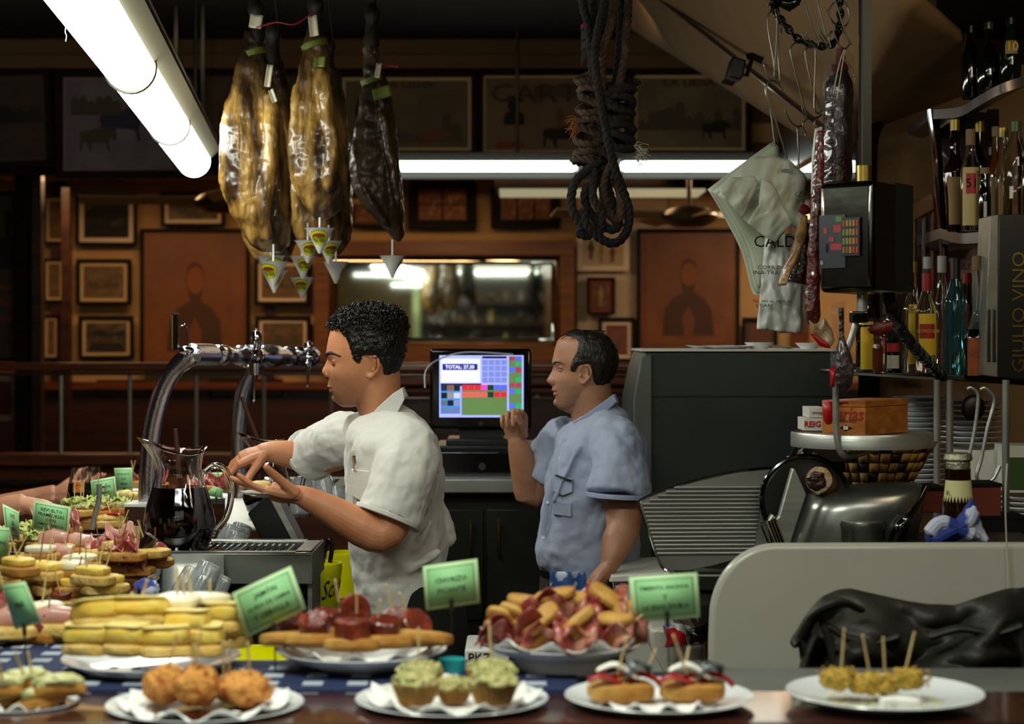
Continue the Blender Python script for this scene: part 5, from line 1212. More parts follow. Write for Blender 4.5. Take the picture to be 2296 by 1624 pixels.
def jug(px, py, d, s, label, spout_l=True, fill=.60, stick=(390, 960, 404, 1085)):
    c = P(px, py, d); t = thing('glass_jug', label, 'jug', c)
    prof = [(.0, 0), (.062, 0), (.074, .008), (.088, .05), (.090, .075), (.084, .11), (.070, .155), (.061, .185), (.057, .21), (.062, .235), (.074, .262), (.082, .275)]
    prof = [(r*s, z*s) for r, z in prof]; sg = PI if spout_l else 0
    def wob(off):
        def f(r, z, a, i):
            k = max(0, (z/s-.185)/.09); da = math.cos(a-sg); sp = max(0, da)**6
            return r-off+k*k*sp*.028*s-k*k*.012*s*(1-da)*.5, z+k*k*(sp*.004*s+.022*s*(da+1)*.5-.022*s)+k*k*.010*s*math.sin(2*a+1)
        return f
    mb = MB(); n = 48; inner = [(max(r, 0), z) for r, z in prof[1:]][::-1]
    o_ = MB().lathe(prof, c, n, wob=wob(0)); i_ = MB().lathe([(0, .006*s)]+[(r, max(z, .006*s)) for r, z in prof[1:]], c, n, wob=wob(.0035*s))
    # join outer and inner walls at the rim
    mb.add(o_.v, [f for f in o_.f if len(f) == 4]); k0 = len(o_.v); mb.add(i_.v, [f[::-1] for f in i_.f if len(f) == 4])
    L = (len(prof)-1)*n; mb.f += [(L+k, L+(k+1) % n, k0+L+(k+1) % n, k0+L+k) for k in range(n)]
    mb.build('glass_body', 'glass', t, angle=60)
    zf = .27*fill*s; lp = [(0, .0055*s)]+[(np.interp(z, [q[1] for q in prof[1:]], [q[0] for q in prof[1:]])-.0030*s, z) for z in np.linspace(.0065*s, zf, 12)]+[(0, zf)]
    MB().lathe([(float(r), float(z)) for r, z in lp], c, n).build('sangria', 'sangria', t)
    hp = [(.060, .195), (.085, .215), (.112, .208), (.128, .175), (.130, .13), (.118, .085), (.096, .055), (.082, .045)]
    MB().tube(bez([c+Vector((x*s, 0, z*s)) for x, z in hp], 5), [.011*s]+[.0085*s]*31+[.012*s]*4, 14).build('handle', 'glass', t)
    a, b = P(stick[0], stick[1], d), P(stick[2], stick[3], d); e = a.lerp(b, 1.6); MB().tube([a, b, e], [.009, .009, .009], 10, flat=.6).build('wooden_stirrer', 'wood_spoon', t)
    return t
jug(402, 1236, 4.72, 1.0, 'big glass jug of dark sangria standing on the near drip tray', stick=(393, 962, 404, 1086))
jug(600, 1150, 5.35, .80, 'smaller glass jug behind the barman\'s reaching hand, wooden stirrer leaning out', fill=.3, stick=(541, 890, 566, 955))
# the small ribbed tumblers stacked under the taps
def tumbler_proto(M, c, first, label, grp):
    t = thing('tumbler', label, 'glass', c, grp)
    def wob(r, z, a, i): return (r*(1+.035*math.cos(a*14)) if r > .01 else r), z
    prof = [(0, .008), (.022, 0), (.026, .004), (.030, .045), (.0335, .088), (.0315, .088), (.028, .045), (.023, .012), (0, .010)]
    MB().lathe(prof, c, 56, M=M, wob=wob).build('ribbed_glass', 'glass_rib', t, angle=70); return t
def tumblers(spots, d, label, grp, tilt, dz=0):
    t0 = tumbler_proto(R('Y', tilt) @ R('X', 165), P(*spots[0], d), 1, label, grp)
    t0['label'] = label.replace('#', 'first'); W_ = ['second', 'third', 'fourth', 'fifth', 'sixth', 'seventh', 'eighth', 'ninth', 'tenth']
    for i, (x, y) in enumerate(spots[1:]): dup(t0, P(x, y, d+.035*(i % 3)), rz=0, label=label.replace('#', W_[i]))
tumblers([(420, 1352), (452, 1340), (484, 1328), (430, 1312), (464, 1300), (498, 1290), (440, 1276), (474, 1264), (505, 1356), (402, 1326)], 4.36, '# ribbed tumbler from the lower left in the heap before the near drip tray', 'tumblers before the near drip tray', 25)
tumblers([(508, 1222), (530, 1218), (552, 1216), (516, 1200), (538, 1196), (524, 1180), (546, 1176)], 5.0, '# ribbed tumbler from the lower left in the heap right of the big jug', 'tumblers right of the big jug', 20)
tumblers([(664, 1092), (686, 1092), (708, 1092), (730, 1092), (752, 1092), (676, 1070), (700, 1068), (724, 1068), (620, 1200), (640, 1190)], 5.7, '# ribbed tumbler from the left on the far drip tray, under the raised arm', 'tumblers on the far drip tray', -10)
t = thing('card_terminal', 'black box with a silver slanted lid, below the barman\'s plate', 'box', P(620, 1215, 5.0))
ppoly('body', [(555, 1152), (570, 1138), (600, 1108), (612, 1106), (662, 1216), (588, 1216)], 5.0, .10, 'black', t, bevel=.004)
ppoly('lid', [(598, 1106), (614, 1101), (672, 1216), (656, 1216)], 4.99, .12, 'steel', t, bevel=.002)
t = thing('paper_pad', 'stack of white papers and tickets on the side counter, below the held plate', 'paper', P(555, 1180, 5.4))
MB().grid(lambda u, v: P(505+75*u, 1122+65*v, 5.7-.5*v)+Vector((0, 0, .004*math.sin(v*9))), 6, 6).build('sheet', 'paper_white', t, solid=.012)

def bucket(px, py, d, r, h, label, ang, txt=True):
    c = P(px, py, d); t = thing('yellow_bucket', label, 'bucket', c-Vector((0, 0, h)))
    MB().lathe([(0, -h), (r*.78, -h), (r*.86, -h*.6), (r*1.0, -h*.1), (r*.97, 0), (r*.90, 0), (r*.92, -h*.1), (r*.78, -h*.6), (r*.7, -h*.96), (0, -h*.96)], c, 48).build('shell', 'yellow_plastic', t, angle=50)
    if txt:
        cu = bpy.data.curves.new('x', 'FONT'); cu.body = 'Schweppes'; cu.size = r*.80; cu.align_x = 'LEFT'; cu.shear = .3; cu.resolution_u = 2; cu.offset = .0002
        tmp = bpy.data.objects.new('x', cu); me = bpy.data.meshes.new_from_object(tmp); bpy.data.objects.remove(tmp); vs = []
        for v in me.vertices:
            z = -h*.68+v.co.y*1.25+v.co.x*.18; rr_ = float(np.interp(z, [-h, -h*.6, -h*.1, 0], [r*.78, r*.86, r, r*.97]))+.0012; a = -PI/2+ang+v.co.x*.8/r; vs.append(c+Vector((rr_*math.cos(a), rr_*math.sin(a), z)))
        MB().add(vs, [tuple(p.vertices) for p in me.polygons]).build('lettering', 'ink', t, weld=False)
    return t
bucket(709, 1262, 5.05, .070, .14, 'yellow ice bucket with dark lettering behind the drip tray, tongs in it', .3)
bucket(775, 1238, 5.5, .060, .13, 'second yellow bucket farther back against the young barman\'s shirt', .3, False)
bucket(552, 1466, 3.50, .105, .13, 'wide yellow bucket low behind the near counter, under the tortilla plate', .3, False)
us = thing('under_shelf', 'small steel shelf under the bar carrying the yellow buckets', 'shelf', (-.52, 5.3, 0))
MB().box((-.52, 5.28, .835), (.22, .7, .012)).build('board', 'steel_dark', us); MB().box((-.52, 5.6, .415), (.2, .02, .83)).build('bracket', 'steel_dark', us)
t = thing('ice_tongs', 'black handled tongs standing in the lettered yellow bucket', 'tongs', P(733, 1290, 5.05))
MB().tube(bez([P(724, 1262, 5.05), P(730, 1230, 5.05), P(738, 1212, 5.05), P(745, 1222, 5.05), P(740, 1262, 5.05)], 5), .006, 8).build('handle', 'black_gloss', t)

# ================================================================== RIGHT SIDE: HOOKS, BAGS, SAUSAGES
def hook(pts, label, r=.0022, d=4.6, grp='steel meat hooks on the braided chain'):
    m = MB(); path = bez([P(x, y, d-z) for x, y, z in pts], 6); n = len(path)
    m.tube(path, [r*.25]+[r]*(n-4)+[r*.9, r*.6, r*.2], 8)
    return tag(m.build('meat_hook', 'iron_bright'), label, 'hook', grp)

ch = thing('braided_chain', 'twisted black chain looped from the ceiling, carrying the meat hooks', 'chain', P(1830, 105, 4.6))
def chain(pts, nm='chain_run'):
    path = bez([P(x, y, 4.6-z) for x, y, z in pts], 8); acc = 0; L = [0]
    for i in range(1, len(path)): L.append(L[-1]+(path[i]-path[i-1]).length)
    n = int(L[-1]/.016)
    for k in range(n+1):
        s_ = L[-1]*k/n; i = max(j for j in range(len(L)) if L[j] <= s_+1e-9); i = min(i, len(path)-2)
        p = path[i].lerp(path[i+1], (s_-L[i])/max(1e-6, L[i+1]-L[i])); t_ = (path[i+1]-path[i]).normalized(); u, v = frame_axes(t_)
        if k % 2: u = v
        ring = [p+t_*.0125*math.cos(a)+u*.0072*math.sin(a) for a in [2*PI*q/10 for q in range(10)]]
        MB().tube(ring, .0034, 6, closed=True).build('chain_link', 'black_metal', ch)
chain([(1733, 8, 0), (1742, 30, 0), (1765, 62, .02), (1790, 88, .03), (1820, 100, .03), (1848, 104, .02), (1870, 96, 0), (1880, 70, -.02), (1884, 30, -.03), (1882, -30, -.03), (1884, -160, -.03)])
chain([(1733, 8, 0), (1760, -2, 0), (1800, -60, 0), (1860, -160, -.03)], 'chain_run')
MB().tube([P(1884, -150, 4.63), Vector((P(1884, 0, 4.63).x, 4.63, 3.2))], .005, 6).build('drop_chain', 'black_metal', ch)
t = thing('roller', 'black pulley knob at the top of the chain', 'pulley', P(1775, 14, 4.58))
MB().tube([P(1752, 6, 4.56), P(1768, 10, 4.56), P(1782, 2, 4.56), P(1796, -14, 4.56)], [.012, .018, .016, .008], 14).build('knob', 'black_gloss', t); MB().tube([P(1728, -8, 4.6), P(1752, 4, 4.6)], .010, 10).build('link', 'black_metal', t)
HK = [([(1750, 78, 0), (1752, 50, 0), (1740, 20, 0), (1724, 32, 0), (1722, 60, 0), (1734, 130, 0), (1738, 165, 0), (1746, 188, 0), (1753, 200, .01), (1754, 206, .01)], 'long hook at the left end of the chain, double curved'),
      ([(1736, 40, .02), (1742, 45, .02), (1740, 110, .02), (1736, 165, .02), (1741, 178, .02), (1750, 196, .02)], 'straight hook hanging close beside the leftmost one'),
      ([(1712, 142, .01), (1722, 172, .01), (1735, 184, .01), (1748, 180, .01), (1745, 120, .01), (1746, 60, .01), (1738, 24, .01)], 'hook with its point up at the left, below the chain'),
      ([(1745, 186, .02), (1730, 180, .02), (1718, 192, .02), (1717, 210, .02), (1728, 250, .02), (1737, 320, .02), (1738, 327, .02)], 'hook carrying the back of the plastic bags'),
      ([(1740, 182, .04), (1726, 182, .04), (1718, 200, .04), (1722, 225, .04), (1740, 275, .04), (1757, 330, .04), (1766, 358, .04)], 'longest hook carrying the front plastic bag'),
      ([(1802, 100, .03), (1788, 94, .03), (1774, 106, .03), (1774, 124, .03), (1790, 190, .03), (1806, 250, .03), (1810, 262, .03), (1801, 250, .03), (1798, 238, .03)], 'long hook hanging free from the middle of the chain'),
      ([(1830, 132, .04), (1820, 105, .04), (1808, 110, .04), (1806, 124, .04), (1820, 190, .04), (1838, 240, .04), (1842, 252, .04)], 'hook just left of the thick sausage bag'),
      ([(1798, 72, .05), (1806, 92, .05), (1825, 104, .05), (1828, 130, .05), (1826, 200, .05), (1827, 245, .05), (1836, 254, .05), (1841, 240, .05)], 'upright hook crossing the chain at the middle'),
      ([(1760, 246, .02), (1772, 272, .02), (1788, 284, .02), (1800, 280, .02)], 'small lower hook with its point to the left'),
      ([(1788, 284, 0), (1789, 300, 0), (1791, 380, 0), (1793, 430, 0), (1795, 444, 0), (1791, 438, 0), (1790, 425, 0)], 'long thin hook hanging in front of the lit rear tube'),
      ([(1815, 262, .02), (1800, 278, .02), (1806, 300, .02), (1804, 306, .02)], 'short hook tip below the free hanging hooks'),
      ([(1812, 268, .01), (1836, 262, .01), (1843, 255, .01), (1830, 268, .01), (1826, 278, .01), (1832, 296, .01)], 'lower hook linked beside the clear wrapped sausage'),
      ([(1803, 2, .04), (1818, 50, .04), (1833, 90, .04), (1834, 104, .04), (1815, 92, .04), (1804, 72, .04)], 'hook slanting from the top edge to the chain'),
      ([(1830, -10, .06), (1842, 40, .06), (1852, 78, .06), (1856, 92, .06), (1845, 80, .06), (1835, 60, .06)], 'hook dropping from the top edge between the two chain runs'),
      ([(1850, 16, .07), (1860, 40, .07), (1872, 80, .07), (1884, 106, .07), (1886, 120, .07)], 'hook leading down to the thick sausage bag'),
      ([(1868, -12, .08), (1885, 40, .08), (1900, 85, .08), (1909, 100, .08), (1900, 75, .08)], 'hook crossing in front of the vertical chain'),
      ([(1835, 78, .06), (1852, 100, .06), (1862, 106, .06), (1858, 84, .06), (1868, 66, .06)], 'small curved hook under the chain loop, over the bag'),
      ([(1893, 2, .03), (1902, 20, .03), (1903, 45, .03), (1893, 60, .03), (1870, 52, .03), (1858, 30, .03), (1868, 8, .03), (1880, 2, .03)], 'wide round hook near the top right of the chain'),
      ([(1884, 62, .03), (1898, 80, .03), (1906, 95, .03), (1895, 110, .03), (1884, 104, .03)], 'short hook below the wide round one')]
for p, l in HK: hook(p, l)

# plastic carrier bags on hooks
bg = thing('plastic_bags', 'fan of pale green folded plastic bags hanging on hooks', 'plastic bags', P(1700, 660, 4.62))
def sheet_px(name, quad, d, th, m, par, bulge=.01, n=(14, 14), wav=0, seed=0, sol=.0012):
    """quad: four px corners (tl,tr,br,bl)"""
    q = [Vector((x, y, 0)) for x, y in quad]
    def f(u, v):
        a = q[0].lerp(q[1], u); b = q[3].lerp(q[2], u); c = a.lerp(b, v); w_ = P(c.x, c.y, d)
        w_.y -= bulge*math.sin(PI*u)*math.sin(PI*v)+wav*noise.noise(Vector((u*5+seed, v*5, seed)))+wav*.5*noise.noise(Vector((u*12, v*12+seed, 1))); return w_
    return MB().grid(f, *n).build(name, m, par, solid=sol, weld=False, angle=80)
for i in range(6):
    o = i*7; k = i*.006
    f = [(1732-i*2, 318+i*2), (1760, 420), (1700+o*1.2, 640-o*1.6), (1590+o*.9, 424+o*.5)]
    m = MB(); q = bez([P(1732, 318+i, 4.66-k), P(1660, 370+i*3, 4.66-k), P(1586+i*6, 425+i*3, 4.66-k)], 6)
    e = bez([P(1586+i*6, 425+i*3, 4.66-k), P(1620+i*6, 480+i*2, 4.66-k), P(1660+i*5, 560, 4.66-k), P(1682+i*4, 640-i, 4.66-k), P(1690+i*5, 662-i*5, 4.66-k)], 6)
    inn = [P(1742+i, 330+j*(330-i*8)/24, 4.65-k) for j in range(25)]
    left = q+e[1:]; left = [left[int(j*(len(left)-1)/24)] for j in range(25)]
    m.grid(lambda u, v: left[int(round(v*24))].lerp(inn[int(round(v*24))], u)-Vector((0, .012*math.sin(u*PI)+.004*math.sin(v*20+i), 0)), 8, 25)
    m.build('folded_bag', 'bag_green' if i % 2 else 'bag', bg, solid=.001, weld=False, angle=80)
bf = thing('plastic_bag', 'crumpled thin whitish carrier bag hanging on the longest hook', 'plastic bag', P(1740, 540, 4.52))
def crump(outline, d, nm, m, par, seed, amp=.02, bulge=.03, th=.001):
    """filled px outline meshed as a fan of rings, wrinkled in depth"""
    n = len(outline); cx = sum(p[0] for p in outline)/n; cy = sum(p[1] for p in outline)/n; pts = []
    for i in range(n):
        a, b = outline[i], outline[(i+1) % n]; L = math.hypot(b[0]-a[0], b[1]-a[1]); k = max(1, int(L/9))
        pts += [(a[0]+(b[0]-a[0])*j/k, a[1]+(b[1]-a[1])*j/k) for j in range(k)]
    R_ = 12; N = len(pts); vs = []; fs = []
    for r in range(R_+1):
        f = r/R_
        for j, (x, y) in enumerate(pts):
            X, Y = cx+(x-cx)*f, cy+(y-cy)*f; p = P(X, Y, d); ang = math.atan2(y-cy, x-cx)
            p.y -= bulge*(1-f*f)+amp*noise.noise(Vector((X*.03+Y*.012+seed, Y*.012-X*.008, seed)))+amp*.6*abs(noise.noise(Vector((X*.05+Y*.03, Y*.016+seed, 3))))+amp*.12*math.sin(ang*5+seed+f*2)*f; vs.append(p)
    for r in range(R_):
        for j in range(N): j2 = (j+1) % N; fs.append((r*N+j, r*N+j2, (r+1)*N+j2, (r+1)*N+j))
    return MB().add(vs, fs).build(nm, m, par, solid=th, angle=70)
crump([(1690, 352), (1745, 350), (1768, 360), (1790, 380), (1808, 400), (1806, 470), (1800, 500), (1790, 520), (1765, 500), (1740, 540), (1715, 530), (1678, 500), (1665, 488), (1650, 470), (1640, 460), (1625, 440), (1612, 425), (1640, 390)], 4.55, 'bag_film', 'bag', bf, 3, amp=.03)
crump([(1706, 400), (1730, 410), (1760, 470), (1775, 500), (1740, 545), (1715, 530), (1676, 500), (1700, 460)], 4.50, 'bag_handle', 'bag', bf, 7, amp=.018, bulge=.01)
crump([(1640, 398), (1690, 395), (1700, 410), (1665, 490), (1640, 462), (1612, 425)], 4.50, 'bag_handle', 'bag', bf, 9, amp=.015, bulge=.01)
MB().tube([P(1767, 366, 4.53), P(1764, 385, 4.52)], [.006, .014], 8).build('pinched_fold', 'bag', bf)
bp = thing('plastic_bag', 'flat white plastic bag with black printing hanging lowest beside the grey machine', 'plastic bag', P(1745, 745, 4.54))
sheet_px('bag_sheet', [(1716, 530), (1800, 520), (1795, 748), (1697, 738)], 4.60, 0, 'bag_white', bp, bulge=.018, n=(24, 40), wav=.012, seed=4, sol=.002)
sheet_px('bag_back_sheet', [(1730, 525), (1812, 530), (1806, 745), (1745, 748)], 4.615, 0, 'bag_white', bp, bulge=.004, n=(8, 16), wav=.006, seed=2)
for s_, x, y, sz, w_ in (('CALDI', 1742, 543, .040, 1.0), ('CORR DAXI', 1737, 600, .013, 1.2), ('INA-TRADICIO', 1738, 612, .0135, 1.2), ('TEL. 943 42 34 05 61', 1731, 676, .0085, 1.3), ('STIAN', 1713, 686, .012, 1.2)):
    text('printed_text', s_, P(x, y, 4.573), sz, 'ink', bp, sx=w_)
text('printed_text', 'CALLE', P(1800, 432, 4.50), .014, 'ink', bf, rot=(PI/2, math.radians(-20), 0)); text('printed_text', 'LOYO', P(1812, 447, 4.50), .012, 'ink', bf, rot=(PI/2, math.radians(-20), 0))

# sausages
def saus(name, label, path, rad, m, d=4.5, filmr=0, **k):
    pts = bez([P(x, y, d) for x, y in path], 6); n = len(pts); rs = [float(np.interp(i/(n-1), np.linspace(0, 1, len(rad)), rad)) for i in range(n)]
    t = thing(name, label, 'sausage', pts[-1]); MB().tube(pts, rs, 20).build('meat', m, t, disp=(.02, .006), sub=1)
    return t, pts, rs
t, pts, rs = saus('salami', 'thick dark salami in a clear plastic sleeve hanging left of the scale pole', [(1884, 150), (1882, 190), (1880, 260), (1878, 330), (1876, 400), (1874, 428)], [.010, .034, .036, .036, .036, .034], 'sausage_dark', 4.45)
MB().tube([P(1884, 110, 4.45), P(1886, 160, 4.45)], [.008, .018], 10).build('tied_end', 'red_dark', t)
MB().ell(P(1874, 164, 4.44), (.014, .010, .018), nz=.5, ns=70).build('red_seal', 'red_dark', t)
crump([(1845, 108), (1900, 106), (1914, 130), (1918, 240), (1916, 420), (1848, 424), (1846, 300), (1840, 190)], 4.46, 'plastic_sleeve', 'film', t, 5, amp=.012, bulge=.055)
MB().tube(bez([P(1892, 112, 4.4), P(1880, 150, 4.4), P(1868, 210, 4.4)], 4), .0012, 5).build('string', 'tag_paper', t)
MB().tube(bez([P(1894, 112, 4.4), P(1888, 150, 4.4), P(1876, 222, 4.4)], 4), .0012, 5).build('string', 'tag_paper', t)
for k in range(5): MB().tube(bez([P(1888, 128, 4.44), P(1900+k*3, 140+k*5, 4.42), P(1908+k*2, 160+k*7, 4.42)], 3), .002, 5).build('string_end', 'casing_tan', t)
t, pts, rs = saus('long_sausage', 'long thin red sausage in clear wrap hanging left of the scale box', [(1838, 292), (1836, 360), (1834, 430), (1829, 520), (1824, 600), (1822, 660), (1822, 700), (1824, 728)], [.008, .012, .015, .016, .016, .017, .019, .012], 'sausage', 4.32)
sheet_px('clear_wrap', [(1832, 286), (1848, 290), (1832, 700), (1803, 698)], 4.325, 0, 'film', t, bulge=.02, n=(8, 40), wav=.02, seed=6)
crump([(1826, 290), (1842, 284), (1846, 330), (1832, 420), (1818, 440), (1820, 350)], 4.34, 'wrap_end', 'bag_white', t, 8, amp=.012, bulge=.01)
t, pts, rs = saus('dried_sausage', 'short dark dried sausage end with a tan skin, left of the long red one', [(1810, 500), (1800, 560), (1790, 610), (1784, 636)], [.014, .03, .036, .034], 'sausage_dark', 4.40)
crump([(1800, 478), (1812, 484), (1806, 530), (1780, 590), (1760, 640), (1744, 642), (1752, 610), (1775, 560), (1790, 510)], 4.35, 'skin_flap', 'casing_tan', t, 4, amp=.02, bulge=.012, th=.003)
MB().ell(P(1804, 470, 4.36), (.014, .012, .012), nz=.3, ns=90).build('red_tie', 'red_dark', t)

t = thing('wrapped_meat', 'dark cured meat in a clear bag with red label, hanging over the cigar box', 'wrapped meat', P(1890, 890, 4.24))
MB().tube(bez([P(1886, 690, 4.25), P(1888, 770, 4.25), P(1893, 830, 4.25), P(1890, 880, 4.25)], 5), [.006]*5+[.010, .014, .018, .020, .021, .022, .021, .020, .018, .014, .01], 16).build('meat', 'sausage_dark', t)
crump([(1862, 790), (1880, 770), (1905, 780), (1920, 800), (1926, 860), (1920, 890), (1862, 888), (1858, 840)], 4.23, 'clear_bag', 'film', t, 2, amp=.015, bulge=.035)
crump([(1860, 825), (1872, 822), (1872, 868), (1862, 870)], 4.20, 'red_label', 'red_plastic', t, 2, amp=.004, bulge=.01)
crump([(1866, 680), (1896, 675), (1890, 760), (1884, 780), (1876, 760), (1862, 700)], 4.27, 'twisted_neck', 'film', t, 11, amp=.02, bulge=.02)
t = thing('wrapped_meat', 'open end of a clear wrapper with red band, at the foot of the long sausage', 'wrapper', P(1840, 780, 4.3))
crump([(1812, 718), (1826, 730), (1846, 712), (1866, 740), (1870, 765), (1858, 780), (1836, 760), (1818, 745)], 4.30, 'wrapper', 'film_tan', t, 6, amp=.02, bulge=.015)
crump([(1815, 748), (1828, 750), (1858, 772), (1860, 782), (1838, 776)], 4.28, 'red_band', 'red_plastic', t, 6, amp=.006, bulge=.006)

t = thing('wrapped_meat', 'clear bag with a dark red band hanging right of the scale arm, before the bottles', 'wrapper', P(1975, 775, 4.35))
crump([(1940, 705), (1965, 715), (2000, 705), (2018, 730), (2000, 765), (1975, 778), (1950, 765), (1934, 735)], 4.36, 'clear_bag', 'film', t, 12, amp=.016, bulge=.02)
crump([(1944, 738), (1965, 722), (2003, 722), (2000, 742), (1975, 754), (1950, 748)], 4.335, 'dark_red_band', 'red_dark', t, 12, amp=.005, bulge=.006)

# ================================================================== HANGING SCALE
sc_ = thing('hanging_scale', 'steel hanging scale with keypad on a dark ceiling pole, round pan on a curved arm', 'scale', P(1940, 1030, 4.3))
MB().tube([P(1940, 400, 4.36), Vector((P(1938, 0, 4.36).x, 4.36, 3.2))], M_(15, 4.36), 4, up=(1, -.6, 0)).build('pole', 'pole_green', sc_)
MB().tube([P(1929, 368, 4.34), P(1927, -240, 4.34)], .0025, 6).build('pole_edge', 'chrome', sc_)
MB().tube([P(1937, 408, 4.36), P(1937, 372, 4.36)], M_(17, 4.36), 18).build('pole_joint', 'brass', sc_)
# box, turned so the steel face looks a little left: local frame
def sbox(pts, y0, y1, m, nm, bevel=.008):
    """pts: plan (x px, depth) corners, between px heights y0..y1"""
    mb = MB(); lo = [P(x, y0, dd) for x, dd in pts]; 
    zt, zb = P(0, y0, 4.22).z, P(0, y1, 4.22).z; n = len(pts)
    vs = [Vector((q.x, q.y, zb)) for q in lo]+[Vector((q.x, q.y, zt)) for q in lo]
    mb.add(vs, [tuple(range(n)), tuple(range(2*n-1, n-1, -1))]+[(i, (i+1) % n, (i+1) % n+n, i+n) for i in range(n)]); return mb.build(nm, m, sc_, bevel=bevel)
sbox([(1836, 4.28), (1958, 4.18), (2040, 4.36), (1920, 4.50)], 406, 655, 'scale_steel', 'housing', .014)
sbox([(1962, 4.175), (1976, 4.20), (2044, 4.36), (2034, 4.365)], 410, 652, 'black_metal', 'side_cover', .006)
sbox([(2004, 4.27), (2010, 4.275), (2048, 4.36), (2040, 4.37)], 405, 652, 'pole_green', 'back_shell', .006)
def face(u, v, off=.0):     # point on the turned steel face, u 0..1 across, v px height
    a, b = P(1836, v, 4.28), P(1958, v, 4.18); z = EYE+(HY-v)/FPX*4.22; p = a.lerp(b, u); n_ = Vector((-(b-a).y, (b-a).x, 0)).normalized()
    if n_.y > 0: n_ = -n_
    p.z = z; return p+n_*off
def fpanel(u0, v0, u1, v1, m, nm, off, th=.003, par=sc_):
    vs = [face(u, v, o) for o in (off, off+th) for u, v in ((u0, v0), (u1, v0), (u1, v1), (u0, v1))]
    return MB().add(vs, [(0, 1, 2, 3), (7, 6, 5, 4), (0, 4, 5, 1), (1, 5, 6, 2), (2, 6, 7, 3), (3, 7, 4, 0)]).build(nm, m, par)

fpanel(.02, 480, .50, 600, 'display_grey', 'display', 0)
for r_ in ((.10, 508, .17, 522), (.29, 503, .43, 520), (.20, 530, .30, 540), (.24, 545, .44, 560)): fpanel(*r_, 'display_red', 'display_mark', .003, .001)
fpanel(.33, 484, .44, 496, 'key_green', 'display_mark', .003, .001); fpanel(.15, 545, .19, 565, 'ink', 'display_mark', .003, .001); text('display_text', '0', face(.08, 588, .006), .013, 'enamel', sc_, rot=(PI/2, 0, math.radians(-39)))
kp = fpanel(.455, 488, .78, 574, 'black', 'keypad', .003)
for j in range(4):
    for i in range(5):
        fpanel(.475+i*.060, 494+j*20, .518+i*.060, 508+j*20, 'key_orange' if i == 4 or (j == 3 and i % 2 == 1) or (i == 0 and j == 0) else ('key_green' if (i == 0) else 'key_yellow'), 'key', .006, .002, kp)
d = 4.27
MB().tube([P(1933, 656, d), P(1933, 700, d)], M_(12, d), 16).build('swivel', 'steel', sc_); pbox('block', 1912, 698, 1948, 724, d-.02, .05, 'black_gloss', sc_, bevel=.004)
m = MB(); m.tube(bez([P(1922, 715, d), P(1908, 760, d), P(1890, 810, d), P(1876, 850, d), P(1874, 900, d), P(1875, 960, d), P(1880, 1000, d), P(1892, 1022, d+.01), P(1915, 1022, d+.06), P(1950, 1012, d+.14)], 6), M_(7.5, d), 12, flat=.8, up=(1, 0, 0)); m.build('arm', 'steel', sc_)
pc = P(1932, 976, 4.42); r = M_(158, 4.42)
MB().lathe([(0, -.004), (r*.96, -.004), (r*.99, -.014), (r, -.026), (r*1.0, .004), (r*.985, .008), (r*.96, .004), (0, .004)], pc, 64).build('pan', 'steel', sc_, angle=50)
mb = MB(); z0 = EYE+(HY-652)/FPX*4.3
path = bez([P(1992, 655, 4.36), P(1998, 690, 4.4), P(2020, 740, 4.6), P(2060, 790, 4.8), P(2112, 845, 4.95)], 10); cd = []
for i in range(520):
    f = i/519*(len(path)-1); k = min(int(f), len(path)-2); p = path[k].lerp(path[k+1], f-k); t_ = (path[k+1]-path[k]).normalized(); u, v = frame_axes(t_); a = i*.62; cd.append(p+(u*math.cos(a)+v*math.sin(a))*.0125)
mb.tube(cd, .0035, 6); mb.build('coiled_cable', 'black', sc_)
# boxes on the pan
zp = pc.z+.006
def rbox(name, label, cat, x0, x1, dpt, h, dd, m, grp=None, rz=0):
    a, b = P(x0, 976, dpt), P(x1, 976, dpt); W = b.x-a.x; t = thing(name, label, cat, ((a.x+b.x)/2, dpt, zp), grp); return t, a, b, W
a, b, c_ = P(1843, 976, 4.33), P(1940, 976, 4.27), P(2036, 976, 4.45); h = M_(78, 4.3)
cb = thing('cigar_box', 'orange wooden cigar box with red swirl lettering on the scale pan', 'box', (a.x, a.y, zp))
e = a+(c_-b)
def cbx(z0, z1, nm, g=0):
    pl = [a, b, c_, e]; ce = sum(pl, Vector())/4; pl = [ce+(q-ce)*(1+g) for q in pl]
    vs = [Vector((q.x, q.y, z)) for z in (z0, z1) for q in pl]; return MB().add(vs, [(0, 3, 2, 1), (4, 5, 6, 7), (0, 1, 5, 4), (1, 2, 6, 5), (2, 3, 7, 6), (3, 0, 4, 7)]).build(nm, 'cigar_wood', cb, bevel=.0015)
cbx(zp, zp+h*.80, 'body'); cbx(zp+h*.81, zp+h, 'lid', .003)
ang = math.atan2(b.y-a.y, b.x-a.x); nn = Vector((math.sin(ang), -math.cos(ang), 0)); ab = b-a
def onf(u, v, off=.0012): p = a+ab*u+nn*off; p.z = zp+h*v; return p
text('lettering', 'Farias', onf(.56, .60), .044, 'cigar_ink', cb, rot=(PI/2, 0, ang), sx=.82, shear=.25, bold=.0006); text('lettering', 'SUPERIORES', onf(.56, .40), .0095, 'ink_grey', cb, rot=(PI/2, 0, ang), sx=1.0)
text('lettering', '50', onf(.56, .21, .003), .011, 'paper_white', cb, rot=(PI/2, 0, ang), bold=.0004)
def fp(poly, m, nm, off): vs = [onf(u, v, off) for u, v in poly]; MB().add(vs, [tuple(range(len(vs)))]).build(nm, m, cb, solid=.0008)
fp([(.56+.05*math.cos(q), .21+.09*math.sin(q)) for q in [k*PI/8 for k in range(16)]], 'ink', 'emblem_disc', .0015); fp([(.40, .21), (.5, .16), (.5, .26)], 'ink', 'emblem_wing', .0015); fp([(.72, .21), (.62, .26), (.62, .16)], 'ink', 'emblem_wing', .0015)
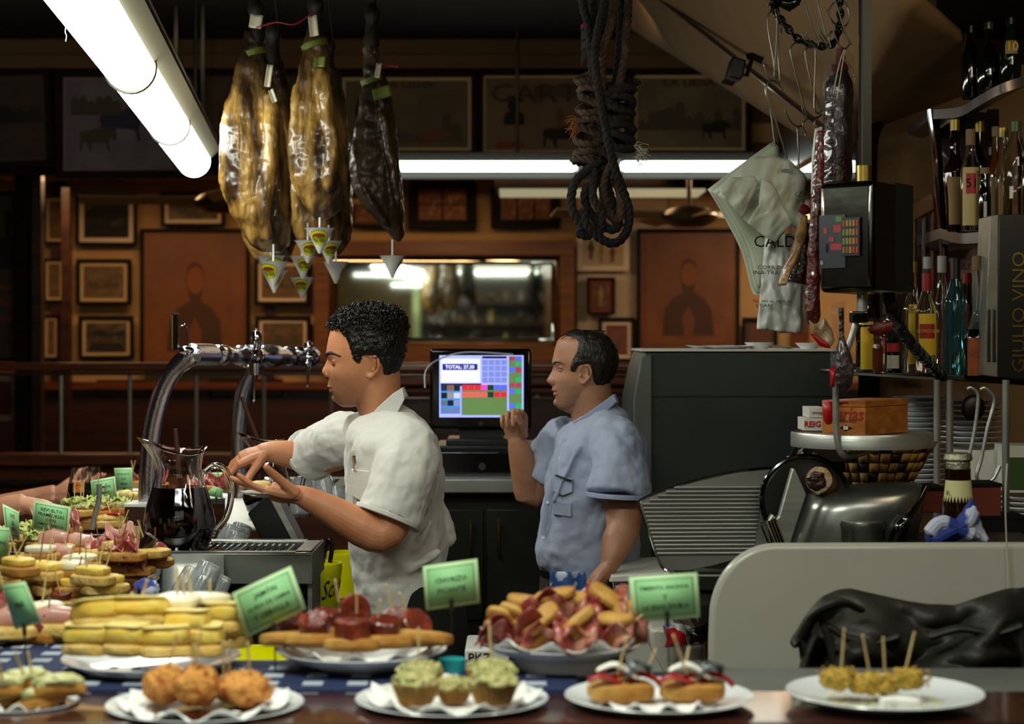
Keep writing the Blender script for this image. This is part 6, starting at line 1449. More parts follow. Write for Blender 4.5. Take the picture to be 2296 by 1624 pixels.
fp([(.01, .98), (.45, .98), (.30, .90), (.27, .75), (.28, .5), (.22, .33), (.12, .30), (.05, .40), (.02, .6)], 'cigar_red', 'red_swirl', .0012); fp([(.30, .98), (.60, .98), (.62, .90), (.58, .93), (.48, .92), (.40, .84), (.34, .80)], 'cigar_red', 'red_swirl', .0013)
for k, (x0, x1, y0, y1, s_, lb) in enumerate(((1803, 1850, 938, 966, 'REIG', 'white cigar packet with red capitals, lower of the two on the scale pan'), (1814, 1850, 914, 937, 'aroug', 'white cigar packet with small grey script, upper of the two on the pan'))):
    t = thing('cigar_packet', lb, 'box', P(x0, y1, 4.36)); pbox('carton', x0, y0, x1, y1, 4.36, .10, 'porcelain_matt', t, bevel=.001); text('lettering', s_, P((x0+1843)/2+(-1 if k == 0 else 4), (y0+y1)/2, 4.358), .019 if k == 0 else .010, 'cigar_red' if k == 0 else 'ink_grey', t, bold=.0005 if k == 0 else 0, sx=1.0)


# ================================================================== SLICER
sl = thing('meat_slicer', 'polished aluminium meat slicer with round blade and ribbed plate', 'meat slicer', P(1780, 1290, 4.4))
d = 4.35
ppoly('ribbed_plate', [(1433, 1132), (1440, 1118), (1500, 1096), (1600, 1068), (1700, 1052), (1765, 1050), (1740, 1120), (1722, 1180), (1730, 1228), (1690, 1245), (1600, 1270), (1540, 1282), (1492, 1280), (1478, 1262), (1445, 1165)], d+.09, .008, 'steel_plate', sl, bevel=.003)

for i in range(17):
    y = 1094+i*9.2; xl = float(np.interp(y, [1090, 1130, 1165, 1262], [1520, 1440, 1450, 1480])); xr = float(np.interp(y, [1090, 1240], [1708, 1690]))
    MB().tube([P(xl, y, d+.086), P(xr, y-1, d+.086)], .0032, 6).build('rib', 'steel', sl)
MB().tube(bez([P(*q, d+.088) for q in ((1765, 1049), (1700, 1051), (1600, 1067), (1500, 1095), (1440, 1118), (1433, 1132), (1445, 1165), (1478, 1262), (1494, 1280))], 4), .003, 6).build('plate_edge', 'chrome', sl)
bc = P(1806, 1122, d+.04); rb = M_(97, d)
MB().lathe([(0, 0), (rb*.96, 0), (rb, .002), (rb*.96, .006), (0, .006)], bc, 64, M=R('X', 90)).build('blade', 'steel_dark', sl)
MB().tube([bc+Vector((rb*1.03*math.cos(a), 0, rb*1.03*math.sin(a))) for a in [2*PI*k/48 for k in range(48)]], .006, 8, closed=True).build('blade_guard', 'black_gloss', sl)
ppoly('wedge_plate', [(1745, 1228), (1720, 1172), (1732, 1153), (1741, 1163), (1746, 1160), (1776, 1052), (1781, 1050), (1808, 1108), (1770, 1228)], d-.06, .03, 'steel', sl, bevel=.003)
for k in range(3): MB().tube([P(1724+k*6, 1168-k*3, d-.066), P(1746+k*7, 1226, d-.066)], .0035, 6).build('wedge_rib', 'chrome', sl)
MB().tube(bez([P(1722, 1166, d-.05), P(1710, 1170, d-.05), P(1709, 1182, d-.05), P(1728, 1228, d-.05)], 4), .003, 6).build('guard_loop', 'chrome', sl)
mb = MB(); rows = []
for (y, xl, xr, hd) in ((1084, 1960, 2060, .05), (1092, 1885, 2076, .08), (1108, 1812, 2074, .10), (1140, 1800, 2066, .11), (1180, 1786, 2058, .11), (1232, 1768, 2050, .11)): rows.append((y, xl, xr, hd))
mb = loft(rows, d+.03, 0, 40, .8); mb.build('motor_housing', 'steel_polish', sl, angle=60)

MB().lathe([(0, .0), (.05, 0), (.053, -.01), (.050, -.02), (.050, -.12), (0, -.12)], P(1935, 1168, d-.075), 32).build('motor_foot', 'steel_polish', sl)
MB().tube(bez([P(2075, 1092, d-.02), P(2050, 1140, d-.05), P(2030, 1168, d-.08), P(2012, 1200, d-.08), P(2008, 1235, d-.08)], 4), [.008]*8+[.014, .017, .018, .018, .018, .018, .018, .018, .018][:9], 12).build('lever', 'black_gloss', sl)
MB().ell(P(2031, 1166, d-.09), .008).build('lever_pin', 'chrome', sl)
ppoly('press_head', [(1797, 1060), (1792, 1035), (1800, 1014), (1815, 1006), (1895, 1006), (1900, 1034), (1840, 1038), (1796, 1036)], d+.08, .07, 'steel_polish', sl, bevel=.006)
pbox('press_block', 1795, 1036, 1897, 1060, d+.10, .06, 'black_gloss', sl, bevel=.005); MB().lathe([(0, .012), (.006, .01), (.006, 0)], P(1826, 1024, d+.06), 12).build('press_knob', 'chrome', sl)
pbox('base', 1560, 1284, 2060, 1330, d, .3, 'steel_dark', sl, bevel=.01)
text('engraved_text', 'TO RUN', P(1580, 1290, d+.08), .014, 'brass', sl)
t = thing('meat_end', 'dark end of a cured meat piece resting in the slicer', 'cured meat', P(1836, 1110, 4.32))
MB().tube([P(1836, 1076, 4.30), P(1850, 1092, 4.40)], [.030, .033], 24).build('rind', 'casing_tan', t, disp=(.02, .006)); MB().ell(P(1833, 1080, 4.296), (.024, .006, .022), nz=.3, ns=60).build('cut_face', 'sausage_dark', t)
# woven basket behind the pan
bk = thing('woven_basket', 'brown woven strip basket with a rim of tapering strips, behind the slicer', 'basket', P(1960, 1110, 4.75))
def bpt(u, v, off=0):
    y = 990+u*0+v*150; xl = 1815+v*70; xr = 2100-v*90; cx, hx = (xl+xr)/2, (xr-xl)/2; a = PI+u*PI; o = P(cx+hx*math.cos(a), y-30*0, 4.75); return Vector((o.x, 4.75+(.10-.03*v+off)*math.sin(a), o.z))
MB().grid(lambda u, v: bpt(u, v, -.006), 24, 8).build('liner', 'basket_dark', bk, solid=.002)
for j in range(7):
    for i in range(16):
        if (i+j) % 2 == 0 or True:
            u0, u1, v0, v1 = i/16+.004, (i+1)/16-.004, j/7+.008, (j+1)/7-.008; up_ = (i+j) % 2; o = .004 if up_ else -.001
            vs = [bpt(u0, v0, o), bpt(u1, v0, o), bpt(u1, v1, o), bpt(u0, v1, o)]; MB().add(vs, [(0, 1, 2, 3)]).build('woven_strip', 'basket' if up_ or (i*3+j) % 4 else 'basket_dark', bk, solid=.003)
t = thing('wooden_handle', 'dark tool with a light wooden grip leaning behind the slicer', 'tool', P(1770, 1050, 4.8))
MB().tube([P(1788, 995, 4.8), P(1774, 1028, 4.8)], .008, 10).build('shaft', 'black_gloss', t); MB().tube([P(1775, 1026, 4.8), P(1762, 1056, 4.8)], [.012, .015], 12).build('grip', 'cigar_wood', t)

# ================================================================== MARBLE, COUNTER PIECES, JACKET
mz = lambda y, d: EYE+(HY-y)/FPX*d
out = [(1590, 1640), (1590, 1440)]+[(1592+148*(1-math.cos(a)), 1388-168*math.sin(a)) for a in [k*PI/2/12 for k in range(13)]]+[(2420, 1218), (2420, 1640)]
t = thing('marble_panel', 'upright white marble panel with a rounded upper left corner', 'partition', P(1990, 1640, 3.9))
MB().pxpoly(out, 3.9, .035).build('slab', 'marble', t, bevel=.012)
tag(MB().tube(bez([P(2258, 1040, 3.88), P(2254, 1120, 3.87), P(2257, 1225, 3.885), P(2260, 1290, 3.885), P(2259, 1330, 3.885)], 5), .0016, 6).build('string', 'tag_paper'), 'thin pale string hanging over the marble edge at the right', 'string')
jk = thing('jacket', 'dark leather jacket thrown over the counter in front of the marble', 'jacket', P(2040, 1520, 3.45))
top = [(1775, 1440), (1800, 1405), (1820, 1370), (1845, 1340), (1880, 1325), (1905, 1322), (1960, 1335), (2030, 1350), (2080, 1358), (2140, 1358), (2200, 1340), (2260, 1322), (2340, 1310), (2420, 1300)]
def jf(u, v):
    x = 1778+u*640; yt = float(np.interp(x, [p[0] for p in top], [p[1] for p in top])); yb = 1525; yy = yt+(yb-yt)*v
    if u < .03: yy = yt+(yb-yt)*v*.2
    dd = 3.42-.10*math.sin(min(1, v*1.2)*PI/2)-.035*math.sin(u*20+v*3+1.2*math.sin(u*7))*min(1, v*3)-.03*noise.noise(Vector((u*9, v*5, 2))); return P(x, yy, dd)
MB().grid(jf, 90, 26).build('body', 'leather', jk, solid=.012, angle=80, sub=1)
MB().tube(bez([P(1782, 1446, 3.33), P(1800, 1420, 3.32), P(1822, 1384, 3.31), P(1850, 1362, 3.30), P(1890, 1352, 3.30), P(1935, 1370, 3.31)], 5), [.012, .016]+[.018]*17+[.016, .013, .012, .01, .01, .01, .008], 12, flat=.6).build('collar_fold', 'leather', jk)
for pts in (((1836, 1375), (1850, 1410), (1862, 1450), (1870, 1500)), ((1830, 1420), (1812, 1460), (1800, 1500), (1796, 1520)), ((1850, 1400), (1900, 1430), (1960, 1440), (2020, 1425)), ((1868, 1450), (1900, 1470), (1930, 1500), (1940, 1520)), ((2080, 1430), (2150, 1410), (2230, 1420), (2296, 1400))):
    MB().tube(bez([P(x, y, 3.315) for x, y in pts], 5), [.004]+[.012]*14+[.004], 10, flat=.6).build('fold', 'leather', jk)
# white counter blocks in the middle
t = thing('white_work_counter', 'white marble work counter with a blue sticker, between older barman and marble panel', 'counter', (P(1500, 0, 4.95).x, 5.1, 0))
d = 4.92
ppoly('worktop', [(1372, 1292), (1480, 1284), (1640, 1284), (1640, 1300), (1366, 1306)], d, .35, 'enamel', t, bevel=.003); ppoly('front', [(1378, 1306), (1640, 1300), (1640, 1640), (1420, 1640), (1410, 1500)], d+.02, .3, 'enamel', t)
pbox('niche', 1402, 1348, 1424, 1376, d+.015, .01, 'basket', t); pbox('dark_gap', 1470, 1390, 1600, 1404, d+.014, .02, 'wood_dark', t)
st = pbox('sticker', 1560, 1302, 1640, 1340, d-.002, .002, 'eu_blue', t)
for k in range(12):
    a = k*PI/6; c = P(1576+19*math.cos(a)*.9, 1320+15*math.sin(a), d-.0035); MB().box(c, (.0025, .001, .0025)).build('star', 'eu_yellow', st)
text('sticker_text', 'C', P(1609, 1323, d-.004), .026, 'enamel', st, bold=.001)
t = thing('white_ledge', 'pale stone ledge with a rounded end, low behind the ham plate', 'ledge', P(1530, 1560, 4.3))
ppoly('ledge_top', [(1455, 1415), (1470, 1408), (1520, 1412), (1560, 1446), (1640, 1446), (1640, 1600), (1540, 1600), (1500, 1530), (1460, 1460)], 4.35, .3, 'marble', t, bevel=.01)
def packet(label, pts, d, m, seed, th=.002, nm='packet'):
    t = thing(nm, label, 'packet', P(pts[-1][0], max(p[1] for p in pts), d), 'packets on the pale ledge'); crump(pts, d, 'wrapper', m, t, seed, amp=.012, bulge=.03, th=th); return t

packet('shiny red packet on the pale ledge behind the ham plate', [(1492, 1412), (1510, 1408), (1535, 1422), (1540, 1446), (1520, 1450), (1490, 1452), (1496, 1436)], 4.30, 'red_plastic', 3)
packet('white and blue packet leaning behind the red one', [(1486, 1402), (1500, 1396), (1530, 1400), (1540, 1412), (1538, 1430), (1505, 1430), (1490, 1420)], 4.33, 'packet_blue', 5)
packet('dark glossy packet on the pale ledge, against the marble', [(1538, 1412), (1560, 1408), (1590, 1398), (1592, 1444), (1545, 1448)], 4.31, 'black_gloss', 6)

t = thing('white_bin', 'white enamel box with grey lettering low between the chorizo and ham plates', 'box', P(1095, 1540, 4.1)); pbox('box', 1042, 1456, 1142, 2390, 4.1, .2, 'enamel', t, bevel=.006); text('lettering', 'PKZ', P(1075, 1476, 4.097), .028, 'steel_dark', t)
MB().tube(bez([P(1078, 1440, 4.15), P(1100, 1448, 4.12), P(1120, 1458, 4.15)], 4), .004, 6).build('wire_handle', 'chrome', t)
t = thing('turquoise_tumbler', 'small turquoise plastic tub standing behind the tartlets', 'tub', P(1013, 1512, 2.95))
MB().lathe([(0, 0), (.018, 0), (.0215, .025), (.020, .025), (.0165, .003), (0, .003)], P(1013, 1513, 2.95), 24).build('tub', 'turquoise', t)

# ================================================================== BOTTLE SHELVES AND STORAGE AT THE RIGHT
SD = 5.25
sh = thing('bottle_rack', 'curved metal rack of bottle shelves against the stair wall', 'shelf', P(2190, 860, SD))
def arc_shelf(pts, d, h, nm, lip='shelf_metal'):
    m = MB(); a = bez([P(x, y, dd) for x, y, dd in pts], 6); back = [Vector((p.x+.02, d+.5, p.z)) for p in a]; n = len(a)
    vs = a+back+[q-Vector((0, 0, h)) for q in a]+[q-Vector((0, 0, h)) for q in back]
    fs = [(i, i+1, n+i+1, n+i) for i in range(n-1)]+[(2*n+i, 3*n+i, 3*n+i+1, 2*n+i+1) for i in range(n-1)]+[(i, 2*n+i, 2*n+i+1, i+1) for i in range(n-1)]+[(n+i, n+i+1, 3*n+i+1, 3*n+i) for i in range(n-1)]+[(0, n, 3*n, 2*n), (n-1, 3*n-1, 4*n-1, 2*n-1)]
    return m.add(vs, fs).build(nm, lip, sh)

arc_shelf([(2086, 246, 5.35), (2150, 240, 5.2), (2190, 218, 5.1), (2240, 190, 5.0), (2310, 165, 5.0)], SD, M_(22, 5.2), 'upper_shelf')
arc_shelf([(2108, 512, 5.35), (2150, 522, 5.2), (2200, 520, 5.1), (2260, 512, 5.0), (2310, 505, 5.0)], SD, M_(24, 5.2), 'middle_shelf')
m = MB(); m.tube(bez([P(2084, 246, 5.35), P(2094, 330, 5.35), P(2100, 420, 5.37), P(2112, 560, 5.38), P(2118, 840, 5.38)], 5), .012, 8, flat=.6); m.build('side_rail', 'chrome', sh)
MB().tube(bez([P(2098, 260, 5.36), P(2108, 400, 5.38), P(2124, 700, 5.4), P(2128, 840, 5.4)], 5), .010, 8).build('side_rail', 'wood_frame', sh)
a = [P(2104, 252, 5.75), P(2225, 252, 5.75), P(2225, 560, 5.75), P(2122, 560, 5.75)]; MB().add(a, [(0, 1, 2, 3)]).build('mirror_back', 'mirror_back', sh, solid=.004)

pbox('calendar', 2116, 545, 2215, 625, 5.74, .004, 'calendar_paper', sh); text('calendar_text', 'M M M N M', P(2160, 556, 5.735), .018, 'ink_grey', sh); text('calendar_text', 'GUSTO', P(2180, 598, 5.735), .03, 'fig_red', sh)
pbox('back_upright', 2216, 245, 2240, 860, 5.78, .02, 'wood_frame', sh)
tag(pbox('calendar_board', 1996, 445, 2092, 842, 5.9, .015, 'wood_dark', None), 'dark red framed board on the wall between scale and bottle rack', 'board')
t = thing('chair_back', 'brown wooden chair back standing behind the scale', 'chair', P(2070, 700, 5.6))
ppoly('top_rail', [(2045, 458), (2092, 428), (2096, 470), (2048, 496)], 5.6, .03, 'wood_mirror', t, bevel=.004)
for x in (2050, 2074, 2092): MB().tube([P(x, 440 if x > 2080 else 470, 5.62), P(x-2, 840, 5.62)], .008, 8).build('post', 'wood_brown' if x != 2074 else 'wood_dark', t)

def bottle(px, ybase, ytop, wpx, d, glass, cap, label, lab=None, shoulder=.62, liq=None, neckw=.30, caph=.10, curvy=False, grp='bottles on the rack', fill=.8):
    c = P(px, ybase, d); H = M_(ybase-ytop, d); r = M_(wpx, d)/2; nr = max(.011, r*neckw); t = thing('bottle', label, 'bottle', c, grp)
    if curvy: prof = [(0, 0), (r*.62, 0), (r*.7, H*.03), (r*.75, H*.25), (r*1.0, H*.52), (r*.95, H*.57), (r*.6, H*.63), (r*.45, H*.68), (r*.52, H*.75), (r*.5, H*.80), (nr, H*.88), (nr, H*.99), (0, H*.99)]
    else: prof = [(0, 0), (r*.93, 0), (r, H*.02), (r, H*shoulder*.92), (r*.93, H*shoulder), (r*.62, H*(shoulder+.08)), (nr*1.15, H*(shoulder+.17)), (nr, H*(shoulder+.22)), (nr*1.0, H*.99), (0, H*.99)]
    MB().lathe(prof, c, 28).build('glass', glass, t, angle=50)
    if liq:
        zl = H*fill; q = [(0, .004)]+[(max(.003, float(np.interp(z, [p[1] for p in prof[1:]], [p[0] for p in prof[1:]]))-.0022), float(z)) for z in np.linspace(.005, zl, 12)]+[(0, zl)]; MB().lathe(q, c, 24).build('liquid', liq, t)
    MB().lathe([(nr*1.08, H*(1-caph)), (nr*1.18, H*(1-caph)), (nr*1.18, H*.995), (nr*1.0, H), (0, H)], c, 20).build('cap', cap, t)
    for L in (lab or []):
        z0, z1, m_, w_ = L[:4]; off = .0008+.0006*(lab.index(L)); A = w_
        def f(u, v):
            z = H*(z0+(z1-z0)*v); rr = float(np.interp(z, [p[1] for p in prof[1:]], [p[0] for p in prof[1:]]))+off; a = -PI/2-.18+(u-.5)*A; return c+Vector((rr*math.cos(a), rr*math.sin(a), z))
        MB().grid(f, 14, 6).build('label', m_, t, weld=False)
        if len(L) > 4: text('lettering', L[4], c+Vector((-r*.12, -r-off-.001, H*(z0+z1)/2)), L[5], L[6], t)
    return t




# upper shelf
bottle(2176, 222, 58, 38, 5.2, 'gl_black', 'cap_black', 'dark bottle at the left end of the top shelf', grp='bottles on the top shelf')
bottle(2216, 208, 50, 52, 5.15, 'gl_black', 'chrome', 'broad dark bottle with a silver pourer on the top shelf', grp='bottles on the top shelf', shoulder=.5)
bottle(2266, 192, 40, 46, 5.1, 'gl_green', 'cap_black', 'green bottle lettered 10 at the right of the top shelf', [(.45, .65, 'lb_tan', 1.2, '10', .035, 'lb_yellow')], grp='bottles on the top shelf')
# middle shelf
G = 'bottles on the middle shelf'
bottle(2141, 520, 268, 50, 5.2, 'gl_brown', 'cap_gold', 'curvy dark red bottle with a gold cap, leftmost on the middle shelf', [(.06, .48, 'lb_tan', 1.7)], liq='liq_red', curvy=True, grp=G)
bottle(2176, 518, 290, 44, 5.1, 'gl_clear', 'cap_cork', 'clear bottle with cream label marked 51', [(.05, .62, 'lb_cream', 1.9), (.36, .56, 'lb_red', 1.0, '51', .034, 'ink')], grp=G, caph=.16, shoulder=.64)
bottle(2196, 514, 272, 36, 5.35, 'gl_black', 'cap_gold', 'tall black bottle with a gold cap behind the 51 bottle', grp=G)
bottle(2208, 516, 376, 28, 5.05, 'gl_black', 'cap_cork', 'small dark corked bottle in front on the middle shelf', [(.1, .45, 'lb_white', .5)], grp=G)
bottle(2234, 512, 284, 34, 5.3, 'gl_clear', 'cap_cork', 'clear bottle with amber liquor and a tan label', [(.1, .5, 'lb_tan', 1.6)], liq='liq_amber', grp=G)
bottle(2250, 510, 286, 34, 5.15, 'gl_clear', 'cap_gold', 'slender clear bottle with a yellowish label, right of the amber one', [(.08, .45, 'lb_tan', 1.6)], grp=G)
bottle(2278, 508, 272, 56, 5.05, 'gl_clear', 'cap_green', 'wide frosted grey bottle with a green cap at the frame edge', grp=G, shoulder=.70)
bottle(2226, 514, 330, 30, 5.45, 'gl_black', 'cap_black', 'dark bottle half hidden behind the amber one', grp=G)
# lower shelf (steel)
bs = thing('steel_bottle_shelf', 'stainless steel shelf on square posts carrying the lower bottles', 'shelf', P(2110, 1220, 5.0))
ppoly('shelf_top', [(1900, 834), (2104, 838), (2320, 852), (2320, 866), (2104, 852), (1900, 842)], 4.95, .45, 'steel_dark', bs, bevel=.003)
ppoly('shelf_lip', [(1900, 835), (2108, 847), (2108, 853), (1900, 840)], 4.94, .01, 'steel', bs)
for x0, x1, dd in ((2094, 2107, 4.93), (2122, 2136, 4.93), (2248, 2262, 4.7)):
    MB().tube([P((x0+x1)/2, 852, dd), P((x0+x1)/2, 1260, dd)], M_((x1-x0)/2, dd)*1.2, 12).build('post', 'steel_brushed', bs)
G = 'bottles on the steel shelf'
bottle(1944, 838, 650, 50, 5.05, 'gl_black', 'cap_black', 'black bottle with yellow label behind the scale arm', [(.05, .62, 'lb_yellow', 1.2)], grp=G)
bottle(1990, 838, 690, 40, 5.3, 'gl_black', 'cap_black', 'black bottle with round white and red club label', [(.15, .75, 'lb_white', 1.6), (.3, .55, 'lb_red', 1.2, 'Club', .02, 'lb_white')], grp=G)
bottle(2002, 836, 640, 36, 4.98, 'gl_black', 'cap_gold', 'black bottle with red diagonal label, in front of the club bottle', [(.05, .2, 'lb_white', 1.6), (.24, .34, 'lb_red', 1.6)], grp=G)
bottle(1968, 838, 740, 24, 4.95, 'gl_clear', 'cap_gold', 'little clear bottle of yellow liquor low on the steel shelf', liq='liq_amber', grp=G)
bottle(2046, 842, 586, 44, 5.15, 'gl_clear', 'cap_gold', 'clear bottle with a yellow strip label and a thin clear neck', [(.1, .62, 'lb_yellow', .9)], grp=G, shoulder=.6)
bottle(2078, 842, 612, 52, 5.0, 'gl_clear', 'cap_red', 'clear gin bottle with yellow and red label', [(.20, .60, 'lb_yellow', 1.5), (.36, .50, 'lb_red', 1.3, 'GORDONS', .012, 'lb_yellow'), (.06, .16, 'lb_red', .8)], grp=G, caph=.18, shoulder=.66)
bottle(2080, 842, 576, 34, 5.4, 'gl_clear', 'cap_white', 'tall clear bottle with a pale cap behind the gin', grp=G)
bottle(2112, 842, 574, 40, 5.25, 'gl_clear', 'cap_white', 'clear bottle with white cap left of the blue one', grp=G, caph=.14)
bottle(2124, 844, 588, 36, 5.4, 'gl_clear', 'cap_red', 'clear bottle with a red collar, behind the blue one', grp=G, caph=.2)
bottle(2142, 846, 578, 48, 5.0, 'gl_blue', 'cap_black', 'pale blue gin bottle with a dark cap', grp=G, caph=.2, shoulder=.66)
bottle(2168, 846, 612, 34, 5.3, 'gl_black', 'cap_red', 'dark bottle with a red cap and orange stripe', [(.2, .7, 'lb_orange', .7)], grp=G)
bottle(2190, 848, 574, 56, 4.95, 'gl_clear', 'cap_cork', 'long necked bottle with orange label beside the tall box', [(.02, .33, 'lb_orange', 1.7)], liq='liq_dark', grp=G, shoulder=.35, caph=.12, fill=.4)
t = thing('tall_gift_box', 'tall black gift box with a silver side and upright gold capitals, right edge', 'box', P(2250, 850, 4.85))
ppoly('front', [(2240, 482), (2330, 478), (2330, 852), (2238, 846)], 4.85, .14, 'box_black', t, bevel=.002); ppoly('silver_side', [(2220, 484), (2241, 481), (2239, 846), (2206, 842)], 4.86, .12, 'box_silver', t, bevel=.002)

for x in (2214, 2226): pbox('slot', x, 694, x+7, 812, 4.857, .003, 'steel_dark', t, bevel=.0015)
text('lettering', 'GIULIO VINO', P(2285, 700, 4.848), .048, 'brass', t, rot=(PI/2, -PI/2, 0), sx=1.1)
# plates stacked under the shelf
def plate_stack(px, y0, y1, wpx, d, label, grp):
    n = int((y1-y0)/11); r = M_(wpx, d)/2; dz = M_(y1-y0, d)/n
    m = MB(); m.lathe([(0, 0), (r*.5, 0), (r*.6, dz*.3), (r, dz*.75), (r, dz*.95), (r*.6, dz*.55), (0, dz*.3)], P(px, y1, d), 28); o = m.build('plate', 'porcelain', angle=60); tag(o, label, 'plate', grp); jr = random.Random(int(px))
    o['label'] = 'lowest '+label
    nm = 'second third fourth fifth sixth seventh eighth ninth tenth eleventh twelfth thirteenth fourteenth fifteenth sixteenth seventeenth eighteenth nineteenth twentieth'.split()+['twenty-'+q for q in 'first second third fourth fifth'.split()]
    for i in range(1, n): dup(o, P(px, y1, d)+Vector((jr.uniform(-.004, .004), 0, i*dz)), label='topmost '+label if i == n-1 else nm[i-1]+' from the bottom, '+label)
plate_stack(2062, 888, 1150, 118, 5.35, 'white plate in the tall stack behind the scale pan', 'plates stacked behind the scale pan')
plate_stack(2176, 894, 1000, 140, 5.3, 'white plate in the stack behind the hanging ladles', 'plates stacked behind the ladles')
plate_stack(2300, 1110, 1215, 130, 5.1, 'white plate in the stack cut by the right edge', 'plates stacked at the right edge')
t = thing('stone_crock', 'big white cylindrical crock below the plate stack', 'crock', P(2192, 1120, 5.2)); MB().lathe([(0, 0), (.075, 0), (.08, .02), (.082, .135), (.078, .135), (.075, .02), (0, .02)], P(2192, 1115, 5.2), 36).build('body', 'enamel', t)
t = thing('green_carton', 'pale carton with green print at the right edge under the shelf', 'box', P(2290, 1100, 5.0)); pbox('box', 2262, 1000, 2340, 1105, 5.0, .15, 'enamel', t); pbox('green_print', 2264, 1026, 2340, 1098, 4.997, .003, 'cap_green', t)
def ladle(pts, label): return tag(MB().tube(bez([P(x, y, 4.75) for x, y in pts], 5), .0048, 8).build('ladle_hook', 'steel'), label, 'ladle', 'ladles hanging under the shelf')
ladle([(2168, 873), (2176, 870), (2190, 880), (2193, 900), (2186, 960), (2174, 1020)], 'bent steel ladle handle, left of the two under the shelf')
ladle([(2197, 874), (2208, 871), (2226, 886), (2229, 905), (2214, 960), (2200, 1030), (2190, 1065), (2196, 1080), (2210, 1084), (2228, 1072), (2242, 1045)], 'longer bent steel ladle handle with a hooked foot, right one')
t = thing('skimmer', 'dark round skimmer bowl hanging behind the ladle handles', 'utensil', P(2180, 945, 4.95)); MB().ell(P(2182, 915, 4.95), (.032, .012, .035)).build('bowl', 'black', t)
t = thing('beer_bottle', 'brown beer bottle with crown cap and pale label, wrapped in blue cloth', 'bottle', P(2152, 1218, 4.15)); k = 4.15
MB().lathe([(0, 0), (.040, 0), (.040, .04), (.036, .075), (.030, .12), (.0275, .150), (.0275, .165), (0, .165)], P(2148, 1218, k), 28).build('glass', 'gl_brown', t)
MB().grid(lambda u, v: P(2148, 1218, k)+Vector(((.0385-.010*v)*math.cos(-PI/2+(u-.5)*3), (.0385-.010*v)*math.sin(-PI/2+(u-.5)*3), .045+.095*v)), 14, 4).build('label', 'lb_beer', t, weld=False)
text('lettering', 'R', P(2126, 1107, k-.036), .016, 'ink', t)
for i in range(4): text('lettering', 'iiiiiiiii', P(2133, 1140+i*5, k-.0385), .0035, 'ink', t)
MB().lathe([(0, .165), (.026, .165), (.027, .178), (.0255, .180), (.031, .186), (.0295, .198), (.02, .201), (0, .201)], P(2148, 1218, k), 21, wob=lambda r, z, a, i: (r*(1+(.04*math.cos(a*21) if i in (4,) else 0)), z)).build('crown_cap', 'foil', t)
t = thing('blue_cloth', 'blue and white crumpled cloth tied round the beer bottle', 'cloth', P(2140, 1220, 4.1))
crump([(2078, 1216), (2074, 1190), (2090, 1165), (2115, 1158), (2135, 1172), (2160, 1150), (2180, 1120), (2190, 1150), (2194, 1180), (2206, 1205), (2205, 1218)], 4.08, 'cloth', 'cloth_knot', t, 4, amp=.04, bulge=.05, th=.006)
for pts in (((2080, 1200), (2110, 1170), (2150, 1185), (2195, 1205)), ((2090, 1212), (2130, 1190), (2170, 1170), (2185, 1135))): MB().tube(bez([P(x, y, 4.02) for x, y in pts], 5), [.006]+[.015]*13+[.006, .004], 10).build('cloth_fold', 'cloth_knot', t)
for lb, x0, y0, x1, y1, m_ in (('small dark red box left of the beer bottle', 2062, 1096, 2120, 1150, 'fig_red'), ('dark red box right of the beer bottle', 2184, 1088, 2245, 1160, 'fig_red'), ('black machine cover at the right, beside the plates', 2200, 1160, 2300, 1230, 'black')):
    t = thing('carton', lb, 'box', P((x0+x1)/2, y1, 4.6)); pbox('box', x0, y0, x1, y1, 4.6, .12, m_, t, bevel=.003); pbox('lid', x0-2, y0-3, x1+2, y0+4, 4.597, .125, 'wood_frame', t)
tb = thing('right_work_counter', 'low dark work counter behind the marble panel carrying the slicer', 'counter', (P(1950, 0, 4.5).x, 4.5, 0)); zz = mz(1232, 4.35)
MB().box((P(2000, 0, 4.5).x, 4.55, mz(1330, 4.35)-.02), (1.0, .8, .04)).build('worktop', 'steel_dark', tb); MB().box((P(2190, 0, 4.2).x, 4.22, 1.135), (.30, .36, .02)).build('raised_ledge', 'steel_dark', tb); MB().box((P(2000, 0, 4.5).x, 4.6, .46), (.95, .7, .9)).build('cabinet', 'wood_dark', tb)

# ================================================================== FOOD









ZC = 1.072
def plate(px, py, wpx, d, label, h=.022, foot=True, grp='white plates of pintxos', doily=None):
    c = P(px, py, d); r = M_(wpx, d)/2; c.z -= h; mb = MB()
    mb.lathe([(0, .003), (r*.5, .003), (r*.53, 0), (r*.56, 0), (r*.6, .004), (r*.86, h*.55), (r, h*.96), (r*.995, h), (r*.85, h*.72), (r*.6, .010), (0, .008)], c, 56)
    if foot and c.z-ZC > .012: mb.lathe([(r*.45, ZC-c.z), (r*.56, ZC-c.z), (r*.60, .004), (r*.5, .006)], c, 40)
    o = tag(mb.build('plate', 'porcelain', angle=40), label, 'plate', grp)
    if doily:
        rr = random.Random(int(px)); sd = rr.random()*9; n = 72; R_ = 12; vs = []
        for i in range(R_+1):
            f = i/R_
            for k in range(n):
                a = 2*PI*k/n; rad = r*doily*f*(1+.05*math.sin(a*9+sd)+.08*noise.noise(Vector((math.cos(a)*2, math.sin(a)*2, sd))))
                x, y = rad*math.cos(a), rad*math.sin(a); z = .012+max(0, f*doily-.58)*h*2.0+.008*f*abs(noise.noise(Vector((x*40, y*40, sd))))+.007*f**3*math.sin(a*11+sd); vs.append(c+Vector((x, y, z)))
        fs = [(i*n+k, i*n+(k+1) % n, (i+1)*n+(k+1) % n, (i+1)*n+k) for i in range(R_) for k in range(n)]
        tag(MB().add(vs, fs).build('paper_napkin', 'doily', solid=.0015, weld=True, angle=80), 'crumpled white paper napkin '+doily_txt(label), 'napkin', 'paper napkins under the food')
    return c, r
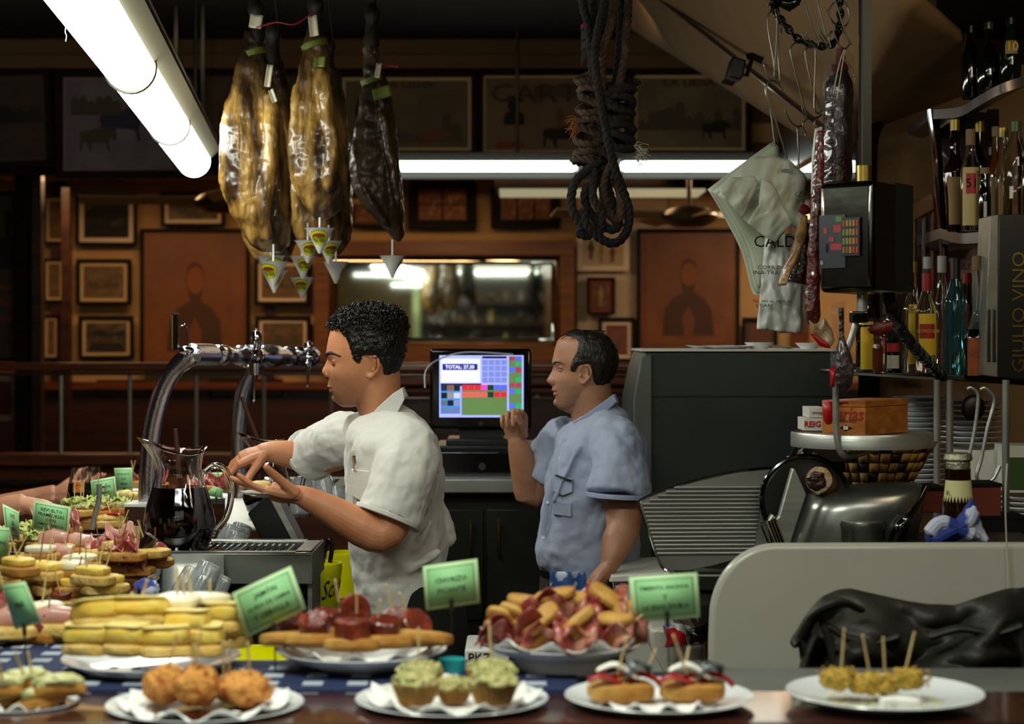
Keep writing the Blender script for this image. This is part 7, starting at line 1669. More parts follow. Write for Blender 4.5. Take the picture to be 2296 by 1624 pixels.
def doily_txt(l): return 'on the '+' '.join(l.split()[:9]) if len(l.split()) > 9 else 'on the '+l
def pick(par, a, b, w_=.0023, m='toothpick', nm='toothpick'): MB().tube([a, b], [w_*1.0, w_*.9], 6, flat=.8).build(nm, m, par)
def slab_blob(c, sx, sy, sz, rz=0, rx=0, nz=.12, ns=40, seed=0, n=20, m=10, sq=.5, ry=0):
    M = Matrix.Rotation(rz, 3, 'Z') @ Matrix.Rotation(rx, 3, 'X') @ Matrix.Rotation(ry, 3, 'Y'); mb = MB(); vs = []
    for i in range(m+1):
        b = PI*i/m
        for k in range(n):
            a = 2*PI*k/n; s_ = lambda v: math.copysign(abs(v)**sq, v)
            q = Vector((s_(math.sin(b)*math.cos(a))*sx, s_(math.sin(b)*math.sin(a))*sy, s_(math.cos(b))*sz)); q *= 1+nz*noise.noise(q*ns+Vector((seed, seed*2, 0))); vs.append(Vector(c)+M @ q)
    fs = [(i*n+k, (i+1)*n+k, (i+1)*n+(k+1) % n, i*n+(k+1) % n) for i in range(m) for k in range(n)]; return mb.add(vs, fs)

# ---- near row
c, r = plate(50, 1572, 250, 2.72, 'white plate at the near left corner with green topped toasts', doily=.8)
for k, (x, y, s_) in enumerate(((5, 1530, 1), (62, 1520, 1.1), (128, 1532, 1.15), (30, 1560, 1), (95, 1555, 1))):
    p = P(x, y+18, 2.70+.03*(k % 2)); t = thing('pintxo', ('first', 'second', 'third', 'fourth', 'fifth')[k]+' toast with herby green topping counted from the left on the near corner plate', 'pintxo', p, 'green topped toasts on the corner plate')
    slab_blob(p, .034*s_, .026, .010, .3*k, -.2, seed=k).build('toast', 'bread', t); slab_blob(p+Vector((0, -.002, .014)), .032*s_, .024, .011, .3*k, -.2, .35, 70, k, sq=.8).build('topping', 'green_herb', t)

t0 = bpy.data.objects['pintxo.001']; pick(t0, P(52, 1512, 2.70), P(34, 1462, 2.68)); pick(t0, P(72, 1512, 2.70), P(62, 1462, 2.69)); pick(bpy.data.objects['pintxo'], P(6, 1530, 2.68), P(-4, 1478, 2.66))
c, r = plate(460, 1574, 442, 2.70, 'white plate with three orange crumbed croquettes', doily=.84)
for k, (x, y, w_, h_) in enumerate(((372, 1535, 50, 42), (442, 1538, 52, 44), (548, 1545, 66, 38))):
    p = P(x, y, 2.70-.015*(k == 1)); t = thing('croquette', ('rounded orange croquette, left of the three on the plate', 'orange croquette with a tall toothpick, middle of the three', 'widest orange croquette, right of the three')[k], 'croquette', p-Vector((0, 0, M_(h_, 2.7))), 'orange croquettes')
    slab_blob(p, M_(w_, 2.7), M_(w_, 2.7)*.85, M_(h_, 2.7), k, 0, .22, 60, k*5, 32, 20, .9).build('crumbed_body', 'crumb_orange', t, disp=(.006, .004))
    m = MB(); q = random.Random(k)
    for i in range(90):
        a, b = q.random()*6.28, q.random()*2.2; v = Vector((math.sin(b)*math.cos(a)*M_(w_, 2.7), math.sin(b)*math.sin(a)*M_(w_, 2.7)*.85, math.cos(b)*M_(h_, 2.7))); m.ell(p+v, q.uniform(.0018, .0038), 6, 4)
    m.build('crumbs', 'crumb_orange', t, weld=False)['kind'] = 'stuff'
for nm, a, b in (('croquette', (372, 1500), (398, 1422)), ('croquette.001', (434, 1502), (451, 1416)), ('croquette.001', (428, 1508), (436, 1445)), ('croquette.002', (503, 1512), (500, 1440)), ('croquette.002', (512, 1512), (516, 1438)), ('croquette.002', (562, 1510), (555, 1442))):
    pick(bpy.data.objects[nm], P(a[0], a[1]+14, 2.69), P(b[0], b[1], 2.67))
c, r = plate(1013, 1562, 433, 2.72, 'white plate with five fluted green tartlets', doily=.88)
def tart(x, yb, w_, d, label, st=None):
    p = P(x, yb, d); r1 = M_(w_, d)/2; h = r1*.86; t = thing('tartlet', label, 'tartlet', p, 'fluted tartlets with green filling')
    MB().lathe([(0, 0), (r1*.66, 0), (r1*.72, .003), (r1*1.0, h), (r1*.92, h), (r1*.66, .006), (0, .005)], p, 96, wob=lambda r_, z, a, i: (r_*(1+.045*math.cos(a*24)) if i in (1, 2, 3) else r_, z)).build('crust', 'tart_crust', t, angle=70)
    slab_blob(p+Vector((0, 0, h*1.02)), r1*.94, r1*.94, h*.42, x, 0, .3, 90, x*.01, 30, 16, .9).build('filling', 'green_mix', t, disp=(.004, .004)); q = random.Random(x); m = MB()
    for i in range(120):
        a = q.random()*6.28; rr = r1*.9*math.sqrt(q.random()); m.ell(p+Vector((rr*math.cos(a), rr*math.sin(a), h*1.02+h*.40*math.sqrt(max(0, 1-(rr/r1)**2))+q.uniform(-.001, .002))), q.uniform(.0015, .0034), 6, 4)
    m.build('herb_crumbs', 'green_mix', t, weld=False)['kind'] = 'stuff'
    if st: pick(t, P(st[0], st[1], d), P(st[2], st[3], d-.01))
tart(932, 1578, 106, 2.65, 'green tartlet at the front left of the tartlet plate'); tart(1018, 1574, 84, 2.70, 'smallest green tartlet, at the front middle of its plate'); tart(1106, 1578, 112, 2.64, 'green tartlet at the front right of the tartlet plate')
tart(942, 1550, 104, 2.78, 'green tartlet with a toothpick at the back left', (940, 1512, 938, 1408)); tart(1100, 1548, 108, 2.78, 'green tartlet with a toothpick at the back right', (1103, 1505, 1097, 1392))
c, r = plate(1478, 1556, 425, 2.72, 'white plate with two anchovy and red pepper toasts', doily=.62)
def anch(x, y, d, label, ang, flip):
    p = P(x, y, d); t = thing('anchovy_toast', label, 'pintxo', p-Vector((0, 0, .012)), 'anchovy toasts')
    slab_blob(p, .047, .030, .015, ang*.4, 0, .1, 30, x, sq=.55).build('bread', 'bread', t)
    for k in range(3):
        a = -.030+.028*k; MB().tube(bez([p+Vector((a-.018, -.02+.012*k, .017)), p+Vector((a, -.024+.012*k, .024)), p+Vector((a+.022, -.018+.012*k, .016)), p+Vector((a+.034, -.014+.01*k, .004))], 5), [.004]+[.0085]*14+[.004], 10, flat=.5).build('pepper_strip', 'pepper', t)
    MB().tube(bez([p+Vector((-.035*flip, -.012, .030)), p+Vector((-.008*flip, -.016, .040)), p+Vector((.024*flip, -.012, .020))], 6), [.006]+[.011]*11+[.006], 12, flat=.35).build('egg_slice', 'egg_white', t)
    for k in (0, 1): MB().tube(bez([p+Vector((.005*flip, -.02+.018*k, .020)), p+Vector((.022*flip, -.018+.018*k, .040)), p+Vector((.044*flip, -.014+.018*k, .034-.01*k))], 6), [.004]+[.0085]*11+[.002], 10, flat=.4).build('anchovy_fillet', 'anchovy', t)
    return t
t = anch(1392, 1548, 2.70, 'anchovy toast with white egg slice on top, left one', .3, 1); pick(t, P(1384, 1512, 2.68), P(1408, 1425, 2.66)); pick(t, P(1448, 1510, 2.72), P(1470, 1456, 2.71))
t = anch(1553, 1548, 2.70, 'anchovy toast with dark fillets crossed on red pepper, right one', -.3, 1); pick(t, P(1540, 1512, 2.68), P(1510, 1424, 2.66)); pick(t, P(1535, 1500, 2.70), P(1545, 1450, 2.71))
c, r = plate(1983, 1548, 440, 2.72, 'white plate at the right with small yellow green bites', doily=.0)
for k, (x, y, w_, st) in enumerate(((1878, 1522, 36, (1886, 1505, 1893, 1410)), (1942, 1532, 34, (1950, 1512, 1934, 1424)), (1985, 1534, 28, (1984, 1512, 1980, 1430)), (2036, 1522, 34, (2030, 1504, 2050, 1418)))):
    p = P(x, y, 2.70); t = thing('herb_bite', ('leftmost', 'second', 'third', 'rightmost')[k]+' toothpicked yellow green bite from the left on the right plate', 'pintxo', p-Vector((0, 0, .012)), 'yellow green bites')
    slab_blob(p, M_(w_, 2.7)*1.0, .022, .015, k, 0, .4, 90, k, 28, 16, .9).build('body', 'yellowgreen', t, disp=(.005, .005)); pick(t, P(st[0], st[1], 2.70), P(st[2], st[3], 2.68), .0020)
    m = MB(); q = random.Random(k)
    for i in range(50): a = q.random()*6.28; m.ell(p+Vector((math.cos(a)*q.uniform(.01, .034), math.sin(a)*q.uniform(.01, .03), q.uniform(-.008, .014))), q.uniform(.0014, .003), 6, 4)
    m.build('crumbs', 'yellowgreen', t, weld=False)['kind'] = 'stuff'
q = random.Random(8); m = MB()
for i in range(170): a = q.random()*6.28; rr = .10*math.sqrt(q.random()); v = Vector((-.02+rr*math.cos(a)*1.15, -.01+rr*.55*math.sin(a), .0105)); m.ell(c+v, (q.uniform(.0012, .004), q.uniform(.0012, .004), .0012), 6, 4)
tag(m.build('loose_crumbs', 'green_herb', weld=False), 'scattered green crumbs and sauce on the right plate', 'crumbs', kind='stuff')
m = MB(); m.add(slab_blob(c+Vector((.015, -.035, .014)), .030, .02, .007, 0, 0, .3, 50, 3).v, slab_blob(c, 1, 1, 1).f); tag(m.build('napkin_scrap', 'doily'), 'small crumpled napkin among the yellow green bites', 'napkin')

# ---- second row
c, r = plate(340, 1470, 398, 2.98, 'white plate stacked with potato omelette and brie', h=.03, doily=.0)
def omel(x, y, d, rz, kind, label, w_=.036, grp='omelette and cheese pintxos', st=None, rx=0):
    qq = random.Random(int(x*7+y)); rz += qq.uniform(-.35, .35); rx += qq.uniform(-.12, .10); y += qq.uniform(-5, 5); w_ *= qq.uniform(.86, 1.04)
    p = P(x, y, d); t = thing('pintxo', label, 'pintxo', p-Vector((0, 0, .013)), grp)
    slab_blob(p, w_*1.05, w_*.75, .011, rz, rx, .14, 34, x, sq=.55).build('bread', 'bread_crumb', t)
    if kind == 'om':
        slab_blob(p+Vector((0, 0, .023)), w_, w_*.72, .015, rz, rx+qq.uniform(-.1, .1), .16, 34, x+1, sq=.55).build('omelette', 'omelette', t); slab_blob(p+Vector((0, 0, .0375)), w_*.96, w_*.7, .0025, rz, rx, .05, 30, x, sq=.4).build('browned_top', 'cheese', t)
    else:
        slab_blob(p+Vector((0, 0, .014)), w_*1.0, w_*.72, .003, rz, rx, .05, 30, x, sq=.4).build('dark_spread', 'burnt', t); slab_blob(p+Vector((0, 0, .026)), w_*1.05, w_*.8, .011, rz, rx, .14, 30, x+1, sq=.6).build('brie', 'brie', t)
    for s_ in (st or []): pick(t, P(s_[0], s_[1], d-.01), P(s_[2], s_[3], d-.02), .0026)
    return t
OM = [(200, 1452, 2.90, .1, 'om'), (285, 1458, 2.86, -.1, 'om'), (372, 1456, 2.86, .15, 'om'), (452, 1450, 2.90, -.2, 'om'), (512, 1436, 2.98, .3, 'om')]
for k, (x, y, d, rz, kd) in enumerate(OM): omel(x, y, d, rz, kd, ('omelette pintxo at the left end of the bottom layer', 'second omelette pintxo from the left in the bottom layer', 'middle omelette pintxo of the bottom layer', 'fourth omelette pintxo of the bottom layer', 'omelette pintxo at the right end of the bottom layer')[k], .038)
omel(228, 1408, 2.92, .5, 'om', 'large omelette wedge tilted at the upper left of the stack', .046, st=[(245, 1425, 224, 1350), (262, 1375, 285, 1340), (275, 1372, 290, 1345)], rx=-.25)
omel(318, 1402, 2.92, -.2, 'om', 'omelette wedge in the middle of the upper layer', .044, st=[(284, 1400, 282, 1355), (318, 1340, 330, 1300), (302, 1352, 296, 1330)], rx=-.2)
omel(395, 1385, 2.95, .1, 'br', 'brie slice on dark spread, left one of the upper layer', .040, st=[(398, 1345, 396, 1272), (415, 1348, 408, 1290)]); omel(462, 1378, 2.98, -.1, 'br', 'brie slice on dark spread, right one of the upper layer', .040, st=[(430, 1340, 420, 1270), (472, 1350, 470, 1300)])
omel(420, 1420, 2.90, .2, 'om', 'omelette piece tucked under the brie slices', .036); omel(496, 1410, 2.96, .1, 'om', 'omelette piece at the upper right of the stack', .030)
c, r = plate(810, 1452, 384, 3.0, 'white plate of chorizo chunks on bread', h=.03, doily=.9)
def chz(x, y, d, rx, rz, R_, L, label, br=True, st=None):
    p = P(x, y, d); t = thing('pintxo', label, 'pintxo', p-Vector((0, 0, .03)), 'chorizo pintxos')
    if br: slab_blob(p-Vector((0, .004, .024)), .044, .028, .010, rz*.3, -.25, .08, 30, x, sq=.5).build('bread', 'bread', t)
    M = Matrix.Rotation(rz, 3, 'Z') @ Matrix.Rotation(rx, 3, 'X'); MB().lathe([(0, -L), (R_*.9, -L), (R_, -L*.8), (R_*1.02, 0), (R_, L*.8), (R_*.9, L), (0, L)], p, 28, M=M).build('chorizo', 'chorizo', t, disp=(.02, .003))
    for s_ in (st or []): pick(t, P(s_[0], s_[1], d-.01), P(s_[2], s_[3], d-.02), .0026)
for k, a in enumerate(((658, 1398, 3.0, .3, .4, .026, .012, 'chorizo piece with bread at the left end of its plate', True, [(662, 1380, 652, 1320)]), (706, 1402, 2.92, .5, -.3, .024, .014, 'chorizo piece with bread, second from the left'), (732, 1388, 3.02, .2, .5, .022, .014, 'chorizo piece behind the second one'),
    (792, 1412, 2.90, 0, 0, .029, .016, 'thick upright chorizo cylinder in the middle front'), (795, 1366, 2.98, 1.45, .2, .024, .014, 'round glossy chorizo slice standing highest on the pile', False, [(800, 1385, 800, 1330), (760, 1350, 752, 1300)]),
    (862, 1405, 2.92, .25, .4, .025, .013, 'chorizo piece right of the thick cylinder', True, [(848, 1385, 852, 1345)]), (890, 1386, 3.02, .4, -.6, .022, .012, 'small chorizo piece at the back right', False, [(880, 1372, 866, 1310), (912, 1375, 896, 1330)]), (932, 1402, 2.96, .9, .7, .026, .011, 'tilted chorizo slice at the right end'))): chz(*a)
for k, (x, y, rz) in enumerate(((650, 1432, .3), (880, 1432, .1), (955, 1430, -.5))):
    p = P(x, y, 2.93); tag(slab_blob(p, .046, .022, .011, rz, -.2, .1, 30, k, sq=.5).build('bread_slice', 'bread'), ('bread slice sticking out at the left of the chorizo plate', 'bread slice under the right hand chorizo', 'pointed bread slice at the right edge of the chorizo plate')[k], 'bread', 'bread slices on the chorizo plate')
c, r = plate(1262, 1436, 366, 3.0, 'white plate heaped with ham sandwiches', h=.03, doily=1.0)
def fold_ham(p, s_, seed, par, m='ham_slice', rz=0):
    q = random.Random(seed); a0 = q.random()*6; M = Matrix.Rotation(rz, 3, 'Z')
    def f(u, v): return p+M @ Vector(((u-.5)*.075*s_, .022*math.sin(v*3+a0)*s_+.006*math.sin(u*9+seed), (.5-v)*.046*s_*math.cos((u-.5)*1.2)+.012*s_*math.sin(u*7+a0)+.006*math.sin(v*8+seed)))
    MB().grid(f, 22, 14).build('ham_slice', m, par, solid=.0018, angle=80, weld=False)
HS = [(1118, 1418, 2.96, 1.2, 'sandwich with ham at the left end of the ham plate'), (1148, 1412, 2.98, 1.1, 'second ham sandwich from the left, standing on edge'), (1208, 1412, 2.92, .4, 'ham sandwich at the left front'), (1290, 1416, 2.90, -.2, 'ham sandwich in the middle front'), (1372, 1412, 2.94, -.8, 'ham sandwich at the right front'),
      (1180, 1372, 3.0, .2, 'ham folded over bread at the upper left of the heap'), (1238, 1358, 3.0, -.2, 'topmost ham sandwich of the heap'), (1300, 1364, 3.02, .5, 'ham sandwich right of the topmost one'), (1358, 1362, 3.0, -.4, 'sandwich with a round roll end at the upper right'), (1406, 1400, 2.98, -1.0, 'ham sandwich at the right end of the plate')]
for k, (x, y, d, rz, lb) in enumerate(HS):
    p = P(x, y, d); t = thing('ham_sandwich', lb, 'sandwich', p-Vector((0, 0, .02)), 'ham sandwiches on the ham plate'); ry = .9 if k in (0, 1) else (-.7 if k in (2, 3) else (.6 if k in (8, 9) else .2*(k % 3-1)))
    slab_blob(p+Vector((0, .010, -.008)), .036, .024, .010, rz, .15, .1, 30, k, ry=ry, sq=.6).build('bread', 'bread', t); fold_ham(p+Vector((0, -.012, .002)), .9, k, t, rz=rz*.3); fold_ham(p+Vector((.004, -.022, -.004)), .7, k+20, t, rz=rz*.3+.3)
    slab_blob(p+Vector((.003, -.002, .016)), .034, .022, .009, rz, .15, .1, 30, k+9, ry=ry, sq=.6).build('top_bread', 'bread', t)
pick(bpy.data.objects['ham_sandwich'], P(1100, 1462, 2.9), P(1095, 1395, 2.88)); pick(bpy.data.objects['ham_sandwich.009'], P(1412, 1400, 2.94), P(1440, 1380, 2.93))

# ---- side counter plates, front to back
def bites(spec, d, pl, grp, catl, seed):
    q = random.Random(seed); ym = [y for x, y, kd in spec]; y0, y1 = min(ym), max(ym); row = lambda y: min(2, int(3*(y1-y)/(y1-y0+1)))
    for k, (x, y, kd) in enumerate(spec):
        mates = sorted(X for X, Y, K in spec if K == kd and row(Y) == row(y)); r_ = mates.index(x); rk = '' if len(mates) == 1 else ('leftmost ' if r_ == 0 else ('rightmost ' if r_ == len(mates)-1 else ['', 'second ', 'third ', 'fourth ', 'fifth ', 'sixth ', 'seventh '][r_]))
        lab = rk+catl[kd].replace('#', ('front', 'middle', 'back')[row(y)]+' row')
        p = P(x, y, d+q.uniform(-.06, .06)); s_ = q.uniform(.9, 1.15); rz = q.uniform(-.8, .8); t = thing('pintxo', lab, 'pintxo', p-Vector((0, 0, .015)), grp+' '+kd)
        slab_blob(p, .045*s_, .028*s_, .012, rz, 0, .1, 30, k, sq=.5).build('bread', 'bread' if k % 2 else 'bread_crumb', t)
        up_ = Vector((0, 0, .02))
        if kd == 'ham': fold_ham(p+up_*1.0, .85, k+seed, t, rz=rz, m='ham_slice' if k % 2 else 'pink_ham'); fold_ham(p+up_*.8+Vector((.01, -.015, 0)), .6, k+seed+3, t, rz=rz)
        if kd == 'pink': MB().tube([p+up_*.9-Vector((.03, 0, 0)), p+up_*1.3, p+up_*1.1+Vector((.03, .004, 0))], [.015, .019, .015], 16).build('ham_roll', 'pink_ham', t)
        if kd == 'egg': slab_blob(p+up_*.9, .036*s_, .024, .010, rz, 0, .15, 40, k, sq=.6).build('omelette', 'omelette', t)
        if kd == 'white': slab_blob(p+up_*.9, .034*s_, .026, .011, rz, 0, .12, 30, k, sq=.7).build('cheese', 'brie', t)
        if kd == 'chorizo': MB().lathe([(0, -.012), (.022, -.011), (.023, .011), (0, .012)], p+up_, 20, M=R('X', 20)).build('chorizo', 'chorizo', t)
        if kd == 'black': MB().lathe([(0, -.018), (.018, -.017), (.018, .017), (0, .018)], p+up_*1.2, 20, M=R('Y', 35)).build('blood_sausage', 'blood_sausage', t)
        if kd in ('salad', 'pepper'):
            slab_blob(p+up_*.8, .04*s_, .026, .012, rz, 0, .3, 60, k, sq=.8).build('filling', 'bread_crumb' if kd == 'pepper' else 'green_mix', t)
            for j in range(6): a = p+up_*1.05+Vector((q.uniform(-.035, .035), q.uniform(-.02, .02), q.uniform(-.004, .012))); MB().grid(lambda u, v, a=a, j=j: a+Vector(((u-.5)*.034, (v-.5)*.024, .009*math.sin(u*7+j)*math.cos(v*6+j))), 9, 7).build('lettuce_leaf', 'lettuce', t, solid=.001, weld=False) if kd == 'salad' else None
            if kd == 'pepper':
                for j in range(2): MB().tube(bez([p+up_+Vector((-.03, -.02+.02*j, -.004)), p+up_*1.4+Vector((0, -.02+.015*j, 0)), p+up_*1.2+Vector((.035, -.02+.02*j, .004))], 4), [.003]+[.0065]*7+[.002], 8, flat=.6).build('pepper_strip', 'pepper', t)
        for j in range(1+(q.random() < .45)): pick(t, p+up_*.6+Vector((q.uniform(-.01, .01), -.01, 0)), p+up_*1.5+Vector((q.uniform(-.02, .02), q.uniform(-.02, .01), q.uniform(.035, .06))), .0018, 'toothpick' if q.random() < .8 else 'toothpick_dark')
LB = lambda where: {k: v+', # '+where for k, v in dict(ham='dark ham on bread', pink='rolled pink ham on bread', egg='yellow omelette on bread', white='white cheese on bread', chorizo='chorizo round on bread', black='black sausage on bread', salad='lettuce filled roll', pepper='red pepper roll').items()}
plate(45, 1452, 210, 3.25, 'white plate at the left edge with ham bread, behind the near corner plate', doily=.9); bites([(20, 1418, 'pink'), (80, 1428, 'ham'), (118, 1412, 'pink'), (20, 1385, 'ham'), (100, 1385, 'white')], 3.25, 0, 'left edge plate pintxos', LB('of the plate cut by the left edge'), 1)
plate(112, 1372, 300, 3.68, 'white plate with omelette and chorizo bites on the side counter'); bites([(20, 1352, 'chorizo'), (75, 1358, 'chorizo'), (140, 1358, 'chorizo'), (205, 1350, 'chorizo'), (10, 1310, 'egg'), (60, 1318, 'egg'), (120, 1322, 'egg'), (180, 1325, 'egg'), (236, 1320, 'egg'), (40, 1280, 'egg'), (100, 1290, 'egg'), (160, 1288, 'white'), (210, 1300, 'egg')], 3.7, 0, 'front side plate pintxos', LB('of the omelette and chorizo plate'), 2)
plate(225, 1298, 262, 4.2, 'white plate with ham and black sausage bites beside the drip tray'); bites([(130, 1262, 'pink'), (180, 1270, 'white'), (240, 1276, 'ham'), (300, 1280, 'ham'), (120, 1230, 'pink'), (170, 1238, 'pink'), (225, 1240, 'ham'), (280, 1248, 'ham'), (330, 1240, 'black'), (345, 1262, 'ham'), (270, 1222, 'ham'), (90, 1250, 'white')], 4.2, 0, 'middle side plate pintxos', LB('of the plate beside the drip tray'), 3)
plate(95, 1225, 240, 4.75, 'white plate with salad bites at the left of the side counter'); bites([(30, 1205, 'salad'), (80, 1200, 'salad'), (130, 1208, 'pink'), (150, 1190, 'ham'), (50, 1225, 'pink'), (100, 1222, 'salad')], 4.75, 0, 'salad plate pintxos', LB('of the left salad plate'), 4)
plate(215, 1188, 215, 5.15, 'oblong white plate with lettuce and pepper rolls, behind the toothpick glass'); bites([(165, 1175, 'pepper'), (205, 1180, 'pepper'), (250, 1175, 'pepper'), (290, 1170, 'pepper'), (175, 1150, 'salad'), (215, 1152, 'salad'), (255, 1150, 'salad'), (180, 1144, 'salad'), (225, 1142, 'salad'), (268, 1145, 'salad'), (240, 1162, 'pepper')], 5.2, 0, 'lettuce plate pintxos', LB('of the lettuce and pepper plate'), 5)
plate(320, 1100, 110, 6.3, 'small plate of pink ham just left of the tap column'); bites([(300, 1088, 'ham'), (330, 1086, 'ham')], 6.3, 0, 'far plate pintxos', LB('of the small plate by the tap'), 6)
plate(285, 1125, 120, 6.0, 'plate with pale croquettes behind the green cards'); 
for k in range(4): p = P(262+k*20, 1112-4*(k % 2), 5.95); tag(slab_blob(p, .024, .016, .014, .4*k, 0, .1, 40, k, sq=.9).build('croquette', 'cheese'), ('leftmost', 'second', 'third', 'rightmost')[k]+' small pale croquette on the far plate behind the green cards', 'croquette', 'pale croquettes on the far plate')
plate(480, 1112, 130, 5.9, 'plate of ham behind the handle of the big jug'); bites([(455, 1098, 'ham'), (490, 1096, 'ham')], 5.9, 0, 'plate behind jug pintxos', LB('of the plate behind the big jug'), 7)

# ---- small plate in the barman's hand
c, r = plate(592, 1102, 104, 4.37, 'small white plate held in the young barman\'s left hand', h=.012, foot=False)
tag(slab_blob(P(584, 1089, 4.36), .028, .018, .012, .1, 0, .08, 40, 2, sq=.9).build('bread_roll', 'cheese_bun'), 'small pale bread roll on the plate in the young barman\'s hand', 'bread')

# ---- green cards
def card(q, d, lines, label, stem=None, dz=(0, 0, 0, 0), col='card_green', fs=.16):
    C4 = [P(x, y, d+dz[i]) for i, (x, y) in enumerate(q)]; cen = sum(C4, Vector())/4; t = thing('price_card', label, 'sign', P(stem[2], stem[3], d) if stem else cen, 'green food cards')
    tl, tr, br, bl = C4; nrm = (tr-tl).cross(bl-tl).normalized()
    if nrm.y > 0: nrm = -nrm
    def at(u, v, o=0): return tl.lerp(tr, u).lerp(bl.lerp(br, u), v)+nrm*o
    def quad(u0, v0, u1, v1, m, nm, o, par=t, s_=.0006): return MB().add([at(u0, v0, o), at(u1, v0, o), at(u1, v1, o), at(u0, v1, o)], [(0, 1, 2, 3)]).build(nm, m, par, solid=s_)
    quad(0, 0, 1, 1, 'card_border', 'card', 0, s_=.001); quad(.07, .085, .93, .915, 'card_line', 'border_line', .0012); quad(.085, .105, .915, .895, col, 'print_field', .0020)
    W = (tr-tl).length; H = (bl-tl).length; n = len(lines)
    for k, s_ in enumerate(lines):
        cu = bpy.data.curves.new('x', 'FONT'); cu.body = s_; cu.align_x = 'CENTER'; cu.align_y = 'CENTER'; cu.resolution_u = 1; cu.size = 1; cu.offset = .02
        tmp = bpy.data.objects.new('x', cu); me = bpy.data.meshes.new_from_object(tmp); bpy.data.objects.remove(tmp); w0 = max(v.co.x for v in me.vertices)*2; sz = min(fs*H, W*.72/w0); vc = .5+(k-(n-1)/2)*min(.24, .66/n)
        MB().add([at(.5+v.co.x*sz/W, vc-v.co.y*sz/H, .0026) for v in me.vertices], [tuple(p.vertices) for p in me.polygons]).build('card_text', 'ink', t, weld=False)
    if stem:
        a, b = P(stem[0], stem[1], d-.004), P(stem[2], stem[3], d-.002); MB().tube([a, a.lerp(b, .25)], .0035, 8).build('clip', 'clip_dark', t); MB().tube([a, b], .0013, 6).build('stem', 'clip_dark', t)
card([(520, 1331), (652, 1269), (687, 1366), (553, 1431)], 2.95, ['JAMÓN', 'QUESO DE CABRA', 'Y CEBOLLA'], 'large tilted green card left of the chorizo plate', (615, 1400, 618, 1530))
card([(948, 1270), (1070, 1253), (1076, 1352), (955, 1370)], 3.0, ['CHORIZO', 'PICANTE'], 'green card with two lines above the chorizo plate', (1012, 1345, 1014, 1450))
card([(1410, 1294), (1563, 1284), (1570, 1384), (1420, 1397)], 2.95, ['PIMIENTO ANCHOA', 'Y', 'HUEVO DURO'], 'deep green card at the right, above the anchovy toasts', (1496, 1372, 1500, 1500))
card([(4, 1312), (56, 1304), (94, 1396), (34, 1412)], 3.0, ['BRIE'], 'narrow grey green card near the left edge, above the ham bread', (54, 1400, 60, 1500), dz=(.02, -.02, -.02, .02))
card([(76, 1122), (159, 1137), (153, 1204), (72, 1186)], 4.2, ['REVUELTO', 'FRAMBUESAS', 'CON', 'JAMÓN IBÉRICO'], 'bright green card with four lines over the salad plate', (114, 1190, 114, 1235))
card([(-30, 1180), (22, 1184), (16, 1250), (-34, 1262)], 3.8, ['ATÚN'], 'green card cut by the left edge', (0, 1255, 2, 1300), dz=(-.02, .02, .02, -.02))
card([(6, 1130), (42, 1148), (44, 1212), (14, 1204)], 4.4, ['PATÉ', 'DE', 'PATO'], 'sharply turned pale green card at the left edge', (28, 1205, 29, 1245), dz=(-.04, .05, .05, -.04))
card([(203, 1078), (258, 1068), (263, 1122), (209, 1128)], 5.2, ['SALMON', 'AHUMADO'], 'green card with two lines above the lettuce rolls', (240, 1120, 241, 1150))
card([(256, 1050), (296, 1049), (298, 1099), (262, 1100)], 6.1, ['ENSALADA', 'DE', 'MAR'], 'small green card farthest back, three lines', (279, 1095, 278, 1118))
card([(470, 1060), (538, 1058), (539, 1116), (474, 1117)], 6.1, ['TORTILLA', 'DE', 'PATATA'], 'pale green card seen through the big jug handle', (505, 1115, 505, 1120))
card([(458, 1110), (480, 1090), (500, 1098), (500, 1118)], 5.3, ['PIMIENTO'], 'small dark green card tilted behind the jug handle', (485, 1115, 486, 1140))

# ---- glasses, toothpicks, tongs and papers on the side counter
def wine(px, yb, yt, d, label, lab=True):
    c = P(px, yb, d); H = M_(yb-yt, d); t = thing('wine_glass', label, 'glass', c, 'wine glasses'); pr = [(0, 0), (H*.20, 0), (H*.30, H*.12), (H*.335, H*.28), (H*.30, H*.55), (H*.22, H*.98)]
    MB().lathe(pr+[(H*.21, H*.98), (H*.285, H*.55), (H*.32, H*.28), (H*.28, H*.13), (0, H*.02)], c, 32).build('bowl', 'glass', t)
    if lab:
        MB().lathe([(0, H*.015), (H*.285, H*.13), (H*.322, H*.28), (H*.306, H*.50), (H*.285, H*.60), (0, H*.60)], c, 28).build('wine', 'sangria', t)
        MB().grid(lambda u, v: c+Vector((H*.32*math.cos(-PI/2+.1+(u-.5)*.9), H*.32*math.sin(-PI/2+.1+(u-.5)*.9)*1.02, H*(.38+.26*v))), 8, 6).build('printed_emblem', 'wine_label', t, weld=False)
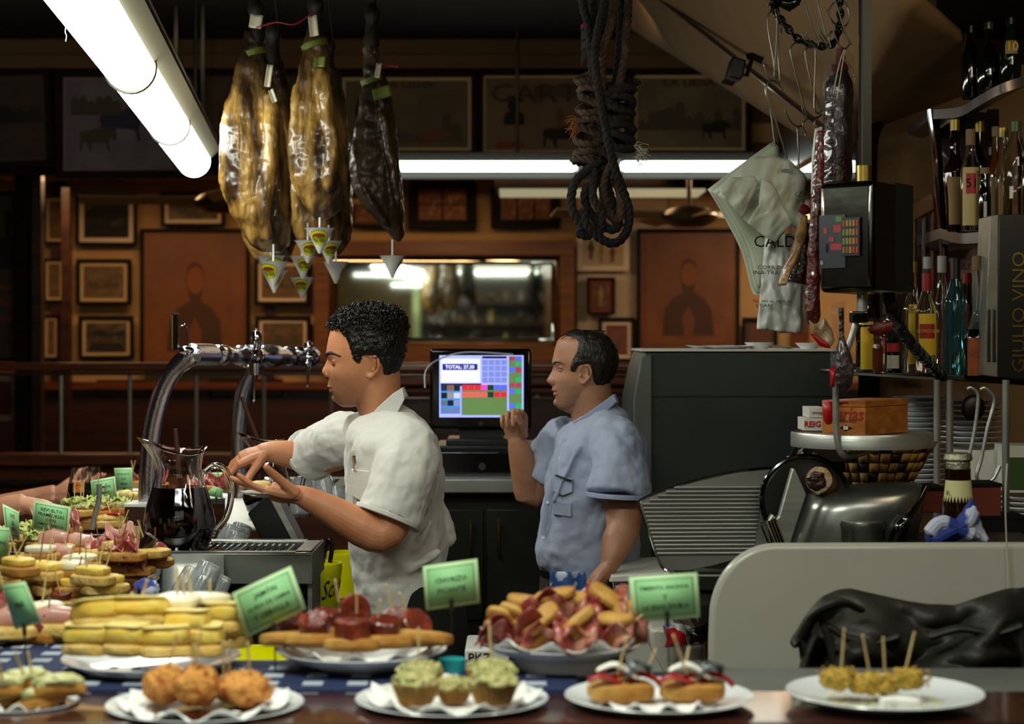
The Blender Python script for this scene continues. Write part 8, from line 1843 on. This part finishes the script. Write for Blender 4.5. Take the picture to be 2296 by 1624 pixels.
wine(180, 1136, 1048, 5.9, 'stemless glass of dark wine with a small printed emblem'); wine(206, 1126, 1045, 6.3, 'empty clear glass behind the wine glass', False)
t = thing('toothpick_box', 'dark brown wooden box behind the toothpick bunch', 'box', P(305, 1205, 4.95)); pbox('box', 279, 1136, 332, 1204, 4.9, .08, 'wood_dark', t, bevel=.003); pbox('bright_edge', 278, 1131, 333, 1137, 4.898, .085, 'enamel', t)
t = thing('toothpick_glass', 'bunch of toothpicks standing in a small glass left of the big jug', 'toothpicks', P(303, 1250, 4.55)); q = random.Random(4)
MB().lathe([(0, 0), (.014, 0), (.016, .035), (.0145, .035), (.012, .003), (0, .003)], P(303, 1248, 4.55), 20).build('glass', 'glass_rib', t)
for i in range(34): a = P(303, 1244, 4.55)+Vector((q.uniform(-.009, .009), q.uniform(-.009, .009), 0)); pick(t, a, a+Vector((q.uniform(-.012, .006), q.uniform(-.01, .01), .07)), .0010)
t = thing('serving_tongs', 'steel serving tongs standing upright among the rolls', 'tongs', P(215, 1190, 4.9))
for o in (0, .006): MB().tube(bez([P(222, 1086, 4.9+o), P(222, 1120, 4.9+o), P(214, 1150, 4.9+o), P(206, 1188, 4.9+o)], 5), .007, 8, flat=.35, up=(1, 0, 0)).build('arm', 'steel', t)
t = thing('menu_stack', 'stack of white printed menus at the left, beside the turned card', 'menus', P(65, 1215, 4.9)); 
for i in range(4): pbox('menu', 42-i, 1186+i*7, 86+i, 1191+i*7, 4.88, .10, 'paper_white', t)
tag(crump and MB().ell(P(333, 1322, 4.05), (.030, .03, .022), 24, 14, nz=.35, ns=50).build('blue_napkin', 'cloth_knot'), 'crumpled dark blue cloth between the omelette stack and tumblers', 'cloth')

# bottles on the wall opposite, only seen in the mirror
srcs = [o for o in list(COL.objects) if o.get('category') == 'bottle' and o.name.startswith('bottle')][:14]
for k in range(24):
    o = srcs[(k*5) % len(srcs)]; c = dup(o, (-1.22+.225*(k % 8), -2.97, (1.515, 1.835, 2.155)[k//8]), rz=PI, label='dim bottle among those reflected in the wall mirror'); c['group'] = 'bottles reflected in the mirror'
